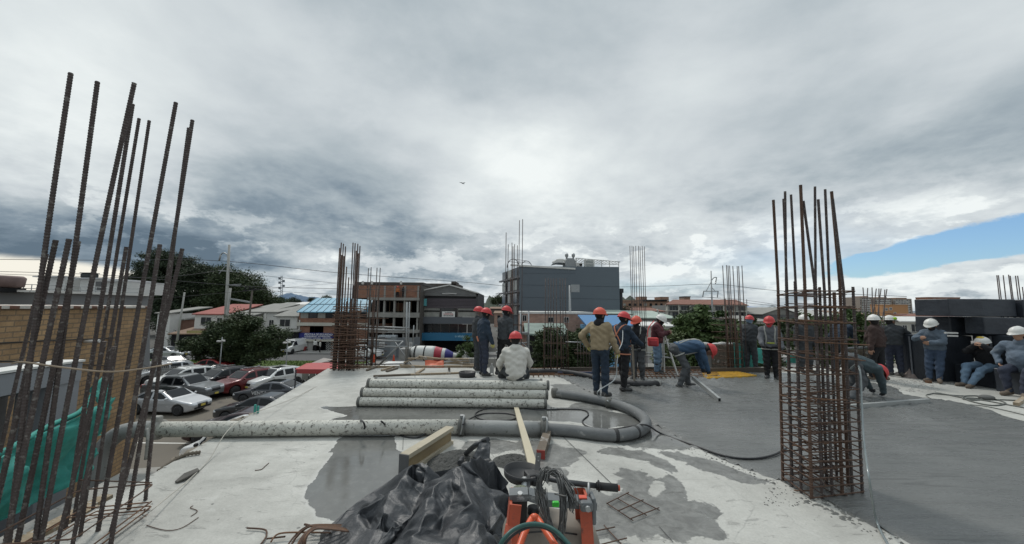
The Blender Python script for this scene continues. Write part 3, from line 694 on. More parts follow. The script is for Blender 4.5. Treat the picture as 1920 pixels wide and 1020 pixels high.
# ---- dark office building with gable
def b_dark():
    Y = 56.0; t = bthing('office_building', 'dark office building with white gable, blue band and a for-rent banner', 'building', 840, Y)
    part('wall', mat('dark_wall', (.06, .058, .06), .7, .15, .5), t, lambda m: (fb(m, 785, 896, 549, 575, Y + .6, 12), fb(m, 892, 896, 549, 662, Y, 12), fb(m, 785, 789, 535, 662, Y, 12)))
    def gable(m):
        m.ext([at(790, 545.5, Y), at(843, 534, Y), at(896, 549.5, Y), at(896, 556, Y), at(790, 554, Y)], (0, 12, 0))
    part('gable', mat('gable_grey', (.17, .17, .165), .8, .15, .6), t, gable)
    part('roof_trim', white_p, t, lambda m: (m.bar(at(788, 545, Y - .2), at(843, 534, Y - .2), .25, .16), m.bar(at(843, 534, Y - .2), at(897, 549.5, Y - .2), .25, .16), fb(m, 829, 856, 549.5, 551.5, Y, .1, front=.1)))
    part('louvre', mat('louvre_plum', (.085, .07, .08), .6, .1, .8), t, lambda m: [fb(m, 799, 896, 560 + i * 2.6, 562.1 + i * 2.6, Y + .1, .2) for i in range(7)])
    part('light_panel', mat('turquoise', (.10, .36, .38), .5), t, lambda m: fb(m, 788, 800, 560, 573.5, Y, .1, front=.1))
    for a, b in ((792, 824), (859, 892)):
        w = part('window', glass_l, t, lambda m: fb(m, a, b, 575, 594, Y + .3, .1)); mb = MB(); fb(mb, a, b, 582, 584.5, Y + .2, .1); mb.build('transom', dark_i, w, True)
    part('window', glass_d, t, lambda m: fb(m, 826, 857, 577, 594, Y + .5, .1))
    bn = thing('banner', 'white banner with red and black lettering hung below the gable', 'banner', at(841, 594, Y - .1)[:])
    part('cloth', mat('banner_white', (.75, .73, .70), .8, .05), bn, lambda m: fb(m, 829, 853, 584, 594.6, Y, .03, front=.1))
    text_part('lettering', 'SE ARRIENDA', .2, 841, 586.3, Y - .1, mat('ink_black', (.03, .03, .03), .7), bn, 13); text_part('lettering', 'LOCAL', .26, 841, 588.9, Y - .1, mat('ink_red', (.5, .03, .04), .7), bn, 18); text_part('lettering', 'EN BLOQUE', .26, 841, 591.8, Y - .1, MATS['ink_black'], bn, 18)
    part('spandrel', mat('spandrel_grey', (.10, .11, .125), .5, .06), t, lambda m: fb(m, 788, 897, 594.6, 607, Y, .3, front=.3))
    for a in range(6): part('window', glass_d, t, lambda m: fb(m, 794 + a * 16.5, 809 + a * 16.5, 608, 623.5, Y + .6, .1))
    part('wall_strip', mat('panel_blue', (.02, .14, .26), .4, .08), t, lambda m: fb(m, 787, 792.5, 607, 624, Y, .3, front=.1))
    fa = part('fascia', MATS['panel_blue'], t, lambda m: fb(m, 785, 890, 624, 638, Y, .4, front=.7))
    text_part('lettering', 'o vitelsa', .5, 863, 630.5, Y - .7, mat('pale_lettering', (.35, .55, .65), .6), fa, 20)
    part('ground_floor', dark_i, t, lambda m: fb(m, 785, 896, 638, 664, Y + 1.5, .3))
    rb = thing('rooftop_block', 'low brown block behind the white gable of the dark office', 'building', at(830, 560, 75)[:]); part('wall', mat('brown_wall', (.10, .085, .075), .9, .2, .5), rb, lambda m: (fbg(m, 785, 858, 531.5, 72, 8), fb(m, 846, 855, 528, 534, 72, 4)))
b_dark()

# ---- tall windowless grey block
def b_grey():
    Y = 75.0; t = bthing('grey_building', 'tall windowless grey block with white rooftop frames', 'building', 1060, Y)
    gm = mat('grey_render', (.125, .15, .172), .8, .05, .15)
    def body(m):
        xl, xr = at(975, 560, Y).x, at(1162, 560, Y).x; X0 = at(940, 560, Y + 14).x
        zt = at(1100, 500, Y).z
        m.prism([(xl, Y), (xr, Y), (xr + 2, Y + 22), (X0 + .4, Y + 14.5)], GZ, zt)
    part('wall', gm, t, body)
    part('parapet', white_p, t, lambda m: m.bar(at(957, 497, Y - .1), at(1079, 504, Y - .1), .2, .35))
    part('parapet_wall', gm, t, lambda m: m.ext([at(974, 497.5, Y - .05), at(1078, 503.5, Y - .05), at(1078, 512, Y - .05), at(974, 512, Y - .05)], (0, .4, 0)))
    part('floor_line', mat('groove', (.06, .07, .08), .8), t, lambda m: (m.bar(at(976, 534, Y - .01), at(1162, 537.5, Y - .01), .04, .04), m.bar(at(976, 557, Y - .01), at(1162, 561.5, Y - .01), .04, .04)))
    fr = mat('side_frame', (.20, .20, .21), .7)
    a0, a1 = at(974.6, 560, Y + .0), at(940, 560, Y + 14.3)
    for r_, (y0, y1) in enumerate(((505, 520), (527, 545), (551, 568), (574, 590))):
        for c_ in range(3):
            p = a0.lerp(a1, .12 + c_ * .3); q = a0.lerp(a1, .32 + c_ * .3); z1, z0 = at(960, y0, Y + 5).z, at(960, y1, Y + 5).z
            part('window', glass_l if (r_ + c_) % 2 else glass_d, t, lambda m: m.ext([Vector((p.x - .12, p.y, z0)), Vector((q.x - .12, q.y, z0)), Vector((q.x - .12, q.y, z1)), Vector((p.x - .12, p.y, z1))], (.1, 0, 0)))
    for y in (523, 548, 571): part('balcony_slab', fr, t, lambda m: m.bar(Vector((a0.x - .3, a0.y, at(960, y, Y + 5).z)), Vector((a1.x - .3, a1.y, at(960, y, Y + 5).z)), .7, .35))
    def arch(m):
        c = at(962, 502, Y + 4)
        for s_ in (0, 3):
            pts = [Vector((c.x + math.cos(PI * k / 12) * 1.3 + s_, c.y + s_, c.z + math.sin(PI * k / 12) * 1.9)) for k in range(13)]; m.tube(pts, .09, 5)
        for k in (3, 6, 9): m.bar(Vector((c.x + math.cos(PI * k / 12) * 1.3, c.y, c.z + math.sin(PI * k / 12) * 1.9)), Vector((c.x + math.cos(PI * k / 12) * 1.3 + 3, c.y + 3, c.z + math.sin(PI * k / 12) * 1.9)), .08)
    part('arched_frame', fr, t, arch)
    st = thing('stair_house', 'grey rooftop stair house with white curved canopy on the grey block', 'rooftop structure', at(1069, 500, Y + 4)[:])
    part('wall', mat('stair_grey', (.30, .31, .31), .7), st, lambda m: (fb(m, 1060, 1080, 488, 502, Y + 1, 4), fb(m, 1062, 1076, 484, 489, Y + 2, 3)))
    part('canopy', white_p, st, lambda m: (m.tube([at(1036 + 26 * k / 8, 493 - math.sin(PI * min(k / 6, 1) * .55) * 8 + (k / 8) ** 2 * 4, Y + 2) for k in range(9)], .25, 5), m.ext([at(1036, 494, Y + 1), at(1044, 486, Y + 1), at(1053, 487, Y + 1), at(1060, 493, Y + 1), at(1046, 492, Y + 1)], (0, 4, 0))))
    for x in (1062.5, 1075):
        part('roof_vent', steel, st, lambda m: m.lathe([(.2, -1.1), (.2, 0), (.38, .3), (.38, .65), (.15, .95)], at(x, 483, Y + 2.5), 10))
    pg = thing('pergola', 'white steel pergola on the right of the grey block roof', 'pergola', at(1120, 500, Y + 2)[:])
    def perg(m):
        for dy in (0, 5):
            m.bar(at(1079, 484, Y + dy + .3), at(1163, 491, Y + dy + .3), .16, .14)
            for x, y in ((1081, 485), (1097, 486.5), (1114, 488), (1128, 489), (1143, 490), (1160, 491)): m.bar(at(x, y, Y + dy + .3), at(x, 500, Y + dy + .3), .14)
            m.bar(at(1082, 494, Y + dy + .3), at(1160, 496, Y + dy + .3), .1)
        for k in range(15):
            x = 1081 + k * 5.8; y = 484.5 + k * .47; m.bar(at(x, y, Y + .3), at(x, y, Y + .3) + Vector((0, 5, 0)), .1)
    part('frame', white_p, pg, perg)
    part('screen', mat('perg_screen', (.42, .44, .42), .7), pg, lambda m: (fb(m, 1095, 1113, 487, 500, Y + 3, .2),))
    part('air_unit', white_p, pg, lambda m: fb(m, 1081, 1092, 492.5, 499, Y + 1, .8))
    part('fan', dark_i, pg, lambda m: m.lathe([(.3, 0), (.3, .06)], at(1089, 496, Y + .97), 14, (0, 1, 0)))
    bx_ = thing('dark_tower', 'narrow black tower attached at the right of the grey block', 'tower', at(1166, 600, Y)[:]); part('wall', mat('black_metal_clad', (.025, .03, .035), .6), bx_, lambda m: (fbg(m, 1162.5, 1167, 541, Y + 1, 5), fb(m, 1162.5, 1169, 541, 549, Y + .9, 5, front=.1)))
b_grey()

def lamp_mast(px, ytop, ybase, Y, label, cat='street lamp', name='street_lamp', r=.08):
    p = at(px, ybase, Y); z1 = at(px, ytop, Y).z; t = thing(name, label, cat, (p.x, p.y, GZ))
    mb = MB(); mb.tube([(0, 0, 0), (0, 0, z1 - GZ)], [r, r * .6], 8); mb.build('pole', steel, t)
    return t, z1 - GZ
t, h = lamp_mast(1069, 535, 640, 50, 'grey steel mast with a square box in front of the grey block', 'mast', 'mast', .22)
mb = MB(); mb.box((.75, 0, h - .4), (1.1, .4, 1.0)); mb.build('box', steel, t)
for px, yt, yb, Y, lb in ((410, 632, 712, 32, 'thin white floodlight mast left of the wide dark tree crown'), (535, 635, 705, 34, 'thin white floodlight mast right of the wide dark tree')):
    t, h = lamp_mast(px, yt, yb, Y, lb, 'floodlight', 'floodlight_mast', .06)
    mb = MB(); mb.box((-.15, -.1, h - .35), (.35, .2, .14), bev=.03); mb.box((.18, -.1, h - .3), (.25, .2, .14), bev=.03); mb.build('lamp_head', white_p, t)

# ---- generic houses
def house(name, label, px0, px1, ytop, Y, dep, wall, roofm, rh=0, wins=(), group=None, roof_over=.3, slope='front'):
    t = bthing(name, label, 'house' if 'house' in name else 'building', (px0 + px1) / 2, Y, group)
    part('wall', wall, t, lambda m: fbg(m, px0, px1, ytop, Y, dep))
    def rf(m):
        a, b = at(px0, ytop, Y), at(px1, ytop, Y); z = a.z; o = roof_over
        if slope == 'front': m.ext([Vector((a.x - o, Y - o, z)), Vector((b.x + o, Y - o, z)), Vector((b.x + o, Y + dep, z + rh)), Vector((a.x - o, Y + dep, z + rh))], (0, 0, .15))
        elif slope == 'gable':
            xm = (a.x + b.x) / 2
            m.ext([Vector((a.x - o, Y - o, z)), Vector((xm, Y - o, z + rh)), Vector((b.x + o, Y - o, z)), Vector((b.x + o, Y - o, z + .15)), Vector((xm, Y - o, z + rh + .15)), Vector((a.x - o, Y - o, z + .15))], (0, dep + o, 0))
            m.add([(a.x, Y, z), (b.x, Y, z), (xm, Y, z + rh)], [(0, 1, 2)])
        else: m.bx(a.x - .1, b.x + .1, Y - .1, Y + dep, z, z + .25)
    part('roof', roofm, t, rf)
    for (a, b, c, d) in wins:
        w = part('window', glass_d, t, lambda m: fb(m, a, b, c, d, Y, .05, front=.03)); mb = MB()
        k = .6
        for q in ((a - k, b + k, c - k, c), (a - k, b + k, d, d + k), (a - k, a, c, d), (b, b + k, c, d), ((a + b) / 2 - .2, (a + b) / 2 + .2, c, d)): fb(mb, *q, Y, .05, front=.06)
        mb.build('frame', white_p, w, True)
    return t
house('white_house', 'white two storey house with a dull red roof by the concrete pole', 366, 424, 590, 58, 8, white_p, red_roof, 1.6, [(377, 396, 595, 609), (407, 417, 596, 614)])
house('grey_roofed_house', 'low house under a long grey sheet roof behind the concrete pole', 424, 475, 592, 58, 12, cream_p, tile_g, 1.9, [(430, 442, 600, 612), (452, 462, 600, 612)])
house('grey_roofed_house', 'pale house with grey sheet roof left of the gabled white house', 470, 520, 586, 60, 12, white_p, tile_g, 1.3, [(505, 513, 600, 612)])
house('white_house', 'white house with barred window just left of the blue roofed shop', 518, 558, 594, 58, 9, white_p, tile_g, 2.0, [(525, 544, 599, 612)])
house('carport', 'open grey carport sheltering a white van next to the shop', 526, 559, 622, 56.5, 4, dark_i, tile_g, .6, [])
mk = house('market_shed', 'low brown roofed shop with dark open front left of the big tree', 322, 395, 627, 55, 8, dark_i, mat('rust_roof', (.20, .13, .09), .9, .3, .6), 1.4, [])
part('shop_sign', mat('sign_ochre', (.35, .29, .12), .8, .3, 3), mk, lambda m: fb(m, 350, 392, 620, 625, 54.4, .1))
house('brick_house', 'small reddish house between the tree trunks at the left', 318, 345, 600, 62, 8, mat('red_wall', (.2, .11, .08), .9, .2, 1), tile_g, .8, [(325, 332, 606, 614)])
house('white_house', 'narrow white house corner just behind the brown brick wall', 296, 320, 588, 60, 8, white_p, tile_g, 1, [(303, 311, 600, 612)])
# centre and right
h_s = house('salmon_house', 'salmon brick house with a white parapet below the grey block', 975, 1110, 588, 46, 9, salmon, white_p, 0, [(980, 987, 591, 602), (1028, 1037, 595, 604), (1058, 1066, 595, 604)], slope='flat')
part('side_block', salmon, h_s, lambda m: fb(m, 975, 1005, 608, 625, 44.5, 3)); part('dark_window', dark_i, h_s, lambda m: fb(m, 981, 990, 612, 624, 44.4, .1))
house('green_awning_shed', 'low shed with a green sheet roof behind the starter bars', 990, 1062, 628, 38, 4, dark_i, mat('awning_green', (.16, .21, .18), .7, .3, 1), .9, [])
bh = house('blue_shed', 'bright blue shed with blue sheet roof beside the salmon house', 1104, 1192, 612, 40, 5, mat('sky_blue_wall', (.13, .32, .50), .7, .12, .7), blue_bright, 1.0, [(1108, 1116, 622, 628), (1128, 1136, 622, 628)])
house('green_roofed_shed', 'long shed with pale green roof left of the palm like tree', 1186, 1270, 597, 62, 12, mat('shed_grey', (.17, .165, .16), .8, .2, .6), green_roof, 1.1, [(1195, 1206, 602, 608), (1210, 1222, 602, 608), (1236, 1252, 602, 608)])
house('white_shed', 'white lean-to shed below the pale green roof', 1196, 1272, 612, 55, 5, cream_p, white_p, .4, [(1207, 1212, 619, 627)])
house('brown_house', 'small brown gabled house between the grey block and the far flats', 1140, 1185, 589, 66, 9, mat('brown_block', (.16, .10, .075), .9, .3, 1), green_roof, .6, [(1160, 1166, 594, 600)])
def flats(name, label, px0, px1, ytop, Y, dep, wall, rows, cols, y0, dy, wh, wfrac=.55, wm=glass_d, extra=None, cap=None):
    t = bthing(name, label, 'apartment building', (px0 + px1) / 2, Y); part('wall', wall, t, lambda m: fbg(m, px0, px1, ytop, Y, dep))
    w = (px1 - px0) / cols
    for r_ in range(rows):
        for c_ in range(cols):
            a = px0 + w * (c_ + .5 - wfrac / 2); b = px0 + w * (c_ + .5 + wfrac / 2)
            part('window', wm if (r_ * 5 + c_ * 3) % 4 else glass_l, t, lambda m: fb(m, a, b, y0 + r_ * dy, y0 + r_ * dy + wh, Y, .1, front=.05))
    if extra: extra(t)
    return t
flats('brick_apartments', 'brick apartment block with rows of small windows right of the grey block', 1166, 1255, 563, 120, 14, brick_far, 3, 9, 569, 9.5, 4.5, .45,
      extra=lambda t: (part('tank_house', brick_far, t, lambda m: fb(m, 1201, 1213, 556, 563, 122, 5)), part('tank_house', brick_far, t, lambda m: fb(m, 1238, 1254, 556.5, 563, 122, 5)), part('roof_slab', dark_i, t, lambda m: fb(m, 1205, 1250, 562, 565, 120, 6, front=.3))))
flats('brick_apartments', 'orange brick apartments stepping down behind the narrow black tower', 1160, 1180, 566, 140, 10, mat('ochre_wall', (.38, .22, .14), .9, .2, .3), 2, 3, 571, 8, 4, .4)
def school_extra(t):
    for x in range(8): part('pillar', cream_p, t, lambda m: fb(m, 1250 + x * 21, 1252 + x * 21, 572, 606, 95, .4, front=.4))
    for y in (571.5, 582.5): part('ledge', cream_p, t, lambda m: fb(m, 1248, 1402, y, y + 1.6, 95, .4, front=.5))
    part('roof', red_tile, t, lambda m: m.ext([at(1248, 572, 94.5), at(1402, 573, 94.5), at(1380, 563, 104), at(1262, 563, 104)], (0, 0, .2)))
flats('glazed_building', 'long low building with two bands of windows and a reddish roof', 1250, 1400, 573, 95, 10, mat('school_wall', (.22, .22, .21), .8), 2, 28, 574.5, 11.2, 7, .8, extra=school_extra)
flats('brick_apartments', 'brick flats with a domed orange roof behind the rebar at the right', 1335, 1396, 568, 125, 12, brick_far, 4, 6, 573, 7.5, 3.5, .5, extra=lambda t: part('roof', mat('orange_tile', (.34, .15, .07), .85, .25, .3), t, lambda m: m.ext([at(1333, 568, 124.5), at(1350, 563, 126), at(1378, 562, 126), at(1397, 570, 124.5)], (0, 12, .0))))
for a, b, yt, lb in ((1283, 1294, 556, 'square brick lift house above the long reddish roof'),):
    t = bthing('lift_house', lb, 'rooftop structure', a, 128); part('wall', brick_far, t, lambda m: fbg(m, a, b, yt, 128, 4)); part('cap', dark_i, t, lambda m: fb(m, a - .5, b + .5, yt - .5, yt + .6, 128, 4, front=.2))
house('blue_roofed_warehouse', 'distant warehouse under a wide bright blue roof', 1396, 1466, 579.5, 200, 40, cream_p, mat('far_blue', (.04, .13, .34), .6, .1, .1), 2.2, [])
house('grey_warehouse', 'long pale grey warehouse roof behind the two right workers', 1386, 1600, 592, 110, 25, tile_g, mat('pale_sheet', (.36, .355, .33), .7, .2, .2), 2.6, [(1400, 1420, 595, 598)])
house('grey_warehouse', 'smaller dark gabled shed left of the tall rebar column', 1430, 1500, 590, 90, 20, mat('shed_dark', (.12, .12, .12), .8), tile_g, 1.6, [], slope='gable')
house('grey_warehouse', 'pale walled shed behind the rust red starter bars', 1385, 1450, 603, 80, 12, cream_p, tile_g, 1.0, [(1400, 1406, 608, 614)])
for i, (a, b, yt, lb) in enumerate(((1612, 1637, 557, 'tan tower block at the left of the distant pair'), (1640, 1672, 559, 'middle tan tower block with white balcony bands'), (1674, 1709, 560, 'rightmost far tower block with white balcony bands'))):
    def ex(t, a=a, b=b): 
        for k in range(9): part('balcony_band', white_p, t, lambda m: fb(m, a + 4, b - 4, yt + 4 + k * 3.3, yt + 5.3 + k * 3.3, 420, 1, front=.6))
        part('roof_house', brick_far, t, lambda m: fb(m, a + 7, b - 9, yt - 1.8, yt, 425, 12))
    flats('tower_block', lb, a, b, yt, 420, 20, mat('tower_tan', (.30, .25, .21), .9, .15, .05), 9, 7, yt + 2.2, 3.3, 1.7, .55, extra=ex)
house('orange_building', 'flat orange building in front of the far tower blocks', 1654, 1702, 572, 150, 5, mat('orange_render', (.50, .26, .12), .85, .12, .2), MATS['orange_render'], 0, [(1660, 1664, 578, 582), (1676, 1680, 586, 590), (1668, 1672, 577, 581)], slope='flat')
house('brick_block', 'reddish brick block rising above the black wrapped blocks', 1740, 1800, 558, 160, 5, mat('rust_block', (.28, .14, .09), .9, .2, .2), MATS['rust_block'], 0, [(1750, 1754, 561, 564)], slope='flat')
house('pale_roofed_house', 'low pale roofed building with white bay windows behind the two pointing men', 1688, 1766, 604, 45, 3, cream_p, white_p, .5, [(1692, 1700, 610, 622), (1708, 1722, 608, 622), (1728, 1740, 607, 622), (1746, 1760, 607, 620)])
house('terracotta_house', 'terracotta coloured houses between the white bay building and black blocks', 1700, 1790, 594, 90, 4, mat('terracotta', (.34, .19, .12), .9, .3, .5), red_tile, .6, [(1740, 1746, 598, 603), (1770, 1778, 598, 602)])

# scattered roofs of the far town
random.seed(21); town_w = [cream_p, white_p, brick_far, salmon, MATS['brown_wall'], MATS['terracotta']]; town_r = [tile_g, red_tile, MATS['rust_roof'], green_roof, white_p]
def town(px0, px1, n, ylo, yhi, seed, pre):
    random.seed(seed); cols = ['cream', 'white', 'brick', 'salmon', 'brown', 'terracotta']; rn = ['grey', 'clay', 'rust', 'green', 'white']
    for i in range(n):
        Y = random.uniform(85, 260); px = px0 + (px1 - px0) * (i + random.random() * .8) / n; w = random.uniform(5.5, 11) ; pw = w * F / Y
        wi, ri = random.randrange(6), random.randrange(5); yt = random.uniform(ylo, yhi)
        t = bthing('town_house', 'distant low %s house with %s roof %s' % (cols[wi], rn[ri], pre), 'house', px + pw / 2, Y, 'far houses %s' % pre)
        part('wall', town_w[wi], t, lambda m: fbg(m, px, px + pw, yt, Y, 9)); a, b = at(px, yt, Y), at(px + pw, yt, Y)
        rh = random.uniform(.2, 1.5)
        part('roof', town_r[ri], t, lambda m: m.ext([Vector((a.x - .3, Y - .3, a.z)), Vector((b.x + .3, Y - .3, a.z)), Vector((b.x + .3, Y + 9, a.z + rh)), Vector((a.x - .3, Y + 9, a.z + rh))], (0, 0, .15)))
        for k in range(2):
            q = px + pw * (.2 + .4 * k); part('window', glass_d, t, lambda m: fb(m, q, q + pw * .18, yt + 3.5, yt + 3.5 + 1.3 * F / Y, Y, .05, front=.04))
town(505, 662, 16, 566, 578, 1, 'left of the blue shop roof')
town(893, 960, 6, 566, 590, 2, 'left of the tall grey block')
town(1160, 1340, 10, 572, 584, 3, 'behind the far flats')
town(1380, 1620, 10, 584, 592, 4, 'beyond the warehouses')
town(300, 520, 8, 582, 594, 5, 'under the big trees')

# ---- left neighbours
brick_t = brick_mat('tan_brick', (.42, .27, .14), (.33, .21, .11), (.22, .16, .10), .27, .095, .012, 'yz', .35)
def b_left():
    a = Vector((-7.75, 4.2, 0)); b = Vector((-9.75, 9.9, 0)); zt = at(150, 577, 7).z - .02
    t = thing('brick_building', 'tan brick side wall with striped white coping at the left', 'building', (a.x, a.y, GZ))
    n = (b - a).normalized(); w = Vector((-n.y, n.x, 0))
    def wall(m):
        P = [a - n * 4, b, b + w * 7, a - n * 4 + w * 7]; m.prism([(p.x, p.y) for p in P], GZ, zt)
    part('wall', brick_t, t, wall)
    L = (b - a).length + 4; random.seed(5); k = 0; s = -4.0
    cw, cb = mat('coping_white', (.52, .49, .44), .8, .25, 4), mat('coping_brown', (.16, .075, .05), .85, .3, 4)
    while s < (b - a).length:
        d = random.uniform(.14, .45) if k % 2 == 0 else random.uniform(.08, .2)
        p, q = a + n * s, a + n * min(s + d, (b - a).length)
        part('coping_tile', cw if k % 2 == 0 else cb, t, lambda m: m.ext([Vector((p.x, p.y, zt)) - w * .06, Vector((q.x, q.y, zt)) - w * .06, Vector((q.x, q.y, zt + .02)) + w * .25, Vector((p.x, p.y, zt + .02)) + w * .25], (0, 0, .05)))
        s += d; k += 1
    pp = thing('drain_spout', 'short white drain spout poking from the tan brick wall', 'pipe', (a + n * 3.9 - w * 0.02 + Vector((0, 0, at(244, 638, 8.3).z)))[:])
    mb = MB(); mb.tube([Vector((0, 0, 0)), -w * .25 + Vector((0, 0, .01))], .035, 8); mb.build('spout', white_p, pp)
    for zz, za, lb in ((655, 633, 'upper dark cable sagging across the tan brick wall'), (682, 672, 'lower dark cable stapled along the tan brick wall')):
        pts = [at(-30, zz + 4, 4.4), at(60, zz - 5, 5.0), at(150, zz - 12, 6), at(215, za + 4, 7.3), at(280, za + (12 if zz > 660 else 0), 9)]
        mb = MB(); mb.tube(smooth_path([Vector((a + n * max(0, (p - a).dot(n)) - w * .03).to_tuple()[:2] + (p.z,)) for p in pts], 6), .012, 5); tag(mb.build('wall_cable', mat('black_cable', (.02, .02, .02), .6)), lb, 'cable')
b_left()
def b_front():
    t = thing('grey_clad_building', 'low grey metal clad building with dark windows behind green netting', 'building', (-6.3, 4.5, GZ))
    A = Vector((-5.55, 3.0, 0)); B = Vector((-5.98, 5.25, 0)); n = (B - A).normalized(); w = Vector((-n.y, n.x, 0)); A = A - n * 3
    L = (B - A).length
    def slab(m, s0, s1, z0, z1, o0, o1): 
        P = [A + n * s0 - w * o1, A + n * s1 - w * o1, A + n * s1 - w * o0, A + n * s0 - w * o0]; m.prism([(p.x, p.y) for p in P], z0, z1)
    clad = mat('cladding_panel', (.26, .27, .29), .45, .1, 1.2, spot=(.20, .20, .21), sscale=2)
    s = 0.0
    while s < L - .01:
        e = min(s + 1.15, L); part('fascia_panel', clad, t, lambda m: slab(m, s, e - .012, .70, .945, -.25, 0)); s = e
    part('roof', mat('roof_membrane', (.03, .03, .034), .8, .2, 2), t, lambda m: slab(m, 0, L, .80, .955, -2.2, -.01))
    part('coping', white_p, t, lambda m: slab(m, L - 1.1, L, .957, .985, -.3, .02))
    part('soffit', mat('soffit_grey', (.16, .16, .155), .85), t, lambda m: slab(m, 0, L, .62, .70, -1.5, -.3))
    part('beam', mat('mossy_render', (.22, .225, .20), .9, .3, 2, spot=(.12, .12, .10), sscale=4), t, lambda m: slab(m, 0, L - .75, .40, .64, -.75, -.55))
    part('shutter_box', mat('pale_green_metal', (.30, .35, .33), .6, .15), t, lambda m: slab(m, 0, L - 1.3, .24, .36, -.7, -.5))
    part('pillar', clad, t, lambda m: slab(m, L - .42, L, -2.1, .70, -.35, -.02))
    part('window', glass_d, t, lambda m: slab(m, L - 1.15, L - .43, -1.6, .62, -.62, -.6)); part('window', dark_i, t, lambda m: slab(m, 0, L - 1.2, -1.6, .24, -.72, -.7))
    part('door_frame', mat('slate_frame', (.10, .11, .13), .5), t, lambda m: slab(m, L - 1.5, L - 1.15, -1.6, .45, -.66, -.6))
    part('wall', mat('lower_wall', (.14, .135, .13), .9, .2), t, lambda m: slab(m, 0, L - .05, GZ, -1.6, -2, -.1))
    part('back_wall', MATS['lower_wall'], t, lambda m: slab(m, 0, L, GZ, .8, -2.1, -.8))
b_front()
def b_back_left():
    Y = 21.0; t = thing('flat_roofed_house', 'grey flat roofed house with white railings behind the brick wall', 'house', (-24, Y, GZ))
    part('wall', mat('flat_grey', (.19, .195, .20), .8, .08, .3), t, lambda m: m.ext([at(-200, 543, Y - 2), at(60, 546.5, Y - .5), at(281, 554, Y + 2), at(281, 690, Y + 2), at(-200, 720, Y - 2)], (-12, 9, 0)))
    part('coping', white_p, t, lambda m: (m.bar(at(-150, 543, Y - 1.8), at(60, 546, Y - .6), .3, .12), m.bar(at(60, 546, Y - .6), at(278, 553.5, Y + 1.9), .3, .12)))
    for x, y0, y1, x2, lb, w in ((70, 520, 546, 122, 'left white rooftop room behind the rebar', 0), (150, 523, 549, 196, 'right white rooftop room with a dark window', 1), (200, 528, 551, 232, 'lower white rooftop box beside the right rooftop room', 0)):
        r_ = thing('rooftop_room', lb, 'rooftop room', at((x + x2) / 2, y1, Y + 3)[:]); part('wall', white_p, r_, lambda m: fb(m, x, x2, y0, y1, Y + 3, 3)); part('roof', mat('light_cap', (.5, .5, .5), .8), r_, lambda m: fb(m, x - 2, x2 + 2, y0 - 2, y0, Y + 3, 3.2, front=.2))
        if w: part('window', glass_d, r_, lambda m: fb(m, 180, 191, 528, 544, Y + 3, .1, front=.04))
    tk = thing('water_tank', 'black square water tank on the right rooftop room', 'water tank', at(168, 522, Y + 4)[:]); mb = MB(); p = at(168, 517, Y + 4); mb.box(p, (.62, .6, .28), bev=.05); mb.box(p + Vector((0, 0, .17)), (.68, .66, .05), bev=.02); mb.build('tank', mat('black_plastic', (.015, .02, .02), .5), tk, True)
    bt = thing('water_tank', 'old brownish round water tank at the far left roof edge', 'water tank', at(8, 540, Y - 1)[:]); mb = MB(); c = at(8, 540, Y - 1); mb.lathe([(.5, 0), (.68, .1), (.72, .55), (.6, .66)], c, 20); mb.build('tank', mat('brown_plastic', (.16, .11, .10), .7, .3, 3), bt, True); mb = MB(); mb.box(c + Vector((0, 0, -.12)), (1.1, 1, .24)); mb.build('stand', dark_i, bt, True)
    rl = thing('railing', 'thin white railing along the flat grey roof', 'railing', at(150, 548, Y)[:])
    mb = MB(); P = [at(0, 533, Y - .8), at(60, 533.5, Y - .4), at(150, 537, Y + .6), at(262, 542, Y + 1.8)]
    for dz in (0, -.22): mb.tube([p + Vector((0, 0, dz)) for p in P], .018, 5)
    mb.build('rail', steel, rl, True)
    for k in range(12):
        q = P[0].lerp(P[1], k / 4) if k <= 4 else P[1].lerp(P[3], (k - 4) / 7)
        mb = MB(); mb.tube([q, q + Vector((0, 0, -.45))], .02, 5); mb.build('post', steel, rl, True)
b_back_left()

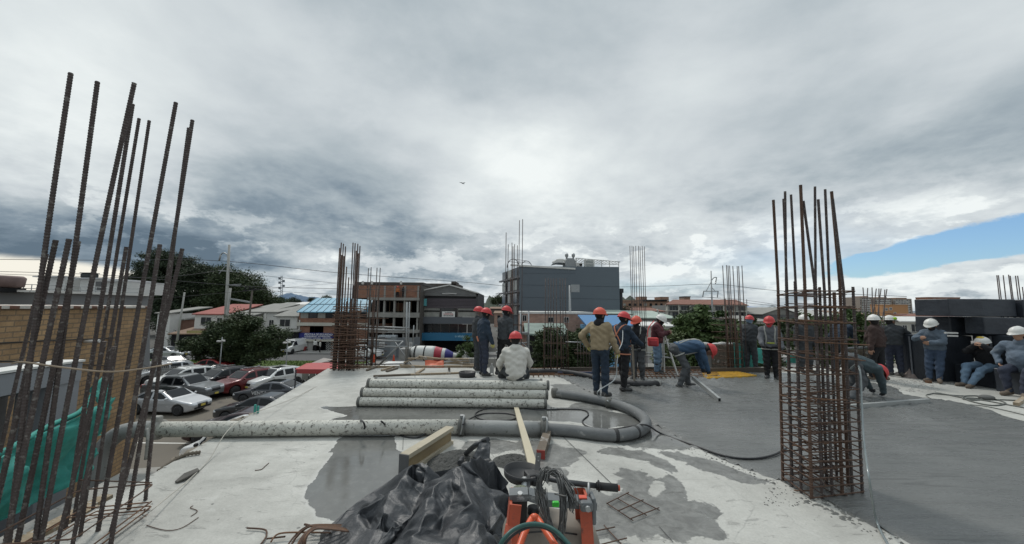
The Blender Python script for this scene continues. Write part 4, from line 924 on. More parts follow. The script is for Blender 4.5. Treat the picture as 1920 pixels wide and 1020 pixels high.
# ---- car park fence and canopy
fn = thing('palisade_fence', 'pale metal palisade fence along the far side of the car park', 'fence', (-20, 32.5, GZ)); mb = MB()
mb.bx(-48, -8.6, 32.45, 32.55, GZ + 1.22, GZ + 1.30); mb.bx(-48, -8.6, 32.45, 32.55, GZ + .2, GZ + .27); mb.build('rail', steel, fn, True)
mb = MB(); x = -48
while x < -8.7: mb.bx(x, x + .07, 32.47, 32.5, GZ + .05, GZ + 1.5); x += .16
mb.build('slats', mat('pale_slats', (.36, .355, .34), .7, .2, 1), fn, True)
for x in np.arange(-48, -8, 2.9): mb = MB(); mb.bx(x, x + .12, 32.4, 32.6, GZ, GZ + 1.65); mb.build('post', steel, fn, True)
def canopy():
    Y = 26.0; c = onz(610, 712, GZ); t = thing('red_canopy', 'red fabric gate canopy at the edge of the car park', 'canopy', (at(608, 690, Y).x, Y, GZ))
    a, b, c_, d = at(553, 692, Y - 1.5), at(648, 693, Y - 1.5), at(660, 684, Y + 1.5), at(575, 681, Y + 1.5); top, top2 = at(590, 680, Y), at(640, 680, Y)
    mb = MB(); mb.add([a, b, c_, d, top, top2], [(0, 1, 5, 4), (1, 2, 5), (2, 3, 4, 5), (3, 0, 4)]); v = [Vector((p.x, p.y, p.z - .28)) for p in (a, b)]
    mb.add([a, b, v[1], v[0]], [(0, 3, 2, 1)]); mb.add([Vector(p) - Vector((0, 0, .04)) for p in (a, b, c_, d)], [(0, 3, 2, 1)])
    mb.build('cover', mat('red_canvas', (.36, .055, .055), .7, .12, 1), t, True)
    for p in (a, b, c_, d): mb = MB(); q = Vector((p.x * .995, p.y, p.z)); mb.tube([(q.x, q.y, GZ), (q.x, q.y, q.z - .05)], .05, 6); mb.build('post', mat('dark_post', (.04, .04, .045), .6), t, True)
    t2 = thing('ridge_tent', 'faded grey ridged awning just behind the red canopy', 'awning', at(605, 680, Y + 3)[:]); mb = MB(); P = [at(566, 688, Y + 2), at(600, 674, Y + 4), at(607, 679, Y + 2), at(655, 676, Y + 5), at(655, 684, Y + 3)]
    mb.ext(P, (0, .6, .05)); mb.build('cover', mat('faded_canvas', (.28, .25, .23), .8), t2, True)
    t3 = thing('gate_kiosk', 'dark gate kiosk with glass panels under the red canopy', 'kiosk', (at(620, 705, Y).x, Y, GZ)); part('body', MATS['dark_post'], t3, lambda m: fb(m, 592, 650, 694, 730, Y + .4, 1.6)); part('panel', glass_l, t3, lambda m: (fb(m, 566, 578, 696, 712, Y + .3, .06), fb(m, 580, 590, 696, 712, Y + .3, .06)))
canopy()
bs = thing('sandwich_board', 'plain white notice board standing before the brown roofed shop', 'notice board', at(399, 663, 50)[:]); part('board', white_p, bs, lambda m: m.ext([at(396, 646, 50), at(404, 646, 50), at(402, 663, 50), at(394, 663, 50)], (0, .1, 0)))

# ---- poles, masts, wires
wire_m = mat('wire_black', (.03, .03, .035), .7)
pole_m = mat('pole_concrete', (.33, .325, .30), .85, .15, 1)
def pole(px, yt, yb, Y, label, r0=.17, r1=.1, m=pole_m, name='power_pole', lean=0):
    b = at(px, yb, Y); top = at(px + lean, yt, Y); t = thing(name, label, 'power pole', (b.x, b.y, GZ)); mb = MB(); mb.tube([(b.x, b.y, GZ), (top.x, top.y, top.z)], [r0, r1], 10); mb.build('shaft', m, t, True); return t
t = pole(424, 459, 618, 44, 'tall concrete power pole with curved bracket before the red roofed house', .21, .12, lean=6)
mb = MB(); Y = 44
mb.tube(smooth_path([at(426, 492, Y), at(427, 480, Y), at(420, 474, Y), at(414, 477, Y)], 5), .07, 6); mb.tube([at(414, 477, Y), at(411, 489, Y)], .10, 6); mb.bar(at(410, 507, Y), at(437, 509, Y), .12, .12); mb.bar(at(411, 513, Y), at(424, 497, Y), .07); mb.bar(at(427, 494, Y), at(434, 508, Y), .07); mb.bar(at(426, 534, Y), at(450, 536, Y), .14); mb.bar(at(424, 534, Y), at(452, 533, Y), .08)
mb.build('bracket', steel, t, True)
t = pole(420, 540, 620, 43, 'shorter concrete pole leaning against the tall curved bracket pole', .19, .12, lean=12)
mb = MB(); mb.bar(at(431, 560, 43), at(470, 567, 43), .14, .18); mb.build('cross_beam', steel, t, True)
t = pole(463, 545, 608, 42, 'slim leaning pole at the right of the concrete pair', .14, .09, lean=10, m=mat('dark_wood_pole', (.10, .085, .07), .9))
for i in range(3): mb = MB(); mb.bar(at(460 + i * 8, 538, 42), at(460 + i * 8, 545, 42), .07); mb.build('insulator', dark_i, t, True)
mb = MB(); mb.bar(at(456, 545, 42), at(500, 540, 42), .1); mb.build('cross_arm', dark_i, t, True)
pole(332, 548, 620, 48, 'leaning concrete pole among the dark trees', .14, .09, lean=14)
t = pole(497, 588, 620, 50, 'low white post by the pale houses', .1, .08)
# lattice mast far away
lm = thing('antenna_mast', 'distant lattice antenna mast between the trees and the blue roof', 'antenna mast', at(528, 556, 330)[:]); mb = MB(); Yt = 330
for s_ in (-1, 1): mb.bar(at(528 + s_ * 2.2, 556, Yt), at(528 + s_ * 1.2, 517, Yt), .25)
for k in range(9): y = 555 - k * 4.2; mb.bar(at(526, y, Yt), at(530, y - 4, Yt), .18); mb.bar(at(530, y, Yt), at(526, y - 4, Yt), .18)
mb.build('lattice', mat('mast_grey', (.16, .18, .2), .6), lm, True)
for k, y in enumerate((522, 527, 530, 536, 540)): mb = MB(); mb.box(at(528 + (4 if k % 2 else -4), y, Yt), (1.4, 1, 2.0)); mb.build('panel_antenna', MATS['mast_grey'], lm, True)
# power pole right
t = pole(1335, 508, 590, 60, 'tall power pole with curved arm and cross arm right of the far flats', .17, .09, steel, lean=-2)
mb = MB(); Y = 60; mb.tube(smooth_path([at(1333, 527, Y), at(1337, 522, Y), at(1341, 520, Y), at(1344, 521, Y)], 4), .08, 6); mb.tube([at(1343.5, 521, Y), at(1341.5, 532, Y)], .09, 5)
mb.bar(at(1319, 546, Y), at(1347, 546, Y), .13); mb.bar(at(1319.5, 546, Y), at(1317.5, 557, Y), .12); mb.bar(at(1346.5, 546, Y), at(1345, 558, Y), .12); mb.bar(at(1333, 529, Y), at(1324, 546, Y), .08); mb.bar(at(1334, 538, Y), at(1340, 545, Y), .07); mb.build('cross_arm', steel, t, True)
pole(1400, 561, 600, 100, 'thin far pole beside the blue roofed warehouse', .12, .08, wire_m)
def wire(label, pts, r=.02):
    mb = MB(); mb.tube(smooth_path([at(*p) for p in pts], 8), r, 4); return tag(mb.build('power_line', wire_m), label, 'power line')
wire('uppermost power line running right from the curved bracket pole', [(-40, 486, 40), (200, 488, 42), (412, 489, 44), (640, 512, 48), (870, 529, 52), (953, 537, 56)], .028)
wire('second power line running from the concrete pole cross arm past the brick top storey', [(410, 507, 44), (560, 524, 47), (700, 537, 50), (880, 552, 54)], .02)
wire('lower power line from the slim leaning pole towards the blue roof', [(-40, 508, 38), (200, 516, 40), (450, 536, 42), (620, 541, 46), (760, 545, 50), (920, 557, 55)], .025)
wire('lowest thin line over the far town left of the blue roof', [(430, 533, 43), (520, 546, 46), (640, 552, 50), (800, 556, 55)], .018)
wire('power line crossing left sky above the rooftop rooms', [(-40, 512, 30), (100, 517, 32), (300, 520, 36), (412, 507, 44)], .018)
wire('power line from the grey block to the curved right pole', [(1161, 538, 70), (1250, 536, 65), (1342, 533, 60), (1460, 545, 55), (1700, 556, 50)], .03)
wire('lower power line hung from the left end of the right cross arm', [(1161, 566, 72), (1240, 562, 66), (1318, 557, 60), (1440, 572, 55), (1700, 590, 50)], .025)
wire('lower power line hung from the right end of the right cross arm', [(1180, 558, 70), (1345, 558, 60), (1500, 578, 50)], .022)
wire('dark cable strung past the round white notice to the men at left', [(-60, 600, 20), (300, 560, 30), (640, 530, 45)], .012)
# aeroplane
ap = thing('aeroplane', 'tiny aeroplane in the cloudy sky above the grey block', 'aeroplane', at(867, 343.5, 900)[:])
mb = MB(); mb.lathe([(.1, -7), (.9, -5), (1.1, 0), (.9, 4), (.2, 8)], (0, 0, 0), 10, (.45, .9, 0)); mb.build('fuselage', mat('plane_grey', (.12, .13, .14), .5), ap)
for s_ in (-1, 1): mb = MB(); mb.ext([(0, 1.5, 0), (s_ * 7.5, -1.0, 1.5), (s_ * 7.5, -2.2, 1.5), (0, -2, 0)], (0, 0, .35)); mb.build('wing', MATS['plane_grey'], ap)
mb = MB(); mb.ext([(2.8, 5.5, .3), (3.4, 7, 3.2), (3.8, 7.6, 3.2), (3.7, 7.4, .3)], (.2, 0, 0)); mb.build('tail', MATS['plane_grey'], ap)

# ------------------------------------------------------------------ TREES
def leaf_mat(name, c1, c2):
    m = bpy.data.materials.new(name); m.use_nodes = True; T = NT(m.node_tree); b = m.node_tree.nodes['Principled BSDF']
    v = T.n('ShaderNodeTexCoord').outputs['Object']; n = T.noise(v, 1.1, 4, .6); n2 = T.noise(v, 9, 3, .6)
    c = T.mix(T.mapr(n, .35, .65), c1, c2); c = T.mix(1.0, c, T.ramp(n2, [(.25, .6), (.75, 1.4)]), 'MULTIPLY')
    T.link(c, b.inputs['Base Color']); b.inputs['Roughness'].default_value = .6; b.inputs['Specular IOR Level'].default_value = .25; MATS[name] = m; return m
leaf_dark = leaf_mat('leaf_dark', (.03, .05, .022), (.072, .095, .04)); leaf_mid = leaf_mat('leaf_mid', (.045, .08, .027), (.11, .15, .055)); leaf_pale = leaf_mat('leaf_pale', (.09, .12, .05), (.16, .19, .09)); leaf_pine = leaf_mat('leaf_pine', (.024, .04, .024), (.058, .075, .038))
bark = mat('bark', (.07, .055, .042), .95, .3, 3)
def tree(label, px, Y, blobs, leafm, n, ls, seed, base_z=GZ, trunk_r=.2, name='tree', trunk=True, group=None, droop=0.0, flat_=1.0):
    """blobs: (px, py, radius m, depth offset m, squash) clusters; limbs reach each; n leaves per m^3-ish"""
    random.seed(seed); b = at(px, 600, Y); t = thing(name, label, 'tree' if name != 'shrub' else 'shrub', (b.x, b.y, base_z), 0, group)
    C = [(at(x, y, Y + dy) , r, sq) for x, y, r, dy, sq in blobs]
    zc = sum(c.z for c, _, _ in C) / len(C); top = Vector((b.x, b.y, base_z + (zc - base_z) * .55))
    if trunk:
        mb = MB(); mb.tube(smooth_path([Vector((b.x, b.y, base_z)), Vector((b.x + .05, b.y, (base_z + top.z) / 2)), top], 4), [trunk_r * (1 - .4 * i / 8) for i in range(9)], 8)
        for c, r, sq in C:
            mid = top.lerp(c, .5) + Vector((random.uniform(-.2, .2), random.uniform(-.2, .2), -.1 * r)); mb.tube(smooth_path([top - Vector((0, 0, .3)), mid, c], 4), [trunk_r * (.55 - .45 * i / 8) for i in range(9)], 6)
        mb.build('trunk', bark, t, True)
    V = []; 
    for c, r, sq in C:
        k = int(n * r * r * (1.7 if Y < 30 else 1.1))
        # sub-clumps on the blob's shell give the uneven outline and the gaps
        subs = []
        for _ in range(max(6, int(9 * r))):
            d = Vector((random.gauss(0, 1), random.gauss(0, 1), random.gauss(0, 1) + .25)).normalized(); subs.append((c + Vector((d.x, d.y, d.z * sq)) * r * random.uniform(.45, 1.0), r * random.uniform(.22, .42)))
        for _ in range(k):
            q, sr = random.choice(subs); d = Vector((random.gauss(0, 1), random.gauss(0, 1), random.gauss(0, .75) * flat_)); p = q + d * sr * .62
            V.append(p)
    V = np.array(V); N = len(V); rng = np.random.default_rng(seed)
    a = rng.normal(size=(N, 3)); a[:, 2] *= .5; a[:, 2] -= droop; a /= np.linalg.norm(a, axis=1)[:, None]; u = rng.normal(size=(N, 3)); u -= (u * a).sum(1)[:, None] * a; u /= np.linalg.norm(u, axis=1)[:, None]
    s_ = ls * rng.uniform(.6, 1.4, N)[:, None]; pts = np.stack([V - a * s_, V + u * s_ * .42, V + a * s_, V - u * s_ * .42], 1).reshape(-1, 3) - np.array([b.x, b.y, base_z])
    me = bpy.data.meshes.new('crown'); me.vertices.add(4 * N); me.vertices.foreach_set('co', pts.ravel()); me.loops.add(4 * N); me.loops.foreach_set('vertex_index', np.arange(4 * N)); me.polygons.add(N); me.polygons.foreach_set('loop_start', np.arange(N) * 4); me.update(calc_edges=True)
    me.materials.append(leafm); o = bpy.data.objects.new('crown', me); COL.objects.link(o); o.parent = t; return t
tree('huge dark spreading tree behind the brick wall at left', 330, 86, [(300, 500, 4.5, 0, .8), (270, 525, 3.5, 0, .7), (345, 508, 4.5, 2, .7), (385, 520, 4.2, 0, .7), (320, 540, 5.0, 0, .8), (375, 552, 5, 1, .8), (285, 555, 4, 0, .8), (350, 580, 5, 0, .8), (405, 535, 3.4, 0, .7), (330, 600, 4.5, -4, .7), (300, 590, 4, -3, .8)], leaf_pine, 620, .20, 1, trunk_r=.7, flat_=.6)
tree('dark rounded tree behind the concrete power poles', 445, 84, [(435, 528, 4, 0, .8), (455, 545, 4.5, 0, .8), (420, 555, 4, 0, .8), (475, 560, 3.5, 0, .7), (440, 575, 4.5, 0, .8), (488, 566, 2.4, 0, .8), (400, 570, 3.5, 0, .8)], leaf_dark, 560, .20, 2, trunk_r=.5)
tree('slim pointed conifer peeking out right of the rounded tree', 485, 86, [(485, 532, .8, 0, 2.2), (485, 545, 1.6, 0, 1.2), (485, 560, 2, 0, 1)], leaf_pine, 500, .16, 3, trunk_r=.2)
tree('wide dark tree standing by the road beyond the car park', 449, 38.5, [(395, 636, 1.4, 0, .8), (365, 650, 1.3, 0, .7), (420, 622, 1.5, 0, .8), (450, 612, 1.6, 0, .8), (480, 620, 1.6, 0, .8), (510, 635, 1.5, 0, .8), (528, 650, 1.1, 0, .7), (440, 640, 2.0, 0, .8), (485, 648, 1.9, 0, .7), (405, 655, 1.7, 0, .7), (450, 665, 1.5, 0, .6), (385, 668, 1.1, 0, .7), (500, 662, 1.3, 0, .7), (420, 674, 1.0, 0, .6), (468, 676, 1.1, 0, .6)], leaf_dark, 1500, .11, 4, trunk_r=.22)
tree('leafy green bush at the left of the standing pair', 885, 26, [(880, 645, .5, 0, .9), (870, 658, .55, 0, .9), (892, 655, .6, 0, 1), (900, 640, .5, 0, 1), (882, 672, .6, 0, 1), (862, 668, .35, 0, .8)], leaf_mid, 2000, .07, 5, trunk_r=.07)
tree('dense dark hedge tree behind the thin starter bars', 1055, 19, [(1030, 640, .75, 0, .9), (1050, 632, .75, 0, .9), (1070, 640, .75, 0, .9), (1090, 645, .7, 0, .9), (1020, 660, .7, 0, 1), (1045, 662, .8, 0, 1), (1072, 665, .8, 0, 1), (1098, 665, .7, 0, 1), (1030, 682, .7, 0, 1), (1060, 685, .8, 0, 1), (1090, 685, .7, 0, 1), (1010, 672, .45, 0, 1), (1075, 628, .5, 0, .8)], leaf_dark, 1700, .075, 6, trunk_r=.12)
tree('low dark shrubs under the arm of the beige jacket', 1120, 21, [(1112, 672, .7, 0, 1), (1140, 668, .7, 0, 1), (1165, 662, .6, 0, 1), (1100, 690, .6, 0, 1), (1130, 640, .35, 0, 1), (1160, 632, .3, 0, 1), (1148, 645, .4, 0, 1)], leaf_dark, 1700, .08, 7, trunk_r=.08)
tree('broad tree with pale drooping leaves behind the white helmeted worker', 1320, 22, [(1320, 600, .95, 0, .8), (1290, 610, .9, 0, .7), (1350, 608, .9, 0, .8), (1275, 628, .8, 0, .7), (1310, 622, 1.0, 0, .8), (1345, 628, 1.0, 0, .8), (1375, 630, .8, 0, .8), (1290, 645, 1.0, 0, .8), (1325, 650, 1.1, 0, .8), (1360, 655, 1.0, 0, .8), (1262, 650, .8, 0, .8), (1270, 675, .9, 0, .8), (1310, 680, 1.0, 0, .8), (1390, 650, .8, 0, .8)], leaf_mid, 1200, .15, 8, trunk_r=.12, droop=.6, flat_=.6)
tree('greyish bush with pale leaves between the white helmet and the drooping tree', 1258, 20, [(1262, 628, .5, 0, .8), (1250, 645, .6, 0, .9), (1272, 650, .6, 0, .9), (1240, 665, .6, 0, .9), (1260, 675, .6, 0, .9)], leaf_pale, 900, .09, 9, trunk_r=.06)
tree('dark bush behind the two workers near the teal posts', 1430, 22, [(1415, 612, .7, 0, .9), (1440, 618, .8, 0, .9), (1405, 632, .7, 0, 1), (1430, 640, .9, 0, 1), (1455, 640, .8, 0, 1), (1420, 665, .9, 0, 1), (1450, 668, .8, 0, 1)], leaf_dark, 1300, .09, 10, trunk_r=.08)
tree('thick green hedge behind the tall rebar column', 1560, 24, [(1490, 612, .9, 0, .8), (1525, 610, 1, 0, .8), (1560, 606, 1.0, 0, .8), (1590, 606, 1.0, 0, .8), (1618, 608, .9, 0, .8), (1500, 640, 1.1, 0, .9), (1540, 640, 1.2, 0, .9), (1580, 638, 1.2, 0, .9), (1615, 636, 1.1, 0, .9), (1640, 620, .8, 0, .9), (1530, 670, 1.1, 0, .9), (1590, 668, 1.1, 0, .9), (1640, 660, 1, 0, .9)], leaf_mid, 1050, .10, 11, trunk_r=.1)
for i, (px, yt, Y, r_, lb) in enumerate(((612, 556, 260, 3, 'distant round tree on the skyline left of the blue roof'), (585, 559, 300, 3, 'small far tree on the skyline nearer the antenna mast'), (520, 566, 240, 5, 'dark far treetops below the antenna mast'), (550, 566, 280, 5, 'dark far treetops right of the antenna mast'), (1448, 576, 210, 2.2, 'lone round tree on the skyline above the blue warehouse'), (1300, 592, 75, 2.5, 'bush growing before the long glazed building'), (935, 560, 180, 3.5, 'far dark treetops beside the grey block'), (1176, 578, 90, 1.5, 'tuft of green beside the narrow black tower'), (500, 596, 66, 1.5, 'low garden bush between the pale houses'), (345, 632, 60, 1.8, 'shadowy bush behind the brown roofed shop'))):
    tree(lb, px, Y, [(px, yt + 3, r_, 0, .8), (px - r_ * 300 / Y, yt + 5, r_ * .8, 0, .8), (px + r_ * 300 / Y, yt + 5, r_ * .8, 0, .8)], leaf_pine if i % 2 else leaf_dark, 160, r_ * .08, 40 + i, trunk_r=.2)
# ================================================================== REBAR
rust = mat('rusty_steel', (.092, .054, .037), .85, .35, 9, bump=.3, bscale=60, spot=(.14, .085, .055), sscale=14, sthr=.6)
rust_d = mat('dark_steel_bar', (.068, .052, .048), .75, .35, 7, bump=.2, bscale=60, spot=(.165, .15, .135), sscale=26, sthr=.55)
rust_o = mat('orange_rust', (.17, .09, .05), .9, .35, 12, spot=(.11, .065, .045), sscale=9, sthr=.5)
def ribbed(mb, a, b, r, pitch=.011, n=7, sag=0.0):
    a, b = Vector(a), Vector(b); L = (b - a).length; k = max(2, int(L / pitch)); pts = []; rs = []
    side = Vector((random.uniform(-1, 1), random.uniform(-1, 1), 0)) * sag
    for i in range(k + 1):
        t = i / k; pts.append(a.lerp(b, t) + side * math.sin(PI * t)); rs.append(r * (1.13 if i % 2 else .93))
    mb.tube(pts, rs, n, smooth=False)
def cage(label, origin, ang, bars, levels, stirrup_r, rect, name='rebar_column', bar_m=rust_d, st_m=rust, ties=None, group='rebar columns rising from the deck'):
    t = thing(name, label, 'rebar column', origin, 0, group); return t

# ---- tall bars at the near left corner
def left_cage():
    t = thing('rebar_column', 'tall ribbed rebar standing over the near left deck corner', 'rebar column', (-3.4, 2.9, 0), 0, 'rebar columns rising from the deck')
    H = 3.5
    def depth_for(x, y, z):
        p = onz(x, y, z); return p.y
    tall = [(133, 137, 50, .0145), (183, 153, 98, .0145), (252, 156, 126, .0145), (249, 195, 156, .014), (261, 222, 170, .0125), (280, 226, 200, .0125), (330, 192, 223, .0145), (361, 225, 270, .015), (354, 240, 292, .014)]
    short = [(105, 450, 30, .015), (130, 448, 62, .015), (147, 452, 80, .015), (237, 463, 187, .0125), (300, 458, 247, .014), (342, 466, 262, .014), (88, 476, 18, .013), (196, 640, 162, .012), (214, 650, 187, .012)]
    random.seed(31); bots = []
    for (x, y, xb, r) in tall:
        Y = depth_for(x, y, H) ; a = at(xb, 780, Y); b = at(x, y, Y); d = (b - a) / (b.z - a.z); a = a - d * (a.z + .35)
        mb = MB(); ribbed(mb, a, b, r, sag=.012); mb.build('bar', rust_d, t, True); bots.append((a, b))
    for (x, y, xb, r) in short:
        z = 2.22 if y < 500 else 1.45; Y = depth_for(x, y, z) if y < 600 else 2.75
        Y = min(max(Y, 2.35), 3.3); a = at(xb, 780, Y); b = at(x, y, Y); d = (b - a) / (b.z - a.z); a = a - d * (a.z + .35)
        mb = MB(); ribbed(mb, a, b, r, sag=.01); mb.build('bar', rust_d, t, True)
    # stirrups slid down at the foot
    A = onz(283, 948); v = Vector((-.974, -.225, 0)); u = Vector((.225, -.974, 0))
    for k, (z, sx, sy, px, py) in enumerate(((.28, .5, .7, 285, 908), (.03, .42, .9, 283, 950), (.0, .4, 1.0, 280, 962), (.05, .5, .85, 279, 955), (.12, .45, .9, 284, 940))):
        A = onz(px, py, z); q = [A, A + v * sx, A + v * sx + u * sy, A + u * sy + Vector((0, 0, -.02))]; mb = MB(); j = Vector((random.uniform(-.02, .02), 0, 0))
        path = []; n_ = 4
        for i in range(n_):
            p0, p1, p2 = q[i - 1], q[i], q[(i + 1) % n_]; e1 = (p0 - p1).normalized() * .03; e2 = (p2 - p1).normalized() * .03
            path += [p1 + e1, p1 + (e1 + e2) * .3, p1 + e2]
        path = [p + j + Vector((0, 0, random.uniform(-.008, .008))) for p in path]
        mb.tube(path, .0055, 6, close=True); mb.tube([q[0], q[0] + Vector((-.07, .01, -.05))], .0055, 6); mb.build('stirrup', rust_o if k else rust, t, True)
    mb = MB(); mb.tube(smooth_path([at(22, 682, 2.45), at(44, 679, 2.43), at(110, 688, 2.42), at(200, 697, 2.45), at(262, 692, 2.7), at(322, 682, 2.9)], 6), .0058, 7); mb.build('tie_rod', mat('pale_rod', (.27, .21, .15), .8, .2, 9), t, True)
    mb = MB(); mb.tube([at(150, 900, 3.0), at(285, 905, 3.3)], .005, 6); mb.build('cross_tie', rust, t, True)
left_cage()

# ---- dense column at the right, its foot just set in the fresh concrete
def main_cage():
    A = onz(1468, 903); B = onz(1522, 938); C = onz(1617, 931); D = A + (C - B); base = (A + C) / 2
    t = thing('rebar_column', 'thick rusty rebar column with dense stirrups rising from the wet concrete', 'rebar column', (base.x, base.y, 0), 0, 'rebar columns rising from the deck')
    H = 1.93; lean = at(1459, 548, A.y) - A; lean = Vector((lean.x / lean.z, 0, 1)); random.seed(17)
    def P(s, w, z): return A + (B - A) * s + (C - B) * w + lean * z       # s along the left face, w along the front
    pos = [(0, 0), (.33, 0), (.66, 0), (1, 0), (1, .2), (1, .4), (1, .6), (1, .8), (1, 1), (.6, 1), (.25, 1), (0, .85), (0, .6), (0, .4), (0, .2), (.5, .3), (.5, .62)]
    tops = {0: (1450, 374), 1: (1472, 358), 2: (1469, 372), 14: (1483, 364), 4: (1501, 346), 13: (1506, 376), 6: (1528, 349), 12: (1534, 373), 7: (1547, 354), 8: (1559, 358), 9: (1561, 372)}
    TL = [(1450, 374, 1458), (1472, 358, 1473), (1469, 372, 1479), (1483, 364, 1496), (1501, 346, 1505), (1506, 376, 1519), (1528, 349, 1530), (1534, 373, 1543), (1547, 354, 1554), (1559, 358, 1571), (1561, 372, 1576)]
    tops = {}; free = set(range(len(pos)))
    for x_, y_, xl in TL:
        j = min(free, key=lambda q: abs(pxl(P(*pos[q], H))[0] - xl)); free.discard(j); tops[j] = (x_, y_)
    for i, (s, w) in enumerate(pos):
        a = P(s, w, -.02); b = P(s, w, H + random.uniform(.0, .12)); r = .0125 if i % 3 else .0145; mb = MB()
        if i in tops:
            c = at(*tops[i], b.y); n1 = a.lerp(b, 1.0); k = 40; pts = [a.lerp(n1, j / k) for j in range(k)] + [n1.lerp(c, j / k) for j in range(k + 1)]
            k2 = len(pts); P2 = []; R2 = []
            for j in range(k2 - 1):
                for q in range(4): P2.append(pts[j].lerp(pts[j + 1], q / 4)); R2.append(r * (1.1 if q % 2 else .93))
            mb.tube(P2, R2, 6, smooth=False)
        else: ribbed(mb, a, b, r, .012, 6)
        mb.build('bar', rust_d if i % 3 else rust, t, True)
    zs = [1.93, 1.79, 1.63, 1.46, 1.30, 1.14, .98, .87, .80, .70, .61, .52, .44, .36, .28, .20, .12, .04]
    for k, z in enumerate(zs):
        o = random.uniform(.02, .05); e = .028; tl = random.uniform(-.02, .02)
        q = [P(-e * 2, -e, z + tl), P(1 + e * 2, -e, z - tl * .5), P(1 + e * 2, 1 + e, z + random.uniform(-.02, .02)), P(-e * 2, 1 + e, z + tl)]
        mb = MB(); path = []
        for i in range(4):
            p0, p1, p2 = q[i - 1], q[i], q[(i + 1) % 4]; e1 = (p0 - p1).normalized() * .03; e2 = (p2 - p1).normalized() * .03; path += [p1 + e1, p1 + (e1 + e2) * .3, p1 + e2]
        mb.tube(path, .0065, 6, close=True); mb.build('stirrup', rust, t, True)
        # crossties hooked past the outer bars
        for w in (.0, .22, .42, .62, .82, 1.0)[(k % 2):]:
            mb = MB(); dz = random.uniform(-.025, .025); mb.tube([P(-.12, w - .02, z + dz), P(0, w + .02, z + dz + .01), P(1.0, w + .02, z + dz), P(1.14, w - .02, z + dz + .01)], .0055, 5); 
            if w in (.22, .62, .42): mb.build('crosstie', rust, t, True)
        for s in (.33, .66):
            mb = MB(); dz = random.uniform(-.025, .025); mb.tube([P(s - .06, -.10 - random.random() * .05, z + dz), P(s, 0, z + dz), P(s, 1, z + dz + random.uniform(-.02, .02)), P(s - .05, 1.08 + random.random() * .06, z + dz)], .0055, 5); mb.build('crosstie', rust_o if k % 5 == 2 else rust, t, True)
    for k, (z, w0, w1) in enumerate(((1.66, -.12, .75), (1.45, .1, 1.2), (1.8, .0, 1.05), (1.3, .5, 1.1), (.93, -.1, .7))):
        mb = MB(); mb.tube([P(1.1, w0, z), P(1.12, w1, z - .03)], .006, 5); mb.build('loose_tie', rust_o, t, True)
main_cage()

def far_cage(label, px, py, Y, tops, wid, dep, zc, nst, r=.012, shorts=(), base_z=0.0, st_from=0.05, spread=1.0, m=rust_d, vert=True, sr=.007, sm=None):
    b = at(px, py, Y); b.z = base_z; t = thing('rebar_column', label, 'rebar column', b[:], 0, 'rebar columns rising from the deck'); n = len(tops)
    for i, (x, y) in enumerate(tops):
        f = i / max(n - 1, 1); back = (i % 2); Yb = Y + back * dep; top = at(x, y, Yb); 
        cx = b.x + (f - .5) * wid; dz = top.z - base_z
        bot = Vector((top.x + random.uniform(-.03, .02) if vert else cx, Yb, base_z - .02)); mb = MB(); mb.tube([bot, top], [r, r * .95], 6); mb.build('bar', m, t, True)
    for x, y in shorts:
        Yb = Y + random.random() * dep; top = at(x, y, Yb); mb = MB(); mb.tube([(top.x + random.uniform(-.02, .02), Yb, base_z), top], r, 6); mb.build('bar', rust, t, True)
    for k in range(nst):
        z = base_z + st_from + (zc - st_from) * k / max(nst - 1, 1); e = .03; q = [Vector((b.x - wid / 2 - e, Y - e, z)), Vector((b.x + wid / 2 + e, Y - e, z + random.uniform(-.02, .02) * (3 if sm else 1))), Vector((b.x + wid / 2 + e, Y + dep + e, z)), Vector((b.x - wid / 2 - e, Y + dep + e, z + random.uniform(-.02, .02) * (3 if sm else 1)))]
        mb = MB(); mb.tube(q, sr, 4, close=True, smooth=False)
        if n > 5: x = b.x + random.uniform(-.3, .3) * wid; mb.tube([(x, Y - .05, z + .03), (x, Y + dep + .05, z + .03)], .006, 4); 
        mb.build('stirrup', sm or rust, t, True)
    for k in range(30 if sm else 0):
        mb = MB(); x = b.x + random.uniform(-.5, .45) * wid; z = random.uniform(.05, zc); mb.tube([(x, Y - .05 - random.random() * .05, z), (x + random.uniform(-.3, .3), Y - .04 + random.random() * dep, z + random.uniform(-.12, .12))], .009, 4); mb.build('tie', [sm, rust_o][k % 5 == 0], t, True)
    return t
random.seed(41)
far_cage('dense dark rebar column before the blue roofed shop', 646, 690, 10.3, [(640, 455), (644, 457), (648, 462), (662, 455), (666, 456), (671, 457), (675, 461)], .72, .35, 1.75, 24, .018, [(631, 610), (634, 585), (639, 600), (647, 595), (653, 610), (660, 605), (666, 600), (670, 590), (673, 610), (645, 480), (650, 500), (641, 478), (654, 520), (672, 475), (668, 470), (637, 465), (659, 560), (663, 590), (650, 565), (655, 600), (643, 590), (630, 600), (635, 575)], m=mat('column_brown', (.07, .048, .042), .85, .3, 3), sr=.011, sm=mat('stirrup_brown', (.13, .075, .05), .85, .35, 6))
far_cage('rebar column with few bars right of the dense one, inside the scaffold', 702, 687, 10.9, [(691, 503), (696, 501), (707, 502), (713, 502)], .42, .3, 1.4, 8, .013, [(694, 530), (702, 560), (710, 535), (700, 545)])
for a, b, w in ((684, 692, .06), (703, 710, .05)): pass
far_cage('slender very tall bars rising left of the grey block', 962, 702, 9.9, [(949, 436), (953, 458), (960, 455), (965, 458), (970, 460), (974, 413), (980, 411)], .40, .3, 1.3, 4, .010, [(962, 462), (957, 520)])
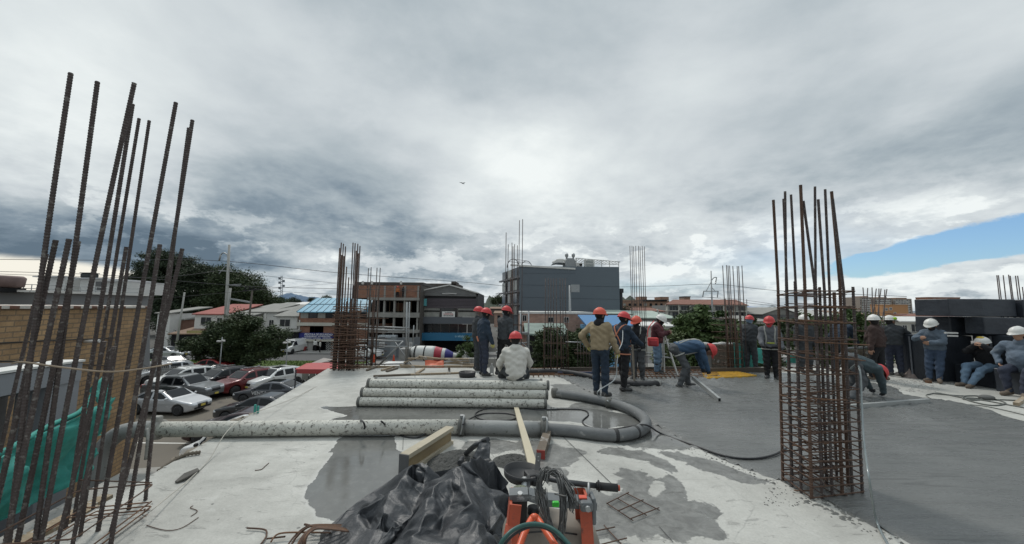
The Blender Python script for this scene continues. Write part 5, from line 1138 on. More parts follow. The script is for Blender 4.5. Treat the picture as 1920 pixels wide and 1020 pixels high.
far_cage('bundle of eight bars in front of the grey block', 1040, 698, 10.0, [(1023, 521), (1028, 521), (1033, 522), (1038, 522), (1043, 522), (1050, 521), (1055, 522), (1060, 522)], .52, .3, 1.2, 4, .011, [(1020, 610), (1034, 625), (1046, 612), (1052, 630), (1064, 600)])
far_cage('tall thin bars behind the man with the tool, over the far flats', 1194, 700, 10.8, [(1181, 461), (1185, 461), (1188, 462), (1192, 461), (1197, 461), (1200, 462), (1204, 461), (1208, 462)], .40, .3, 1.0, 3, .010)
far_cage('rebar column between the drooping tree and the teal posts', 1372, 698, 10.4, [(1355, 498), (1362, 497), (1365, 498), (1368, 498), (1374, 499), (1382, 499), (1385, 499), (1391, 498)], .55, .35, 1.5, 9, .013, [(1360, 560), (1370, 580), (1378, 600), (1388, 590), (1364, 610), (1375, 570), (1383, 620)])
far_cage('splayed bars behind the man in the brown jumper', 1645, 705, 9.8, [(1618, 539), (1627, 540), (1635, 539), (1643, 541), (1648, 541), (1652, 541), (1659, 543), (1663, 542)], .36, .3, 1.2, 4, .012, [(1634, 560), (1640, 575)], m=rust_d, vert=False)
far_cage('row of bars sticking up behind the black blocks at far right', 1900, 640, 9.6, [(1869, 516), (1872, 516), (1881, 516), (1891, 515), (1894, 517), (1904, 517), (1908, 517), (1917, 538)], .62, .3, 1.2, 3, .011)
far_cage('short starter bars in front of the hedge near the beige jacket', 1096, 692, 10.4, [(1083, 637), (1088, 640), (1094, 632), (1100, 640), (1105, 634), (1109, 642)], .42, .2, .5, 2, .010)

# ================================================================== SCAFFOLD, EDGE BOARDS
def scaffold(label, Y, lines, r=.024):
    xs = [at(x, y, Y) for l in lines for x, y in (l[:2], l[2:4])]; t = thing('scaffold', label, 'scaffold', (sum(p.x for p in xs) / len(xs), Y, min(p.z for p in xs)), 0, 'scaffold frames along the far deck edge')
    for l in lines:
        dy = l[4] if len(l) > 4 else 0; mb = MB(); mb.tube([at(l[0], l[1], Y + dy), at(l[2], l[3], Y + dy)], r * (l[5] if len(l) > 5 else 1), 7); mb.build('pipe', steel, t, True)
    return t
scaffold('galvanised scaffold with crossed braces right of the dense rebar column', 11.3, [(686, 612, 768, 615), (655, 617, 765, 620, .05, 1.3), (662, 637, 756, 640, 0, 1.2), (660, 649, 764, 650, -.1), (763, 566, 761, 692, 0, 1.2), (768, 566, 764, 692, .3), (663, 636, 662, 690, 0, 2.2), (666, 655, 696, 686), (706, 689, 756, 640, -.05, 1.2), (660, 684, 765, 682, .1), (776, 610, 774, 640, .2, .8), (662, 640, 650, 690, .3, .8), (740, 640, 775, 690, .5, .6)])
t = scaffold('scaffold frame with ladder braces behind the seated man', 11.0, [(976, 588, 977, 690), (991, 583, 991, 692, 0, 1.1), (935, 624, 992, 625, 0, 1.6), (930, 620, 975, 621, .4), (930, 661, 992, 662, 0, 1.6), (930, 655, 988, 642, .1, .8), (976, 640, 992, 655, .1, .8), (932, 690, 976, 640, .2, .8), (978, 668, 992, 690, .2, .8)])
scaffold('leaning guard rails in front of the blue shed', 11.0, [(1060, 641, 1090, 642, 0, .8), (1132, 640, 1165, 655, 0, 1.2), (1130, 612, 1155, 640, .1), (1155, 640, 1135, 665, .1), (1154, 636, 1154, 695, 0), (1166, 640, 1290, 646, .4, .8), (1240, 650, 1243, 692, .4), (1180, 660, 1250, 664, .3, .7), (1236, 668, 1262, 672, 0, .8)])
board_d = mat('dark_form_board', (.075, .062, .05), .85, .3, 3, spot=(.22, .2, .18), sscale=5, sthr=.6)
def plankline(name, label, cat, a, b, w, h, m, bev=.004, group=None):
    a, b = Vector(a), Vector(b); t_ = MB(); t_.bar(a, b, w, h); o = t_.build(name, m); return tag(o, label, cat, group)
plankline('form_board', 'dark form board along the far edge of the pour behind the workers', 'form board', onz(1050, 694, .07), onz(1322, 692, .07), .05, .14, board_d)
plankline('form_board', 'dark form board at the foot of the upright planks', 'form board', onz(1322, 696, .08), onz(1462, 694, .08), .05, .16, board_d)
plankline('form_board', 'pale timber edge strip in front of the scaffold at the left far edge', 'form board', onz(640, 688, .03), onz(905, 687, .03), .06, .06, plank_m)
plankline('form_board', 'blue edged board near the hanging hose foot behind the tarp pipes', 'form board', onz(1046, 700, .05), onz(1120, 700, .05), .05, .08, mat('blue_board', (.04, .06, .12), .8, .3, 3))
pw = thing('plank_wall', 'upright grey planks fencing the deck edge behind the bending man', 'fence', onz(1370, 697)[:]); random.seed(51); x = 1322
while x < 1378:
    w = random.uniform(5.5, 8); a = at(x, 697, 11.3); b = at(x + w - .6, 697, 11.3); zt = at(x, random.uniform(645, 649), 11.3).z; part('board', [plank_d, mat('grey_plank', (.20, .19, .175), .9, .3, 3, stretch=(1, 1, .2))][random.random() < .6], pw, lambda m: m.bx(a.x, b.x, 11.3, 11.34, 0, zt)); x += w
cap = MB()
for i in range(9): p = at(1292 + i * 10, 646 + random.uniform(-2, 2), 11.6); cap.sph(p, .12, 8, sc=(1.3, 1, .55))
for i in range(9): pass
sk = thing('sandbags', 'row of pale sacks lying along the top of the upright planks', 'sacks', at(1330, 650, 11.6)[:])
for i in range(9): mb = MB(); p = at(1291 + i * 10.5, 646.5 + random.uniform(-1.5, 1.5), 11.55); mb.sph(p, .11, 10, sc=(1.4, 1.2, .6)); mb.build('sack', mat('pale_sack', (.42, .42, .40), .9, .2, 5), sk, True)
part('rail', plank_d, sk, lambda m: m.bar(at(1286, 653, 11.6), at(1382, 652, 11.6), .3, .05))
tw = thing('teal_planks', 'row of narrow teal painted boards beside the grey planks', 'fence', onz(1398, 697)[:]); x = 1378
teal = mat('teal_paint', (.05, .30, .25), .7, .2, 4)
while x < 1412: w = 4.2; a = at(x, 695, 11.2); b = at(x + w - .8, 695, 11.2); zt = at(x, 643 + (x - 1378) * .15, 11.2).z; part('board', teal, tw, lambda m: m.bx(a.x, b.x, 11.2, 11.23, 0, zt)); x += w
def sheet(name, label, cat, corners, m, thick=.02, sag=.05, n=10, seed=0):
    a, b, c, d = [Vector(p) for p in corners]; vs = []; mb = MB(); nr = (b - a).cross(d - a).normalized()
    for s in (0, 1):
        for i in range(n + 1):
            for j in range(n + 1):
                u, v = i / n, j / n; p = a.lerp(b, u).lerp(d.lerp(c, u), v); w = mnoise.fractal(p * 3 + Vector((seed, 0, 0)), .8, 2, 4) * sag; vs.append(p + nr * (w + s * thick))
    N = (n + 1) ** 2; fs = []
    for s in (0, 1):
        for i in range(n):
            for j in range(n): q = [s * N + i * (n + 1) + j, s * N + (i + 1) * (n + 1) + j, s * N + (i + 1) * (n + 1) + j + 1, s * N + i * (n + 1) + j + 1]; fs.append(tuple(q if s else q[::-1]))
    for i in range(n):
        for (p, q) in ((i, i + 1), (n * (n + 1) + i, n * (n + 1) + i + 1)): fs.append((p, q, q + N, p + N))
        for (p, q) in ((i * (n + 1), (i + 1) * (n + 1)), (i * (n + 1) + n, (i + 1) * (n + 1) + n)): fs.append((p, q, q + N, p + N))
    mb.add(vs, fs, 0, True); return tag(mb.build(name, m), label, cat)
teal_net = mat('teal_net', (.035, .24, .20), .8, .3, 9)
sheet('teal_sheet', 'turquoise sheet hung on the edge rail between two standing workers', 'sheet', [at(1409, 652, 11.4), at(1437, 653, 11.4), at(1436, 682, 11.3), at(1410, 678, 11.3)], teal, .02, .06)
sheet('teal_sheet', 'turquoise sheet scrap seen through the dense rebar column', 'sheet', [at(1474, 664, 10.8), at(1500, 669, 10.8), at(1498, 682, 10.8), at(1474, 679, 10.8)], teal, .02, .06, 10, 5)
fb1 = thing('plank_wall', 'dark upright boards right of the dense rebar column', 'fence', onz(1610, 700)[:]); x = 1590
while x < 1650: w = random.uniform(5, 8); a = at(x, 698, 10.9); b = at(x + w - .6, 698, 10.9); zt = at(x, 656, 10.9).z; part('board', plank_d, fb1, lambda m: m.bx(a.x, b.x, 10.9, 10.94, 0, zt)); x += w
part('rail', steel, fb1, lambda m: m.bar(at(1588, 653, 10.8), at(1632, 651, 10.8), .05))
# orange sheet, timber scraps, block parapet on the far edge
sheet('orange_sheet', 'orange plastic sheet lying below the mixer drum', 'sheet', [onz(797, 689, .01), onz(832, 689, .01), at(832, 676, 11.2), at(797, 676, 11.2)], mat('orange_plastic', (.55, .12, .055), .6, .15, 3), .02, .05)
random.seed(61)
scr = [((720, 690), (758, 697), 'first', .02), ((716, 698), (733, 692), 'b', .05), ((742, 694), (735, 699), 'c', .03)]
for i, (x0, y0, x1, y1, lb) in enumerate(((688, 694, 710, 686, 'short dark board lying left of the loose sticks on the far deck'), (716, 694, 736, 688, 'thin stick on the far deck behind the pipe stack, left one'), (725, 696, 745, 690, 'thin stick on the far deck right beside the other'), (781, 700, 795, 691, 'short dark stick on the slab behind the middle of the pipe stack'), (700, 705, 770, 702, 'long dark timber lying directly behind the pipe stack'), (770, 702, 862, 699, 'long timber running up to the black rubber tub'))):
    plankline('timber', lb, 'timber', onz(x0, y0, .03), onz(x1, y1, .03), .07, .04, [plank_d, plank_m][i % 2])
for i, (x0, y0, x1, y1, lb) in enumerate(((757, 680, 790, 668, 'pale board leaning against the concrete rubble left of the mixer'), (785, 668, 852, 676, 'long thin plank on the debris below the mixer drum'), (800, 684, 880, 677, 'broken board on the debris heap under the mixer funnel'), (835, 673, 862, 678, 'short pale board on top of the debris heap'), (750, 684, 800, 687, 'board lying flat at the left of the orange sheet'), (825, 680, 895, 684, 'grey board running right from the debris heap'), (765, 672, 880, 673, 'thin rail lying over the orange sheet'))):
    plankline('timber', lb, 'timber', at(x0, y0, 11.2), at(x1, y1, 11.3), .09, .035, plank_m)
cp = thing('block_parapet', 'low wall of grey blocks behind the legs of the standing pair', 'wall', onz(905, 690)[:])
for i in range(8): part('block', conc_m, cp, lambda m: fb(m, 868 + i * 8.5, 875.8 + i * 8.5, 672, 689, 11.6, .15))
pl = MB(); pl.tube([onz(842, 691), onz(842, 691, .13)], .03, 8); tag(pl.build('pipe_stub', rust), 'stubby pipe standing up from the slab below the mixer', 'pipe')
# debris of lumber heap at centre
for i in range(7): pass

# ================================================================== CONCRETE PUMP PIPES
pipe_m = mat('pump_pipe', (.54, .53, .475), .85, .22, 1.6, bump=.6, bscale=28, spot=(.17, .16, .14), sscale=24, sthr=.535, detail=9)
pipe_g = mat('pump_pipe_grey', (.27, .275, .265), .8, .2, 2, bump=.3, bscale=40, spot=(.13, .13, .12), sscale=9, sthr=.6)
def pipe_piece(label, a, b, r=.078, m=pipe_m, group='pump pipes stacked on the slab'):
    t = thing('pump_pipe', label, 'pipe', Vector(a)[:], 0, group); a, b = Vector(a), Vector(b); d = (b - a).normalized(); mb = MB()
    mb.tube([a, b], r, 22, cap=False); mb.tube([b, a], r * .86, 22, cap=False); mb.build('tube', m, t, True)
    for p, s in ((a, 1), (b, -1)):
        mb = MB(); mb.lathe([(r * .86, 0), (r * 1.14, 0), (r * 1.14, .035), (r * 1.0, .05)], p, 22, d * s); mb.v = mb.v; mb.f = mb.f[:-2]; mb.mi = mb.mi[:-2]; mb.sm = mb.sm[:-2]; mb.build('collar', mat('collar_dark', (.12, .12, .11), .8, .3, 9), t, True)
    return t
a0 = [(-2.72, 6.78), (-2.68, 6.95), (-2.66, 7.12)]
def stp(x, y, z): return Vector((x, y, z))
L0, R0 = -2.68, .63
pipe_piece('lowest front white pipe of the stack, smeared with concrete', (L0 - .02, 6.70, .082), (R0, 6.66, .082))
pipe_piece('middle row white pipe of the stack, dark stained left end', (L0, 6.79, .222), (R0 + .03, 6.74, .222))
pipe_piece('topmost white pipe of the stack, beneath the seated man', (L0 + .07, 6.89, .362), (R0 + .06, 6.83, .362))
pipe_piece('pipe of the stack hidden behind the lowest front one', (L0, 6.87, .082), (R0, 6.83, .082))
pipe_piece('pipe peeking out behind the topmost white pipe', (L0 + .14, 7.05, .362), (R0 - .05, 7.0, .362), m=pipe_g)
pipe_piece('pipe of the stack hidden under the peeking rear pipe', (L0, 6.97, .222), (R0, 6.93, .222)); pipe_piece('rearmost bottom pipe of the stack', (L0, 7.04, .082), (R0, 7.0, .082))
# the line in use
PZ = .11
la, lb_, lc = at(296, 798, 5.06), onz(866, 800, PZ), onz(1020, 804, PZ); la.z = PZ + .0
pt = thing('delivery_pipe', 'long dirty white delivery pipe lying across the slab', 'pipe', lb_[:])
mb = MB(); mb.tube([la, lb_], .098, 24); mb.build('tube', pipe_m, pt, True)
mb = MB(); q = la; mb.tube(smooth_path([q + Vector((-.02, 0, 0)), q + Vector((-.25, 0, .0)), q + Vector((-.5, -.02, -.06)), q + Vector((-.66, -.05, -.28)), q + Vector((-.68, -.08, -.6)), q + Vector((-.68, -.1, -1.2))], 5), .10, 20); mb.build('elbow', pipe_g, pt, True)
mb = MB(); mb.lathe([(.10, -.05), (.125, -.045), (.13, 0), (.125, .045), (.10, .05)], la, 22, (1, 0, 0)); mb.box(la + Vector((0, -.02, .14)), (.1, .09, .08), bev=.02); mb.tube(smooth_path([la + Vector((-.02, -.12, .05)), la + Vector((.05, -.17, -.08)), la + Vector((.03, -.15, -.32))], 4), .02, 6); mb.build('coupling', conc_m, pt, True)
mb = MB(); mb.tube([lb_, lc], .092, 24); mb.build('middle_tube', pipe_g, pt, True)
def coupling(par, p, ax, r, label=None):
    mb = MB(); mb.lathe([(r * .98, -.045), (r * 1.25, -.04), (r * 1.3, -.012), (r * 1.12, 0), (r * 1.3, .012), (r * 1.25, .04), (r * .98, .045)], p, 24, ax); o = mb.build('coupling', MATS['collar_dark'], par, True)
    mb = MB(); ax = Vector(ax).normalized(); mb.tube(smooth_path([p + Vector((0, -.02, r * 1.2)), p + Vector((.03, -.02, r * 1.55)), p + Vector((.035, -.1, r * 1.4)), p + Vector((.02, -.14, r * .3)), p + Vector((0, -.13, -r * .6))], 4), .012, 6); mb.box(p + Vector((0, 0, r * 1.35)), (.06, .05, .05), bev=.01); mb.box(p + Vector((0, -.02, -r * 1.3)), (.06, .05, .05), bev=.01); mb.build('clamp_lever', steel, o, True)
coupling(pt, lb_, (1, 0, 0), .1); coupling(pt, lc, (1, -.05, 0), .1)
hose_m = mat('rubber_hose', (.14, .145, .145), .75, .25, 2.5, bump=.25, bscale=40, spot=(.27, .27, .26), sscale=5, sthr=.58)
hpx = [(1022, 804), (1075, 808), (1120, 814), (1160, 816), (1195, 809), (1211, 797), (1205, 782), (1180, 767), (1140, 754), (1095, 745), (1040, 737)]
hp = [onz(x, y, .085) for x, y in hpx]; hb = thing('rubber_hose', 'thick grey rubber hose curving back round from the delivery pipe', 'hose', hp[3][:]); mb = MB(); mb.tube(smooth_path(hp, 10), .078, 22); mb.build('hose_body', hose_m, hb, True)
mb = MB(); p = hp[-1]; mb.lathe([(.07, -.06), (.1, -.05), (.105, .05), (.07, .06)], p, 20, (1, .1, 0)); mb.build('collar', MATS['collar_dark'], hb, True)
for (x, y) in ((1155, 816), (1192, 810)): mb = MB(); p = onz(x, y, .085); mb.lathe([(.079, -.03), (.084, -.02), (.084, .02), (.079, .03)], p, 20, (1, .05 if x < 1180 else .35, 0)); mb.build('band', mat('band_black', (.03, .03, .03), .7), hb, True)
p = onz(1142, 755, .085); mb = MB(); mb.lathe([(.079, -.05), (.094, -.045), (.094, .045), (.079, .05)], p, 20, (1, -.55, 0)); mb.tube([p + Vector((0, -.06, .07)), p + Vector((.12, -.14, .03))], .012, 6); mb.build('clamp', MATS['collar_dark'], hb, True)
bh_ = [onz(x, y, .07) for x, y in ((955, 697), (1000, 697), (1045, 697), (1090, 703), (1130, 712), (1175, 719), (1215, 721), (1236, 719))]; ho = thing('discharge_hose', 'black discharge hose lying behind the beige jacket towards the pour', 'hose', bh_[2][:])
mb = MB(); mb.tube(smooth_path(bh_, 8), .075, 18); mb.build('hose_body', mat('black_rubber', (.022, .022, .024), .6, .3, 5, spot=(.12, .12, .115), sscale=5, sthr=.6), ho, True)
mb = MB(); p = bh_[-1]; mb.lathe([(.07, -.1), (.095, -.09), (.1, 0), (.085, .02)], p, 16, (1, .0, 0)); mb.build('nozzle', conc_m, ho, True)
# supports
def hbeam():
    a, b = onz(757, 892), onz(843, 832); t = thing('timber_beam', 'yellow timber formwork beam propping the delivery pipe', 'timber beam', a[:]); d = (b - a)
    part('web', mat('beam_web', (.27, .205, .115), .75, .2, 2, stretch=(1, 5, 1), spot=(.18, .13, .07), sscale=4), t, lambda m: m.bar(a + Vector((0, 0, .1)), b + Vector((0, 0, .1)), .04, .14))
    fl = mat('beam_flange', (.38, .335, .25), .8, .2, 3, spot=(.28, .24, .17), sscale=6)
    part('flange', fl, t, lambda m: m.bar(a + Vector((0, 0, .195)), b + Vector((0, 0, .195)), .11, .045)); part('flange', fl, t, lambda m: m.bar(a + Vector((0, 0, .022)), b + Vector((0, 0, .022)), .11, .045))
    part('end_plate', mat('grey_end', (.12, .12, .12), .8), t, lambda m: m.box(a + Vector((0, 0, .11)) - d.normalized() * .008, (.115, .012, .21), math.atan2(d.y, d.x) - PI / 2))
hbeam()
plankline('plank', 'pale narrow plank leaning over the delivery pipe', 'plank', onz(968, 765, .05), at(999, 874, 3.2), .075, .03, mat('new_plank', (.46, .41, .30), .8, .15, 3, stretch=(1, .3, 1)))
rt = thing('timber_block', 'red ended square timber block under the right pipe coupling', 'timber block', onz(1017, 850)[:]); a, b = onz(1014, 852, .055), onz(1026, 815, .055)
part('body', plank_d, rt, lambda m: m.bar(a, b, .10, .10)); part('end_face', mat('red_end', (.30, .05, .04), .7, .25, 8), rt, lambda m: m.bar(a - (b - a).normalized() * .012, a, .098, .098))
bl_ = MB(); bl_.bar(onz(798, 826, .03), onz(800, 822, .03), .1, .05)
# loose cables
cable_m = mat('cable_rubber', (.018, .018, .02), .5, .1, 5)
def cable(label, pts, r=.012, m=cable_m, k=8, name='cable', cat='cable', group=None):
    mb = MB(); mb.tube(smooth_path(pts, k), r, 7); return tag(mb.build(name, m), label, cat, group)
Z = .012
cable('black cable looping behind the delivery pipe and trailing to the rebar column', [onz(x, y, z) for x, y, z in ((868, 796, .21), (882, 785, .06), (905, 776, Z), (945, 775, Z), (970, 780, Z), (960, 787, Z), (925, 789, Z), (896, 784, Z), (893, 774, Z), (915, 766, Z), (960, 763, Z), (1010, 768, Z), (1060, 767, Z), (1095, 769, Z), (1103, 778, Z), (1092, 790, Z), (1105, 801, Z), (1145, 805, Z), (1185, 799, .1), (1212, 797, .175), (1240, 813, Z), (1300, 835, Z), (1360, 855, .04), (1410, 860, .04), (1450, 853, .045), (1475, 840, .05))])
cable('short black cable drooping over the middle of the delivery pipe', [onz(655, 790, .03), onz(668, 788, .05), at(680, 790, 4.97), at(684, 800, 4.95), at(683, 804, 4.96)])
cable('black cable arching under the pipe beside the yellow beam', [at(715, 790, 5.0), onz(735, 806, .03), onz(755, 818, Z), onz(780, 821, Z), onz(800, 812, .05), onz(815, 806, .1)])
cable('pale string line stretched along the left deck edge', [onz(668, 682, .4), onz(655, 691, .02), onz(560, 742, .03), onz(450, 788, .22), onz(385, 870, .02), onz(283, 958, .1)], .005, mat('string', (.42, .40, .35), .9), name='string_line', cat='string')
cable('loose rusty tie wire curled on the bare slab near the left stirrups', [onz(x, y, .01) for x, y in ((275, 985), (310, 994), (340, 990), (372, 970))], .003, rust)
cable('small squiggle of wire on the slab at lower left', [onz(x, y, .01) for x, y in ((358, 968), (370, 958), (357, 952), (362, 948))], .003, rust)
cable('thin wire squiggle left of the large puddle', [onz(x, y, .01) for x, y in ((478, 882), (490, 880), (497, 874), (504, 868))], .004, rust)
sk_ = thing('sacking', 'torn strip of grey sacking lying at the left deck edge', 'sacking', onz(350, 895)[:]); mb = MB(); P = [onz(328, 905, .01), onz(345, 890, .03), onz(370, 880, .02), onz(374, 884, .012), onz(350, 897, .03), onz(332, 906, .01)]; mb.ext(P, (0, 0, .015)); mb.build('cloth', mat('sacking', (.10, .095, .085), .95, .3, 6), sk_, True)
tp = MB(); p = onz(481, 775); tp.box(p + Vector((-.03, 0, .07)), (.035, .03, .14), .4, bev=.008); tp.box(p + Vector((.02, 0, .06)), (.03, .03, .12), -.3, bev=.008); tag(tp.build('teal_clamp', teal), 'small teal plastic clamp on the left deck edge', 'clamp')
# rubber tub, bottle
tb = thing('rubber_tub', 'round black rubber tub standing behind the pipe stack', 'tub', onz(876, 707)[:]); part('bowl', MATS['black_rubber'], tb, lambda m: m.lathe([(.17, 0), (.2, .02), (.215, .13), (.2, .135), (.17, .03), (.0, .025)], onz(876, 707), 28))
bt = thing('bottle', 'white plastic bottle at the feet of the standing pair', 'bottle', onz(922, 703)[:]); part('body', mat('milky_plastic', (.6, .6, .58), .4, .05), bt, lambda m: m.lathe([(.05, 0), (.056, .02), (.056, .2), (.02, .26), (.02, .3)], onz(922, 703), 14)); part('cap', white_p, bt, lambda m: m.lathe([(.023, 0), (.023, .03)], onz(922, 703, .3), 10))
# mesh mats under the far workers
def mesh_mat(label, quad, nx, ny, r, m, z=.03, cat='rebar mesh', group='rebar meshes lying on the slab', over=.06):
    a, b, c, d = [onz(x, y, z) for x, y in quad]; t = thing('rebar_mesh', label, cat, a[:], 0, group); 
    for i in range(nx):
        u = i / (nx - 1); p, q = a.lerp(b, u), d.lerp(c, u); e = (q - p) * over; mb = MB(); mb.tube([p - e, q + e], r, 6); mb.build('wire', m, t, True)
    for j in range(ny):
        v = j / (ny - 1); p, q = a.lerp(d, v), b.lerp(c, v); e = (q - p) * over; h = Vector((0, 0, 2 * r)); mb = MB(); mb.tube([p - e + h, q + e + h], r, 6); mb.build('wire', m, t, True)
mesh_mat('square cut of rebar mesh lying right of the red machine', [(1140, 945), (1177, 926), (1233, 955), (1184, 974)], 3, 3, .0045, rust, .02)
mesh_mat('broken corner of rebar mesh at the bottom beside the red machine', [(1106, 1000), (1140, 993), (1160, 1015), (1120, 1025)], 2, 2, .0045, rust, .02, over=.4)
mesh_mat('orange rusty mesh on the far strip behind the beige jacket', [(1000, 705), (1180, 703), (1160, 690), (1000, 692)], 20, 6, .012, rust_o, .035)
mesh_mat('orange rusty mesh between the two harnessed men and the white helmet', [(1180, 708), (1340, 706), (1330, 692), (1170, 692)], 20, 6, .012, rust_o, .05)
ym = mat('yellow_plastic', (.54, .31, .03), .7, .35, 6, spot=(.16, .13, .08), sscale=9, sthr=.6); yt_ = thing('yellow_grating', 'bright yellow plastic grating mat right of the bending man', 'grating', onz(1365, 703)[:])
a, b, c, d = onz(1322, 712, .03), onz(1418, 706, .03), onz(1380, 698, .03), onz(1318, 699, .03)
for i in range(18): u = i / 17; p, q = a.lerp(b, u), d.lerp(c, u); part('slat', ym, yt_, lambda m: m.bar(p, q, .035, .06))
for j in range(9): v = j / 8; p, q = a.lerp(d, v), b.lerp(c, v); part('slat', ym, yt_, lambda m: m.bar(p + Vector((0, 0, .012)), q + Vector((0, 0, .012)), .035, .06))

# ================================================================== BLACK WRAPPED BLOCKS
def wrap_mat():
    m = bpy.data.materials.new('black_wrap'); m.use_nodes = True; T = NT(m.node_tree); b = m.node_tree.nodes['Principled BSDF']
    v = T.n('ShaderNodeTexCoord').outputs['Object']; n = T.noise(v, 1.5, 6, .6); n2 = T.noise(v, 9, 6, .7, 1.5)
    c = T.mix(T.mapr(n, .3, .7), (.022, .026, .034), (.045, .053, .066)); s = T.mapr(n2, .64, .70, 0, .5, True); c = T.mix(s, c, (.14, .15, .165))
    T.link(c, b.inputs['Base Color']); b.inputs['Roughness'].default_value = .48; bp = T.n('ShaderNodeBump'); bp.inputs['Strength'].default_value = .35; bp.inputs['Distance'].default_value = .02
    T.link(T.noise(v, 3.2, 5, .6, 1.2), bp.inputs['Height']); T.link(bp.outputs[0], b.inputs['Normal']); return m
wrap = wrap_mat()
tape = mat('grey_tape', (.16, .17, .19), .5, .15, 4)
def wblock(label, c, s, rz=0.0, tapes=True):
    t = thing('wrapped_block', label, 'wrapped block', (c[0], c[1], c[2] - s[2] / 2), rz, 'black wrapped polystyrene blocks stacked at the right')
    bm = bmesh.new(); bmesh.ops.create_cube(bm, size=1); bmesh.ops.scale(bm, vec=s, verts=bm.verts); bmesh.ops.bevel(bm, geom=bm.edges[:], offset=.014, segments=1, affect='EDGES'); bmesh.ops.subdivide_edges(bm, edges=bm.edges[:], cuts=6, use_grid_fill=True)
    sd = c[0] * 3 + c[1]
    for v in bm.verts: v.co += Vector(v.co).normalized() * mnoise.fractal(v.co * 2.5 + Vector((sd, 0, 0)), .8, 2, 4) * .010; v.co.z += s[2] / 2
    me = bpy.data.meshes.new('block'); bm.to_mesh(me); bm.free(); me.materials.append(wrap)
    o = bpy.data.objects.new('block', me); COL.objects.link(o); o.parent = t
    if s[2] > .6: mb = MB(); mb.box((-s[0] / 2 - .03, s[1] * .1, s[2] / 2), (.008, .04, s[2] * .92)); mb.build('tape', tape, t)
def bblock(label, x0, x1, y0, y1, z0, z1, rz=.03): wblock(label, ((x0 + x1) / 2, (y0 + y1) / 2, (z0 + z1) / 2), (x1 - x0, y1 - y0, z1 - z0), rz)
bblock('standing block at the far left end, where two men lean', 10.62, 11.7, 9.45, 10.25, 0, 1.14)
bblock('block in the dark recess under the long top block', 11.2, 12.6, 9.5, 10.3, 1.15, 1.62)
bblock('low seat block under the man filming with his phone', 11.1, 12.1, 8.5, 9.4, 0, .46)
bblock('low seat block under the big man in the blue shirt', 10.85, 12.0, 7.5, 8.45, 0, .50)
bblock('dark block rising behind the man with the phone', 11.65, 13, 8.5, 9.42, .47, 1.2)
bblock('dark block rising behind the big seated man', 11.6, 13, 7.4, 8.45, .51, 1.2)
bblock('scuffed block with a pale rubbed corner under the right end of the top blocks', 11.35, 13.1, 8.9, 9.3, 1.215, 1.62, 0)
bblock('long top block reaching out over the gap at the left', 10.77, 12.44, 9.1, 9.88, 1.64, 2.07, 0)
bblock('short top block cut off by the right photo edge', 12.47, 14, 9.0, 10.1, 1.63, 2.06, 0)

for i, (x0, x1, y, lb) in enumerate(((1706, 1728, 623, 'upper short white bar left of the leaning man'), (1708, 1722, 628, 'lower short white bar left of the leaning man'), (1772, 1795, 624, 'upper white bar right of the leaning man'), (1778, 1795, 629.5, 'lower white bar right of the leaning man'))):
    plankline('white_rail', lb, 'rail', at(x0, y, 10.2 if i < 2 else 9.0), at(x1, y + .5, 10.2 if i < 2 else 9.0), .04, .035, white_p)
# floor clutter at right
cable_g = mat('grey_hose', (.12, .125, .115), .7, .2, 5)
cable('long grey cable snaking over the dry slab to the right edge', [onz(x, y, .012) for x, y in ((1738, 740), (1760, 737), (1800, 745), (1840, 750), (1880, 757), (1960, 772))], .011, cable_g)
cable('looped cable coil lying on the dry slab before the seated men', [onz(x, y, .014) for x, y in ((1752, 738), (1800, 742), (1830, 742), (1850, 745), (1830, 750), (1806, 748), (1812, 742), (1845, 744), (1885, 755), (1860, 760), (1820, 752), (1812, 746), (1850, 748), (1930, 752))], .012, cable_g)
cable('thin cable strand curling along the edge of the fresh concrete', [onz(x, y, .012) for x, y in ((1736, 741), (1748, 748), (1790, 757), (1850, 762), (1950, 785))], .008, cable_g)
bg_ = MB(); p = onz(1850, 749); bg_.sph(p + Vector((0, 0, .04)), .12, 12, sc=(1.2, .8, .45)); tag(bg_.build('grey_bundle', mat('bundle_grey', (.11, .11, .105), .9, .3, 5)), 'small dark grey bundle lying in the cable coil', 'bundle')
plankline('timber', 'timber offcut pointing in from the right edge near the big man', 'timber', onz(1905, 758, .03), onz(1935, 738, .03), .07, .06, plank_m)
def rag(label, cx, cy, rx, ry, h, m, seed):
    p = onz(cx, cy); mb = MB(); n = 26; vs = []
    for i in range(n + 1):
        for j in range(n + 1):
            u, v = (i / n - .5) * 2, (j / n - .5) * 2; rr = math.hypot(u, v); k = max(0, 1 - rr ** 2.5); q = Vector((u * 2 + seed, v * 2, 0)); vs.append((p.x + u * rx, p.y + v * ry, (h * k * (.6 + .8 * abs(mnoise.fractal(q, .7, 2, 4)))) - .004))
    mb.add(vs, [(i * (n + 1) + j, (i + 1) * (n + 1) + j, (i + 1) * (n + 1) + j + 1, i * (n + 1) + j + 1) for i in range(n) for j in range(n)], 0, True); return tag(mb.build('cloth', m), label, 'cloth')
rag('crumpled pale brown cloth at the foot of the leaning block', 1718, 708, .30, .22, .28, mat('cloth_brown', (.27, .22, .20), .9, .25, 5), 1)
rag('dark rags on the slab below the pointing men', 1694, 704, .3, .2, .12, mat('cloth_dark', (.07, .065, .06), .9, .3, 5), 4)
plankline('brick_piece', 'small brick beside the boots of the leaning man', 'brick', onz(1738, 716, .03), onz(1744, 716, .03), .08, .06, rust_o)
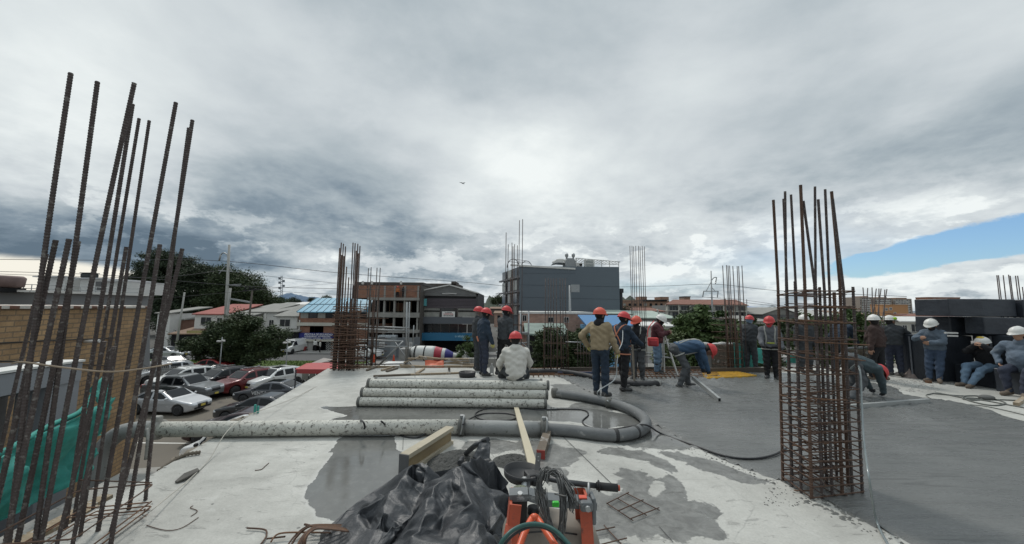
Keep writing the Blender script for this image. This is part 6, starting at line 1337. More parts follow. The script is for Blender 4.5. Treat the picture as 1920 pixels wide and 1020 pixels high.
# ================================================================== VEHICLES
def poly_sdf(poly, X, Z):
    """signed distance to a closed polygon in the x-z plane"""
    d = np.full(X.shape, 1e9); s = np.ones(X.shape); n = len(poly)
    for i in range(n):
        ax, az = poly[i]; bx, bz = poly[i - 1]; ex, ez = bx - ax, bz - az; wx, wz = X - ax, Z - az
        t = np.clip((wx * ex + wz * ez) / (ex * ex + ez * ez), 0, 1); d = np.minimum(d, (wx - ex * t) ** 2 + (wz - ez * t) ** 2)
        c1, c2, c3 = Z >= az, Z < bz, ex * wz > ez * wx; s = np.where((c1 & c2 & c3) | (~c1 & ~c2 & ~c3), -s, s)
    return s * np.sqrt(d)
CAR = {
 'sedan': dict(L=4.55, W=.90, H=1.45, belt=.92, r=.32, wx=(1.42, -1.30), prof=[(2.27, .30), (2.29, .55), (2.18, .74), (1.30, .93), (.95, .98), (.25, 1.38), (-.2, 1.45), (-.9, 1.42), (-1.65, 1.08), (-2.2, 1.02), (-2.28, .7), (-2.25, .3), (-1.9, .2), (1.9, .2)],
   side=[[(.83, .98), (.20, 1.33), (-.28, 1.38), (-.28, .96)], [(-.36, .96), (-.36, 1.38), (-.85, 1.34), (-1.38, 1.06), (-1.38, 1.0)]], wind=[(1.02, 1.0), (.22, 1.42), (.02, 1.42), (.70, 1.0)], rear=[(-1.02, 1.40), (-1.68, 1.09), (-1.45, 1.06), (-.85, 1.37)]),
 'suv': dict(L=4.5, W=.93, H=1.68, belt=1.05, r=.36, wx=(1.38, -1.30), prof=[(2.22, .35), (2.25, .70), (2.12, .95), (1.35, 1.10), (1.05, 1.13), (.45, 1.58), (.0, 1.68), (-1.3, 1.66), (-1.85, 1.52), (-2.15, 1.1), (-2.24, .8), (-2.2, .32), (-1.9, .25), (1.9, .25)],
   side=[[(.92, 1.12), (.40, 1.50), (-.1, 1.57), (-.1, 1.09)], [(-.2, 1.09), (-.2, 1.57), (-1.0, 1.56), (-1.0, 1.10)], [(-1.1, 1.1), (-1.1, 1.55), (-1.5, 1.5), (-1.75, 1.18)]], wind=[(1.10, 1.15), (.40, 1.63), (.2, 1.62), (.8, 1.15)], rear=[(-1.85, 1.5), (-2.15, 1.15), (-1.95, 1.12), (-1.7, 1.45)]),
 'pickup': dict(L=5.2, W=.93, H=1.76, belt=1.12, r=.38, wx=(1.65, -1.55), prof=[(2.58, .42), (2.60, .8), (2.48, 1.02), (1.55, 1.15), (1.25, 1.17), (.65, 1.66), (.25, 1.76), (-.75, 1.74), (-1.0, 1.62), (-1.08, 1.14), (-2.55, 1.12), (-2.6, .8), (-2.55, .42), (-2.2, .34), (2.2, .34)],
   side=[[(1.1, 1.17), (.62, 1.58), (.08, 1.64), (.08, 1.15)], [(0, 1.15), (0, 1.64), (-.7, 1.62), (-.9, 1.2)]], wind=[(1.30, 1.19), (.60, 1.71), (.4, 1.70), (1.0, 1.19)], rear=[(-.95, 1.62), (-1.06, 1.22), (-.9, 1.2), (-.8, 1.6)]),
 'van': dict(L=4.9, W=.95, H=1.95, belt=1.1, r=.34, wx=(1.65, -1.45), prof=[(2.42, .35), (2.44, .8), (2.25, 1.02), (1.75, 1.12), (1.2, 1.80), (.8, 1.93), (-2.2, 1.95), (-2.42, 1.75), (-2.45, .8), (-2.42, .35), (-2.1, .26), (2.1, .26)],
   side=[[(1.62, 1.13), (1.15, 1.68), (.55, 1.75), (.55, 1.12)]], wind=[(1.80, 1.15), (1.20, 1.85), (1.0, 1.84), (1.5, 1.15)], rear=[(-2.38, 1.75), (-2.46, 1.25), (-2.3, 1.25), (-2.25, 1.7)]),
}
tyre_m = mat('tyre_rubber', (.02, .02, .021), .8, .2, 8); rim_m = mat('rim_metal', (.36, .37, .38), .35, .1, 9, metal=.7); trim_m = mat('black_trim', (.015, .015, .016), .6, .1, 9)
lamp_m = mat('headlamp_glass', (.62, .64, .66), .1, .05, 9, spec=.8); tail_m = mat('tail_lamp_red', (.30, .01, .012), .25, .05, 9); plate_m = mat('plate_yellow', (.62, .50, .10), .6, .03)
glass_c = mat('car_glass', (.008, .010, .012), .08, .05, 2, spec=.35)
def relax(V, Fc, it):
    if len(Fc) == 0: return V
    Fa = np.array(Fc); E = np.concatenate([Fa[:, [i, (i + 1) % 4]] for i in range(4)]); E = np.concatenate([E, E[:, ::-1]]); n = np.bincount(E[:, 0], minlength=len(V))[:, None]
    for k in range(it * 2):
        A = np.zeros_like(V); np.add.at(A, E[:, 0], V[E[:, 1]]); V = V + (.55 if k % 2 == 0 else -.53) * (A / np.maximum(n, 1) - V)
    return V
_car_cache = {}
def car_shapes(kind):
    if kind in _car_cache: return _car_cache[kind]
    K = CAR[kind]; h = .045; L, W, H = K['L'], K['W'], K['H']
    ax = [np.arange(-L / 2 - .12, L / 2 + .13, h), np.arange(-W - .12, W + .13, h), np.arange(0, H + .13, h)]
    X, Y, Z = np.meshgrid(*ax, indexing='ij'); lo = np.array([a[0] for a in ax]); r0 = .07
    P2 = poly_sdf(K['prof'], X[:, 0, :], Z[:, 0, :]) + r0; P2 = P2[:, None, :].repeat(Y.shape[1], 1)
    w = W - np.maximum(0, Z - K['belt']) * .36 - .16 * (np.abs(X) / (L / 2)) ** 6 - np.maximum(0, .5 - Z) * .06 - np.where(X > 0, .05, .02) * (np.abs(X) / (L / 2)) ** 2
    w = w + .012 * np.exp(-((Z - .72) / .06) ** 2); D2 = np.abs(Y) - w + r0
    d = np.minimum(np.maximum(P2, D2), 0) + np.hypot(np.maximum(P2, 0), np.maximum(D2, 0)) - r0
    body = d.copy(); out = {}
    for wx in K['wx']:
        c = np.maximum(np.hypot(X - wx, Z - K['r']) - K['r'] * 1.16, (W - .27) - np.abs(Y)); body = np.maximum(body, -c)
    if kind == 'pickup': body = np.maximum(body, -np.maximum(np.maximum(np.abs(X + 1.83) - .66, np.abs(Y) - .74), .75 - Z))
    def net(f):
        V, Fc = surface_net(f, lo, h); V = relax(V, Fc, 3); mb = MB(); mb.add(V.tolist(), Fc, 0, True); return mb
    out['body'] = net(body)
    def inter(pol, extra=None, off=.012):
        q = poly_sdf(pol, X[:, 0, :], Z[:, 0, :])[:, None, :].repeat(Y.shape[1], 1); q = np.maximum(d - off, q)
        if extra is not None: q = np.maximum(q, extra)
        return net(q)
    out['side_window'] = [inter(s) for s in K['side']]
    out['windscreen'] = inter(K['wind'], np.abs(Y) - (W - .22)); out['rear_window'] = inter(K['rear'], np.abs(Y) - (W - .26))
    def boxp(x0, x1, y0, y1, z0, z1, off=.014):
        q = np.maximum.reduce([d - off, x0 - X, X - x1, y0 - Y, Y - y1, z0 - Z, Z - z1]); return net(q)
    zb = K['prof'][1][1]; f = L / 2
    out['headlight'] = [boxp(f - .45, f + .1, s * .56 - .22, s * .56 + .22, zb + .02, zb + .17) if kind != 'van' else boxp(f - .4, f + .1, s * .6 - .2, s * .6 + .2, .78, .98) for s in (-1, 1)]
    out['grille'] = boxp(f - .3, f + .1, -.36, .36, zb - .12, zb + .10); out['bumper_vent'] = boxp(f - .3, f + .1, -.6, .6, .32, .46)
    out['tail_light'] = [boxp(-f - .1, -f + .22, s * .68 - .16, s * .68 + .16, zb + .08, zb + .3) for s in (-1, 1)]
    _car_cache[kind] = out; return out
_wheel_meshes = {}
def car(kind, label, x, y, heading, paint, group, roof=None, name='parked_car', cat='car', z=GZ, text=None, low=False):
    t = thing(name, label, cat, (x, y, z), heading, group); S = car_shapes(kind); K = CAR[kind]; first = {}
    def put(nm, key, m, idx=None, par=t):
        ck = (kind, nm, idx); me = _wheel_meshes.get(ck)
        src = S[key] if idx is None else S[key][idx]
        if me is None: o = src.build(nm, m, par); _wheel_meshes[ck] = o.data
        else: o = bpy.data.objects.new(nm, me.copy() if nm == 'body' else me); COL.objects.link(o); o.parent = par; 
        if nm == 'body': o.data.materials.clear(); o.data.materials.append(paint)
        return o
    body = put('body', 'body', paint)
    for i in range(len(S['side_window'])): put('side_window', 'side_window', glass_c, i)
    put('windscreen', 'windscreen', glass_c); put('rear_window', 'rear_window', glass_c); put('grille', 'grille', trim_m); put('bumper_vent', 'bumper_vent', trim_m)
    for i in (0, 1): put('headlight', 'headlight', lamp_m, i); put('tail_light', 'tail_light', tail_m, i)
    for wx in K['wx']:
        for s in (-1, 1):
            w = bpy.data.objects.new('wheel', None); COL.objects.link(w); w.parent = t; w.location = (wx, s * (K['W'] - .13), K['r']); w.rotation_euler = (0, 0, 0 if s > 0 else PI)
            if 'tyre' not in _wheel_meshes:
                mb = MB(); mb.lathe([(.62, -.11), (.93, -.11), (1.0, -.07), (1.0, .07), (.93, .11), (.66, .11)], (0, 0, 0), 28, (0, 1, 0)); o = mb.build('tyre', tyre_m, w); _wheel_meshes['tyre'] = o.data
                mb = MB(); mb.lathe([(.64, .06), (.64, .112), (.58, .10), (.55, .05), (.15, .06), (.13, .09), (.0, .095)], (0, 0, 0), 28, (0, 1, 0))
                for k in range(10): a = 2 * PI * k / 10; mb.bar((math.cos(a) * .12, .085, math.sin(a) * .12), (math.cos(a) * .58, .095, math.sin(a) * .58), .085, .03, up=(0, 1, 0))
                q = mb.build('rim', rim_m, w); _wheel_meshes['rim'] = q.data
            else:
                o = bpy.data.objects.new('tyre', _wheel_meshes['tyre']); q = bpy.data.objects.new('rim', _wheel_meshes['rim'])
                for e in (o, q): COL.objects.link(e); e.parent = w
            for e in (o, q): e.scale = (K['r'], 1, K['r'])
    for s in (-1, 1):
        mb = MB(); mb.sph((K['wind'][0][0] - .25, s * (K['W'] + .09), K['belt'] + .1), .1, 10, sc=(.7, 1.1, .75)); mb.build('mirror', paint if kind != 'van' else trim_m, t)
    for sx in (1, -1):
        mb = MB(); mb.box((sx * (K['L'] / 2 + .03), 0, .52 if sx > 0 else .78), (.02, .30, .12)); mb.build('number_plate', plate_m, t)
    if kind == 'suv':
        for s in (-1, 1): mb = MB(); mb.tube(smooth_path([(.2, s * .62, 1.66), (0, s * .62, 1.73), (-1.2, s * .62, 1.71), (-1.4, s * .62, 1.66)], 4), .018, 6); mb.build('roof_rail', rim_m, t)
    if kind in ('sedan', 'suv') and roof:
        mb = MB(); mb.box((-.3, 0, K['H'] - .005), (.85, .8, .03), bev=.01); mb.build('sunroof', glass_c, t)
    # door seams and handles
    for s in (-1, 1):
        for hx in ((.1, -.75) if kind != 'van' else (.6,)): mb = MB(); mb.box((hx - .25, s * (K['W'] + .02), K['belt'] - .14), (.17, .03, .028), bev=.008); mb.build('door_handle', rim_m, t)
    return t
def paint(n, c, r=.28, metal=.25): 
    m = mat('paint_' + n, c, r, .05, 1.0, metal=metal, spec=.6, coat=.6); return m
P_silver, P_grey, P_white, P_black, P_red, P_dark, P_ired = paint('silver', (.46, .47, .48), metal=.4), paint('grey', (.16, .17, .175)), paint('white', (.72, .72, .70), metal=0), paint('black', (.025, .026, .03)), paint('red', (.14, .012, .015)), paint('dark_grey', (.05, .055, .065)), paint('bright_red', (.38, .03, .03))
G1, G2 = 'cars parked in the car park', 'vehicles on the street beyond the fence'
def gx(px, py): p = onz(px, py, GZ); return p.x, p.y
def cpx(kind, label, px, py, head, pm, g, **k):     # px,py: middle of the near side, on the ground
    x, y = gx(px, py); return car(kind, label, x, y, R(head), pm, g, **k)
cpx('sedan', 'silver saloon parked nearest the brick wall, nose to the right', 316, 772, -4, P_silver, G1, roof=True)
cpx('pickup', 'dark grey double cab pickup behind the silver saloon', 342, 748, -5, P_grey, G1)
cpx('suv', 'white car behind the grey pickup, nose towards the deck', 343, 728, -112, P_white, G1)
cpx('suv', 'black estate parked left of the dark red one', 413, 729, -112, P_black, G1)
cpx('suv', 'dark red off-roader parked between black and white ones', 462, 733, -112, P_red, G1)
c6 = cpx('suv', 'white off-roader with black sunroof at the right of the row', 515, 728, -112, P_white, G1, roof=True)
c7 = cpx('sedan', 'dark grey saloon with white lettering on its door, nose to the left', 509, 752, 184, P_dark, G1, roof=True)
cpx('sedan', 'black saloon partly hidden under the deck edge beside the teal clamp', 487, 785, 184, P_black, G1)
cpx('sedan', 'very dark plum saloon just above the delivery pipe', 450, 822, 190, paint('plum', (.035, .012, .014)), G1)
cpx('van', 'white van directly below the delivery pipe by the deck edge', 470, 872, 182, P_white, G1)
cpx('sedan', 'black saloon half hidden behind the white car by the fence', 388, 715, -112, P_black, G1)
cpx('sedan', 'red saloon behind the palisade fence, left of the thin mast', 393, 699, 178, P_ired, G2)
cpx('sedan', 'black car waiting on the kerb left of the wide tree', 322, 693, -20, P_black, G2)
cpx('sedan', 'silver car passing in front of the brown roofed shop', 314, 671, 2, P_silver, G2)
cpx('van', 'white van sheltering in the grey carport', 550, 661, -90, P_white, G2)
cpx('pickup', 'white pickup standing behind the scaffold braces', 680, 672, 0, P_white, G2)
cpx('sedan', 'dark car among the shadows left of the silver passing car', 300, 706, -40, P_dark, G1)
cpx('suv', 'silver car tail at the far left end of the parked row', 302, 715, -112, P_silver, G1)
def door_text(t, body, size, x, z, side, m):
    cu = bpy.data.curves.new('lettering', 'FONT'); cu.body = body; cu.size = size; cu.align_x = 'CENTER'; cu.extrude = .004; tmp = bpy.data.objects.new('lettering', cu); COL.objects.link(tmp)
    me = bpy.data.meshes.new_from_object(tmp.evaluated_get(bpy.context.evaluated_depsgraph_get())); bpy.data.objects.remove(tmp)
    for v in me.vertices: v.co = Vector((x - v.co.x * 1.0, side * (.95 + v.co.z), z + v.co.y))
    me.materials.append(m); o = bpy.data.objects.new('lettering', me); COL.objects.link(o); o.parent = t
wt_ = mat('sign_white', (.75, .75, .75), .6, .03)
door_text(c7, 'VENTA', .32, .35, .66, 1, wt_); door_text(c7, 'TOTAL', .18, .30, .48, 1, wt_)
# motorcycle beside the kiosk
def moto(px, py, label):
    x, y = gx(px, py); t = thing('motorcycle', label, 'motorcycle', (x, y, GZ), R(200)); 
    for wx in (.65, -.62): mb = MB(); mb.lathe([(.24, -.05), (.30, -.04), (.30, .04), (.24, .05)], (wx, 0, .30), 20, (0, 1, 0)); mb.build('wheel', tyre_m, t)
    mb = MB(); mb.sph((.15, 0, .78), .2, 12, sc=(1.5, .7, .8)); mb.box((0, 0, .45), (.5, .25, .35), bev=.05); mb.build('tank', P_black, t); mb = MB(); mb.box((-.45, 0, .82), (.7, .25, .1), bev=.04); mb.build('seat', trim_m, t)
    mb = MB(); mb.tube([(.65, .06, .3), (.42, .06, 1.0)], .025, 6); mb.tube([(.65, -.06, .3), (.42, -.06, 1.0)], .025, 6); mb.tube([(.42, -.35, 1.05), (.46, 0, 1.0), (.42, .35, 1.05)], .016, 6); mb.build('fork', rim_m, t); mb = MB(); mb.sph((.55, 0, .92), .09, 10); mb.build('headlight', lamp_m, t)
moto(581, 724, 'black motorcycle by the gate kiosk'); 
# mixer truck
def mixer():
    Y = 28.5; t = thing('mixer_truck', 'concrete mixer truck with white, red and blue drum behind the deck', 'mixer truck', (at(815, 662, Y).x, Y, GZ), 0)
    a = at(770, 660, Y); e = at(857, 667, Y); ax = (e - a); L = ax.length; d = ax / L; s = F / Y
    prof = [(0, 8), (.06, 12.5), (.16, 14.5), (.30, 15), (.42, 15.8), (.52, 15.9), (.62, 14), (.74, 13), (.80, 11), (.93, 5.5), (1.0, 3.6)]
    P = [(h * L, r * 1.0 / s * .88) for h, r in prof]
    def seg(nm, h0, h1, m, k=1.0):
        q = []; 
        for j in range(9):
            h = h0 + (h1 - h0) * j / 8; 
            for (x0, r0_), (x1, r1_) in zip(prof, prof[1:]):
                if x0 <= h <= x1: rr = r0_ + (r1_ - r0_) * (h - x0) / (x1 - x0); break
            q.append((rr / s * .88 * k, h * L))
        mb = MB(); mb.lathe(q, a, 30, d); return mb.build(nm, m, t, True)
    wp, rp, bp_ = mat('drum_white', (.55, .55, .52), .6, .15, 1, spot=(.38, .37, .34), sscale=2), mat('drum_red', (.36, .03, .05), .5, .1, 1), mat('drum_blue', (.035, .03, .17), .5, .1, 1)
    seg('drum', 0, .525, wp); seg('red_band', .5255, .68, rp); seg('white_band', .6805, .75, wp); seg('blue_band', .7505, .92, bp_); seg('drum_mouth', .9205, 1.0, wp)
    for h in (.10, .30): mb = MB(); mb.lathe([(15.2 / s * .9, h * L), (15.6 / s * .9, h * L + .03), (15.2 / s * .9, h * L + .09)], a, 30, d); mb.build('drum_ring', trim_m, t, True)
    mb = MB(); c = at(866, 666, Y); mb.lathe([(.25, -.35), (.38, -.1), (.38, .15), (.2, .35)], c, 16, (1, 0, .2)); mb.box(at(872, 661, Y), (.7, .5, .25), bev=.08); mb.build('funnel', wp, t, True)
    mb = MB(); mb.box(at(762, 662, Y), (.7, 1.6, .8), bev=.05); mb.build('water_tank', mat('grey_metal_dirty', (.22, .22, .21), .7, .3, 2), t, True)
    fx0, fx1 = at(712, 690, Y).x, at(868, 690, Y).x; part('frame', trim_m, t, lambda m: m.bx(fx0, fx1, Y - .45, Y + .45, GZ + .85, GZ + 1.1))
    cab = part('cab', mat('cab_white', (.6, .6, .58), .5, .1, 1), t, lambda m: m.box(((at(740, 690, Y).x), Y, GZ + 1.55), (1.9, 2.3, 1.9), bev=.12)); part('cab_window', glass_c, t, lambda m: m.box((at(739, 690, Y).x, Y - 1.16, GZ + 1.95), (1.0, .03, .65), bev=.01))
    for px in (738, 812, 838): 
        for sy in (-1, 1): part('wheel', tyre_m, t, lambda m: m.lathe([(.3, -.15), (.5, -.14), (.52, 0), (.5, .14), (.3, .15)], (at(px, 700, Y).x, Y + sy * .95, GZ + .52), 24, (0, 1, 0)))
    part('mudguard', conc_m, t, lambda m: m.tube([Vector((at(780, 690, Y).x + math.cos(q) * .8, Y - 1.1, GZ + 1.0 + math.sin(q) * .9)) for q in np.linspace(.1, 3.0, 12)], .08, 6))
mixer()
cn = MB()
for px, lb in ((701, 'orange traffic cone left of the scaffold brace'), (738, 'orange traffic cone in front of the grey hoarding')):
    p = at(px, 678, 45); t = thing('traffic_cone', lb, 'traffic cone', (p.x, p.y, GZ)); mb = MB(); mb.box((0, 0, .03), (.45, .45, .06)); mb.build('base', trim_m, t); mb = MB(); mb.lathe([(.2, .06), (.05, 1.0), (.03, 1.05)], (0, 0, 0), 16); mb.build('cone', mat('cone_orange', (.6, .08, .03), .6), t)
ch = thing('plastic_chair', 'red plastic lounger standing by the shop grille', 'chair', (at(568, 663, 56).x, 56, GZ + .13)); part('seat', P_ired, ch, lambda m: m.box(at(569, 659, 56), (1.2, .6, .15), bev=.04)); part('backrest', P_ired, ch, lambda m: m.bar(at(571, 658, 56), at(574, 650, 56), .6, .1))
# ================================================================== PEOPLE
skin_a = mat('skin_tan', (.36, .20, .13), .6, .1, 8); skin_d = mat('skin_brown', (.22, .12, .08), .6, .1, 8)
def cloth(n, c, **k): return mat('cloth_' + n, c, .9, k.pop('var', .28), 4.5, bump=.6, bscale=14, **k)
C_navy = cloth('navy', (.02, .034, .055), spot=(.07, .08, .09), sscale=5, sthr=.63); C_denim = cloth('denim', (.045, .070, .115), spot=(.10, .12, .14), sscale=5); C_ddenim = cloth('dark_denim', (.028, .034, .055), spot=(.07, .07, .07), sscale=6, sthr=.62)
C_jean = cloth('light_jean', (.13, .20, .28), spot=(.2, .24, .28), sscale=5); C_beige = cloth('beige', (.30, .235, .145), var=.16, spot=(.20, .16, .11), sscale=6, sthr=.62); C_hood = cloth('oatmeal', (.57, .55, .50), var=.08, spot=(.33, .31, .28), sscale=5, sthr=.66); C_black = cloth('black', (.012, .012, .014)); C_char = cloth('charcoal', (.045, .05, .055))
C_maroon = cloth('maroon', (.07, .02, .025)); C_brown = cloth('jumper', (.045, .026, .022)); C_blue = cloth('work_blue', (.10, .13, .165), spot=(.14, .18, .22), sscale=4, sthr=.63); C_teal = cloth('teal_grey', (.06, .085, .095)); C_grey = cloth('grey', (.11, .115, .125)); C_trous = cloth('muddy_grey', (.075, .08, .085), spot=(.17, .165, .15), sscale=6, sthr=.6)
boot_m = mat('rubber_boot', (.03, .03, .03), .5, .3, 8, spot=(.15, .145, .135), sscale=7, sthr=.56); shoe_m = mat('muddy_shoe', (.14, .11, .085), .9, .3, 9)
glove_y = mat('yellow_glove', (.42, .38, .13), .85, .25, 12); glove_w = mat('pale_glove', (.40, .39, .35), .9, .25, 12); glove_k = mat('dark_glove', (.03, .032, .035), .85, .25, 12)
hel_r = mat('helmet_red', (.52, .045, .045), .5, .08, 3, spec=.4, spot=(.36, .05, .045), sscale=6, sthr=.66); hel_o = mat('helmet_orange', (.60, .085, .045), .5, .08, 3, spot=(.42, .08, .05), sscale=6, sthr=.66); hel_w = mat('helmet_white', (.66, .65, .61), .4, .08, 3, spot=(.5, .48, .43), sscale=7, sthr=.64); hel_y = mat('helmet_yellow', (.60, .42, .06), .4, .1, 3)
strap_o = mat('strap_orange', (.50, .20, .12), .8, .2, 9); strap_g = mat('strap_grey', (.34, .34, .31), .8, .2, 9); strap_y = mat('strap_lime', (.45, .50, .08), .8, .2, 9)

def ik(a, b, l1, l2, pole):
    a, b, pole = Vector(a), Vector(b), Vector(pole); d = b - a; L = min(d.length, (l1 + l2) * .998); d.normalize(); b = a + d * L
    x = (l1 * l1 - l2 * l2 + L * L) / (2 * L); y = math.sqrt(max(l1 * l1 - x * x, 0)); p = (pole - d * pole.dot(d))
    p = p.normalized() if p.length > 1e-4 else d.orthogonal().normalized(); return a + d * x + p * y, b
def wrinkle(f, amp, seed, sc=1.0):
    X, Y, Z = f.grid(); s = seed * 1.7
    w = np.sin(X * 23 * sc + 3 * np.sin(Z * 9 + s) + s) * np.sin(Z * 31 * sc + 2.2 * np.sin(Y * 12 + X * 7 + s)) + .6 * np.sin(Z * 55 * sc + 4 * np.sin(X * 14 - s) + Y * 20)
    f.d += w * amp
def hand_prims(wr, fdir, side, pn, grip, sc):
    """palm, four fingers and thumb from wrist wr pointing along fdir; pn: palm normal; grip 0 open..1 closed"""
    z = Vector(fdir).normalized(); n = Vector(pn); n = (n - z * n.dot(z)).normalized(); x = z.cross(n) * side; out = []
    pal = [(wr + z * .02 - x * .014, wr + z * .085 - x * .028), (wr + z * .02, wr + z * .09), (wr + z * .02 + x * .014, wr + z * .082 + x * .027)]
    for a, b in pal: out.append((a, b, .0155 * sc, .0135 * sc))
    for i, (o, ln) in enumerate(((-.031, .066), (-.0105, .078), (.0105, .073), (.030, .056))):
        b = wr + z * (.088 - abs(i - 1.4) * .004) + x * o; c0 = (.22 + .15 * i * .3) + grip * 1.15; dirs = []; ang = c0 * .6; p = b
        for j, f in enumerate((.45, .32, .25)):
            dd = z * math.cos(ang) + n * math.sin(ang); q = p + dd * ln * f; out.append((p, q, .0088 * sc, .0078 * sc)); p = q; ang += c0 * .75
    t0 = wr + z * .03 - x * .026; t1 = t0 + (z * .6 - x * .75 + n * .3).normalized() * .04; t2 = t1 + (z * .85 - x * .15 + n * (.35 + grip * .6)).normalized() * .032
    out += [(t0, t1, .012 * sc, .0105 * sc), (t1, t2, .010 * sc, .0085 * sc)]
    return out
def person(label, x, y, face, P, W, z=0.0, h=1.72):
    """P: pose in metres (x right, y forward, z up from the ground); W: what they wear"""
    t = thing('person', label, 'person', (x, y, z), R(face), 'workers on the deck'); S = h / 1.72
    V = lambda q: Vector(q) * S
    pel, ch, hd = V(P.get('pel', (0, 0, .95))), V(P.get('ch', (0, .01, 1.40))), V(P.get('hd', (0, .03, 1.60)))
    up = (ch - pel).normalized(); tw = R(P.get('twist', 0)); xr = Vector((math.cos(tw), math.sin(tw), 0)); xr = (xr - up * xr.dot(up)).normalized(); fw = up.cross(xr) * 1.0
    hipx = Vector((1, 0, 0)); bulk = W.get('bulk', 1.0)
    sh = {s: ch + xr * (.175 * s * S * (.5 + .5 * bulk)) - up * .01 for s in (-1, 1)}; hip = {s: pel + hipx * (.095 * s * S) for s in (-1, 1)}
    fd = V(P.get('look', (0, 1, -.05))).normalized(); prim_t, prim_a, prim_l, prim_h = [], [], [], []
    hands, feet = {}, {}
    for s, k in ((-1, 'L'), (1, 'R')):
        w0 = V(P.get('hand' + k, (.27 * s, .06, .82))); el_, wr = ik(sh[s], w0, .285 * S, .26 * S, P.get('elb' + k, (.5 * s, -1, -.3)))
        prim_a += [(sh[s], el_, .056 * bulk, .045), (el_, wr, .044, .031)]; hands[s] = (el_, wr)
        f0 = V(P.get('foot' + k, (.11 * s, 0, .09))); kn, an = ik(hip[s], f0, .43 * S, .41 * S, P.get('knee' + k, (.12 * s, 1, 0)))
        td = Vector(P.get('toe' + k, (.25 * s, 1, 0))).normalized(); feet[s] = (kn, an, td)
        prim_l += [(hip[s], kn, .088 * (.4 + .6 * bulk), .061), (kn, kn.lerp(an, .35), .060, .058), (kn.lerp(an, .35), an, .058, .040)]
    mid = pel.lerp(ch, .45)
    for s in (-1, 1):
        prim_t += [(pel + hipx * .055 * s, mid + xr * .055 * s, .118 * bulk, .112 * bulk), (mid + xr * .06 * s, ch + xr * .075 * s - up * .08, .112 * bulk, .115)]
    prim_t += [(sh[-1] - up * .01, sh[1] - up * .01, .062, .062), (ch - up * .06, ch + up * .02, .10, .07)]
    if bulk > 1.05: prim_t.append((mid + fw * .06, pel + fw * .05 + up * .06, .13 * bulk, .12 * bulk))
    nk = ch.lerp(hd, .35)
    hup = (hd - nk).normalized(); hup = (hup + Vector((0, 0, .4))).normalized(); fd = (fd - hup * fd.dot(hup) * .6).normalized(); hx = fd.cross(hup).normalized(); hup = hx.cross(fd).normalized()
    prim_n = [(ch + up * .0, hd - hup * .05, .058, .052)]
    prim_h = [(hd + hup * .03 + fd * .005, hd + hup * .035 - fd * .025, .088, .086), (hd + fd * .03 + hup * .0, hd - hup * .075 + fd * .045, .068, .045), (hd - hx * .0 + fd * .085 + hup * .01, hd + fd * .098 - hup * .022, .011, .017)]
    prim_e = [(hd + hx * .086 * s + hup * .005, hd + hx * .088 * s - hup * .025 - fd * .005, .016, .012) for s in (-1, 1)]
    pts = [pel, ch, hd] + [q for s in (-1, 1) for q in (hands[s] + feet[s][:2] + (sh[s],))]
    pts += [feet[s][1] + feet[s][2] * .2 for s in (-1, 1)]
    lo = [min(p[i] for p in pts) - .22 for i in range(3)]; hi = [max(p[i] for p in pts) + .25 for i in range(3)]
    def net(prims, off, hh=.019, wr=0.0, k=.03, cut=None):
        f = Field(lo, hi, hh, k)
        for (a, b, ra, rb) in prims: f.cone(a, b, ra, rb, off)
        if wr: wrinkle(f, wr, x * 3 + y)
        if cut: cut(f)
        return f.into(MB())
    # body: one surface from head to feet, hands with fingers
    hp = {}
    for s, k in ((-1, 'L'), (1, 'R')):
        e, w = hands[s]; fdir = (w - e).normalized(); fdir = Vector(P.get('hdir' + k, fdir)).normalized(); pn = P.get('palm' + k, (-s * 1.0, .1, 0)); hp[s] = hand_prims(w - fdir * .005, fdir, s, pn, P.get('grip' + k, .35), 1.0)
    foot = [(feet[s][1] - feet[s][2] * .03 - Vector((0, 0, .035)), feet[s][1] + feet[s][2] * .14 - Vector((0, 0, .052)), .040, .030) for s in (-1, 1)]
    bm_ = net(prim_t + prim_a + prim_l + prim_n + prim_h + prim_e + foot, 0.0, .019)
    def handnet(mb, s, off, hh=.0075):
        al = [q for a, b, _, _ in hp[s] for q in (a, b)]; l2 = [min(p[i] for p in al) - .04 for i in range(3)]; h2 = [max(p[i] for p in al) + .04 for i in range(3)]; f = Field(l2, h2, hh, .006)
        for a, b, ra, rb in hp[s]: f.cone(a, b, ra, rb, off)
        e, w = hands[s]; f.cone(w, w + (w - e).normalized() * .02, .028, .024, off, .012); return f.into(mb)
    sk = W.get('skin', skin_d)
    for s in (-1, 1):
        if not W.get('glove'): handnet(bm_, s, .001)
    body = bm_.build('body', sk, t)
    # clothes
    hem = pel + up * (W.get('hem', -.04)); 
    def cutj(f):
        X, Y_, Z = f.grid(); f.d = np.maximum(f.d, -((X - hem.x) * up.x + (Y_ - hem.y) * up.y + (Z - hem.z) * up.z) + 0)
    arms = []
    for (a, b, ra, rb) in prim_a: arms.append((a, b, ra + .004, rb + .008))
    sl = W.get('sleeve', 1)
    jm = W['top']
    # jacket cut only on the torso: torso trimmed at the hem, arms joined after
    f = Field(lo, hi, .017, .03)
    for q in prim_t: f.cone(*q, .025)
    cutj(f)
    for q in arms: f.cone(*q, .014)
    f.cone(ch, ch.lerp(hd, .38), .07, .062, .012)
    if W.get('hood'): f.cone(ch + up * .05 - fw * .07 - xr * .05, ch + up * .05 - fw * .07 + xr * .05, .06, .06, 0); f.cone(ch + up * .05 - fw * .03 - xr * .09, ch + up * .07 + fw * .02 - xr * .06, .035, .03, 0); f.cone(ch + up * .05 - fw * .03 + xr * .09, ch + up * .07 + fw * .02 + xr * .06, .035, .03, 0)
    wrinkle(f, .0065, x * 2 + y * 5); jo = f.into(MB()).build(W.get('topname', 'jacket'), jm, t)
    f = Field(lo, hi, .017, .03)
    for q in prim_l: f.cone(*q, .017)
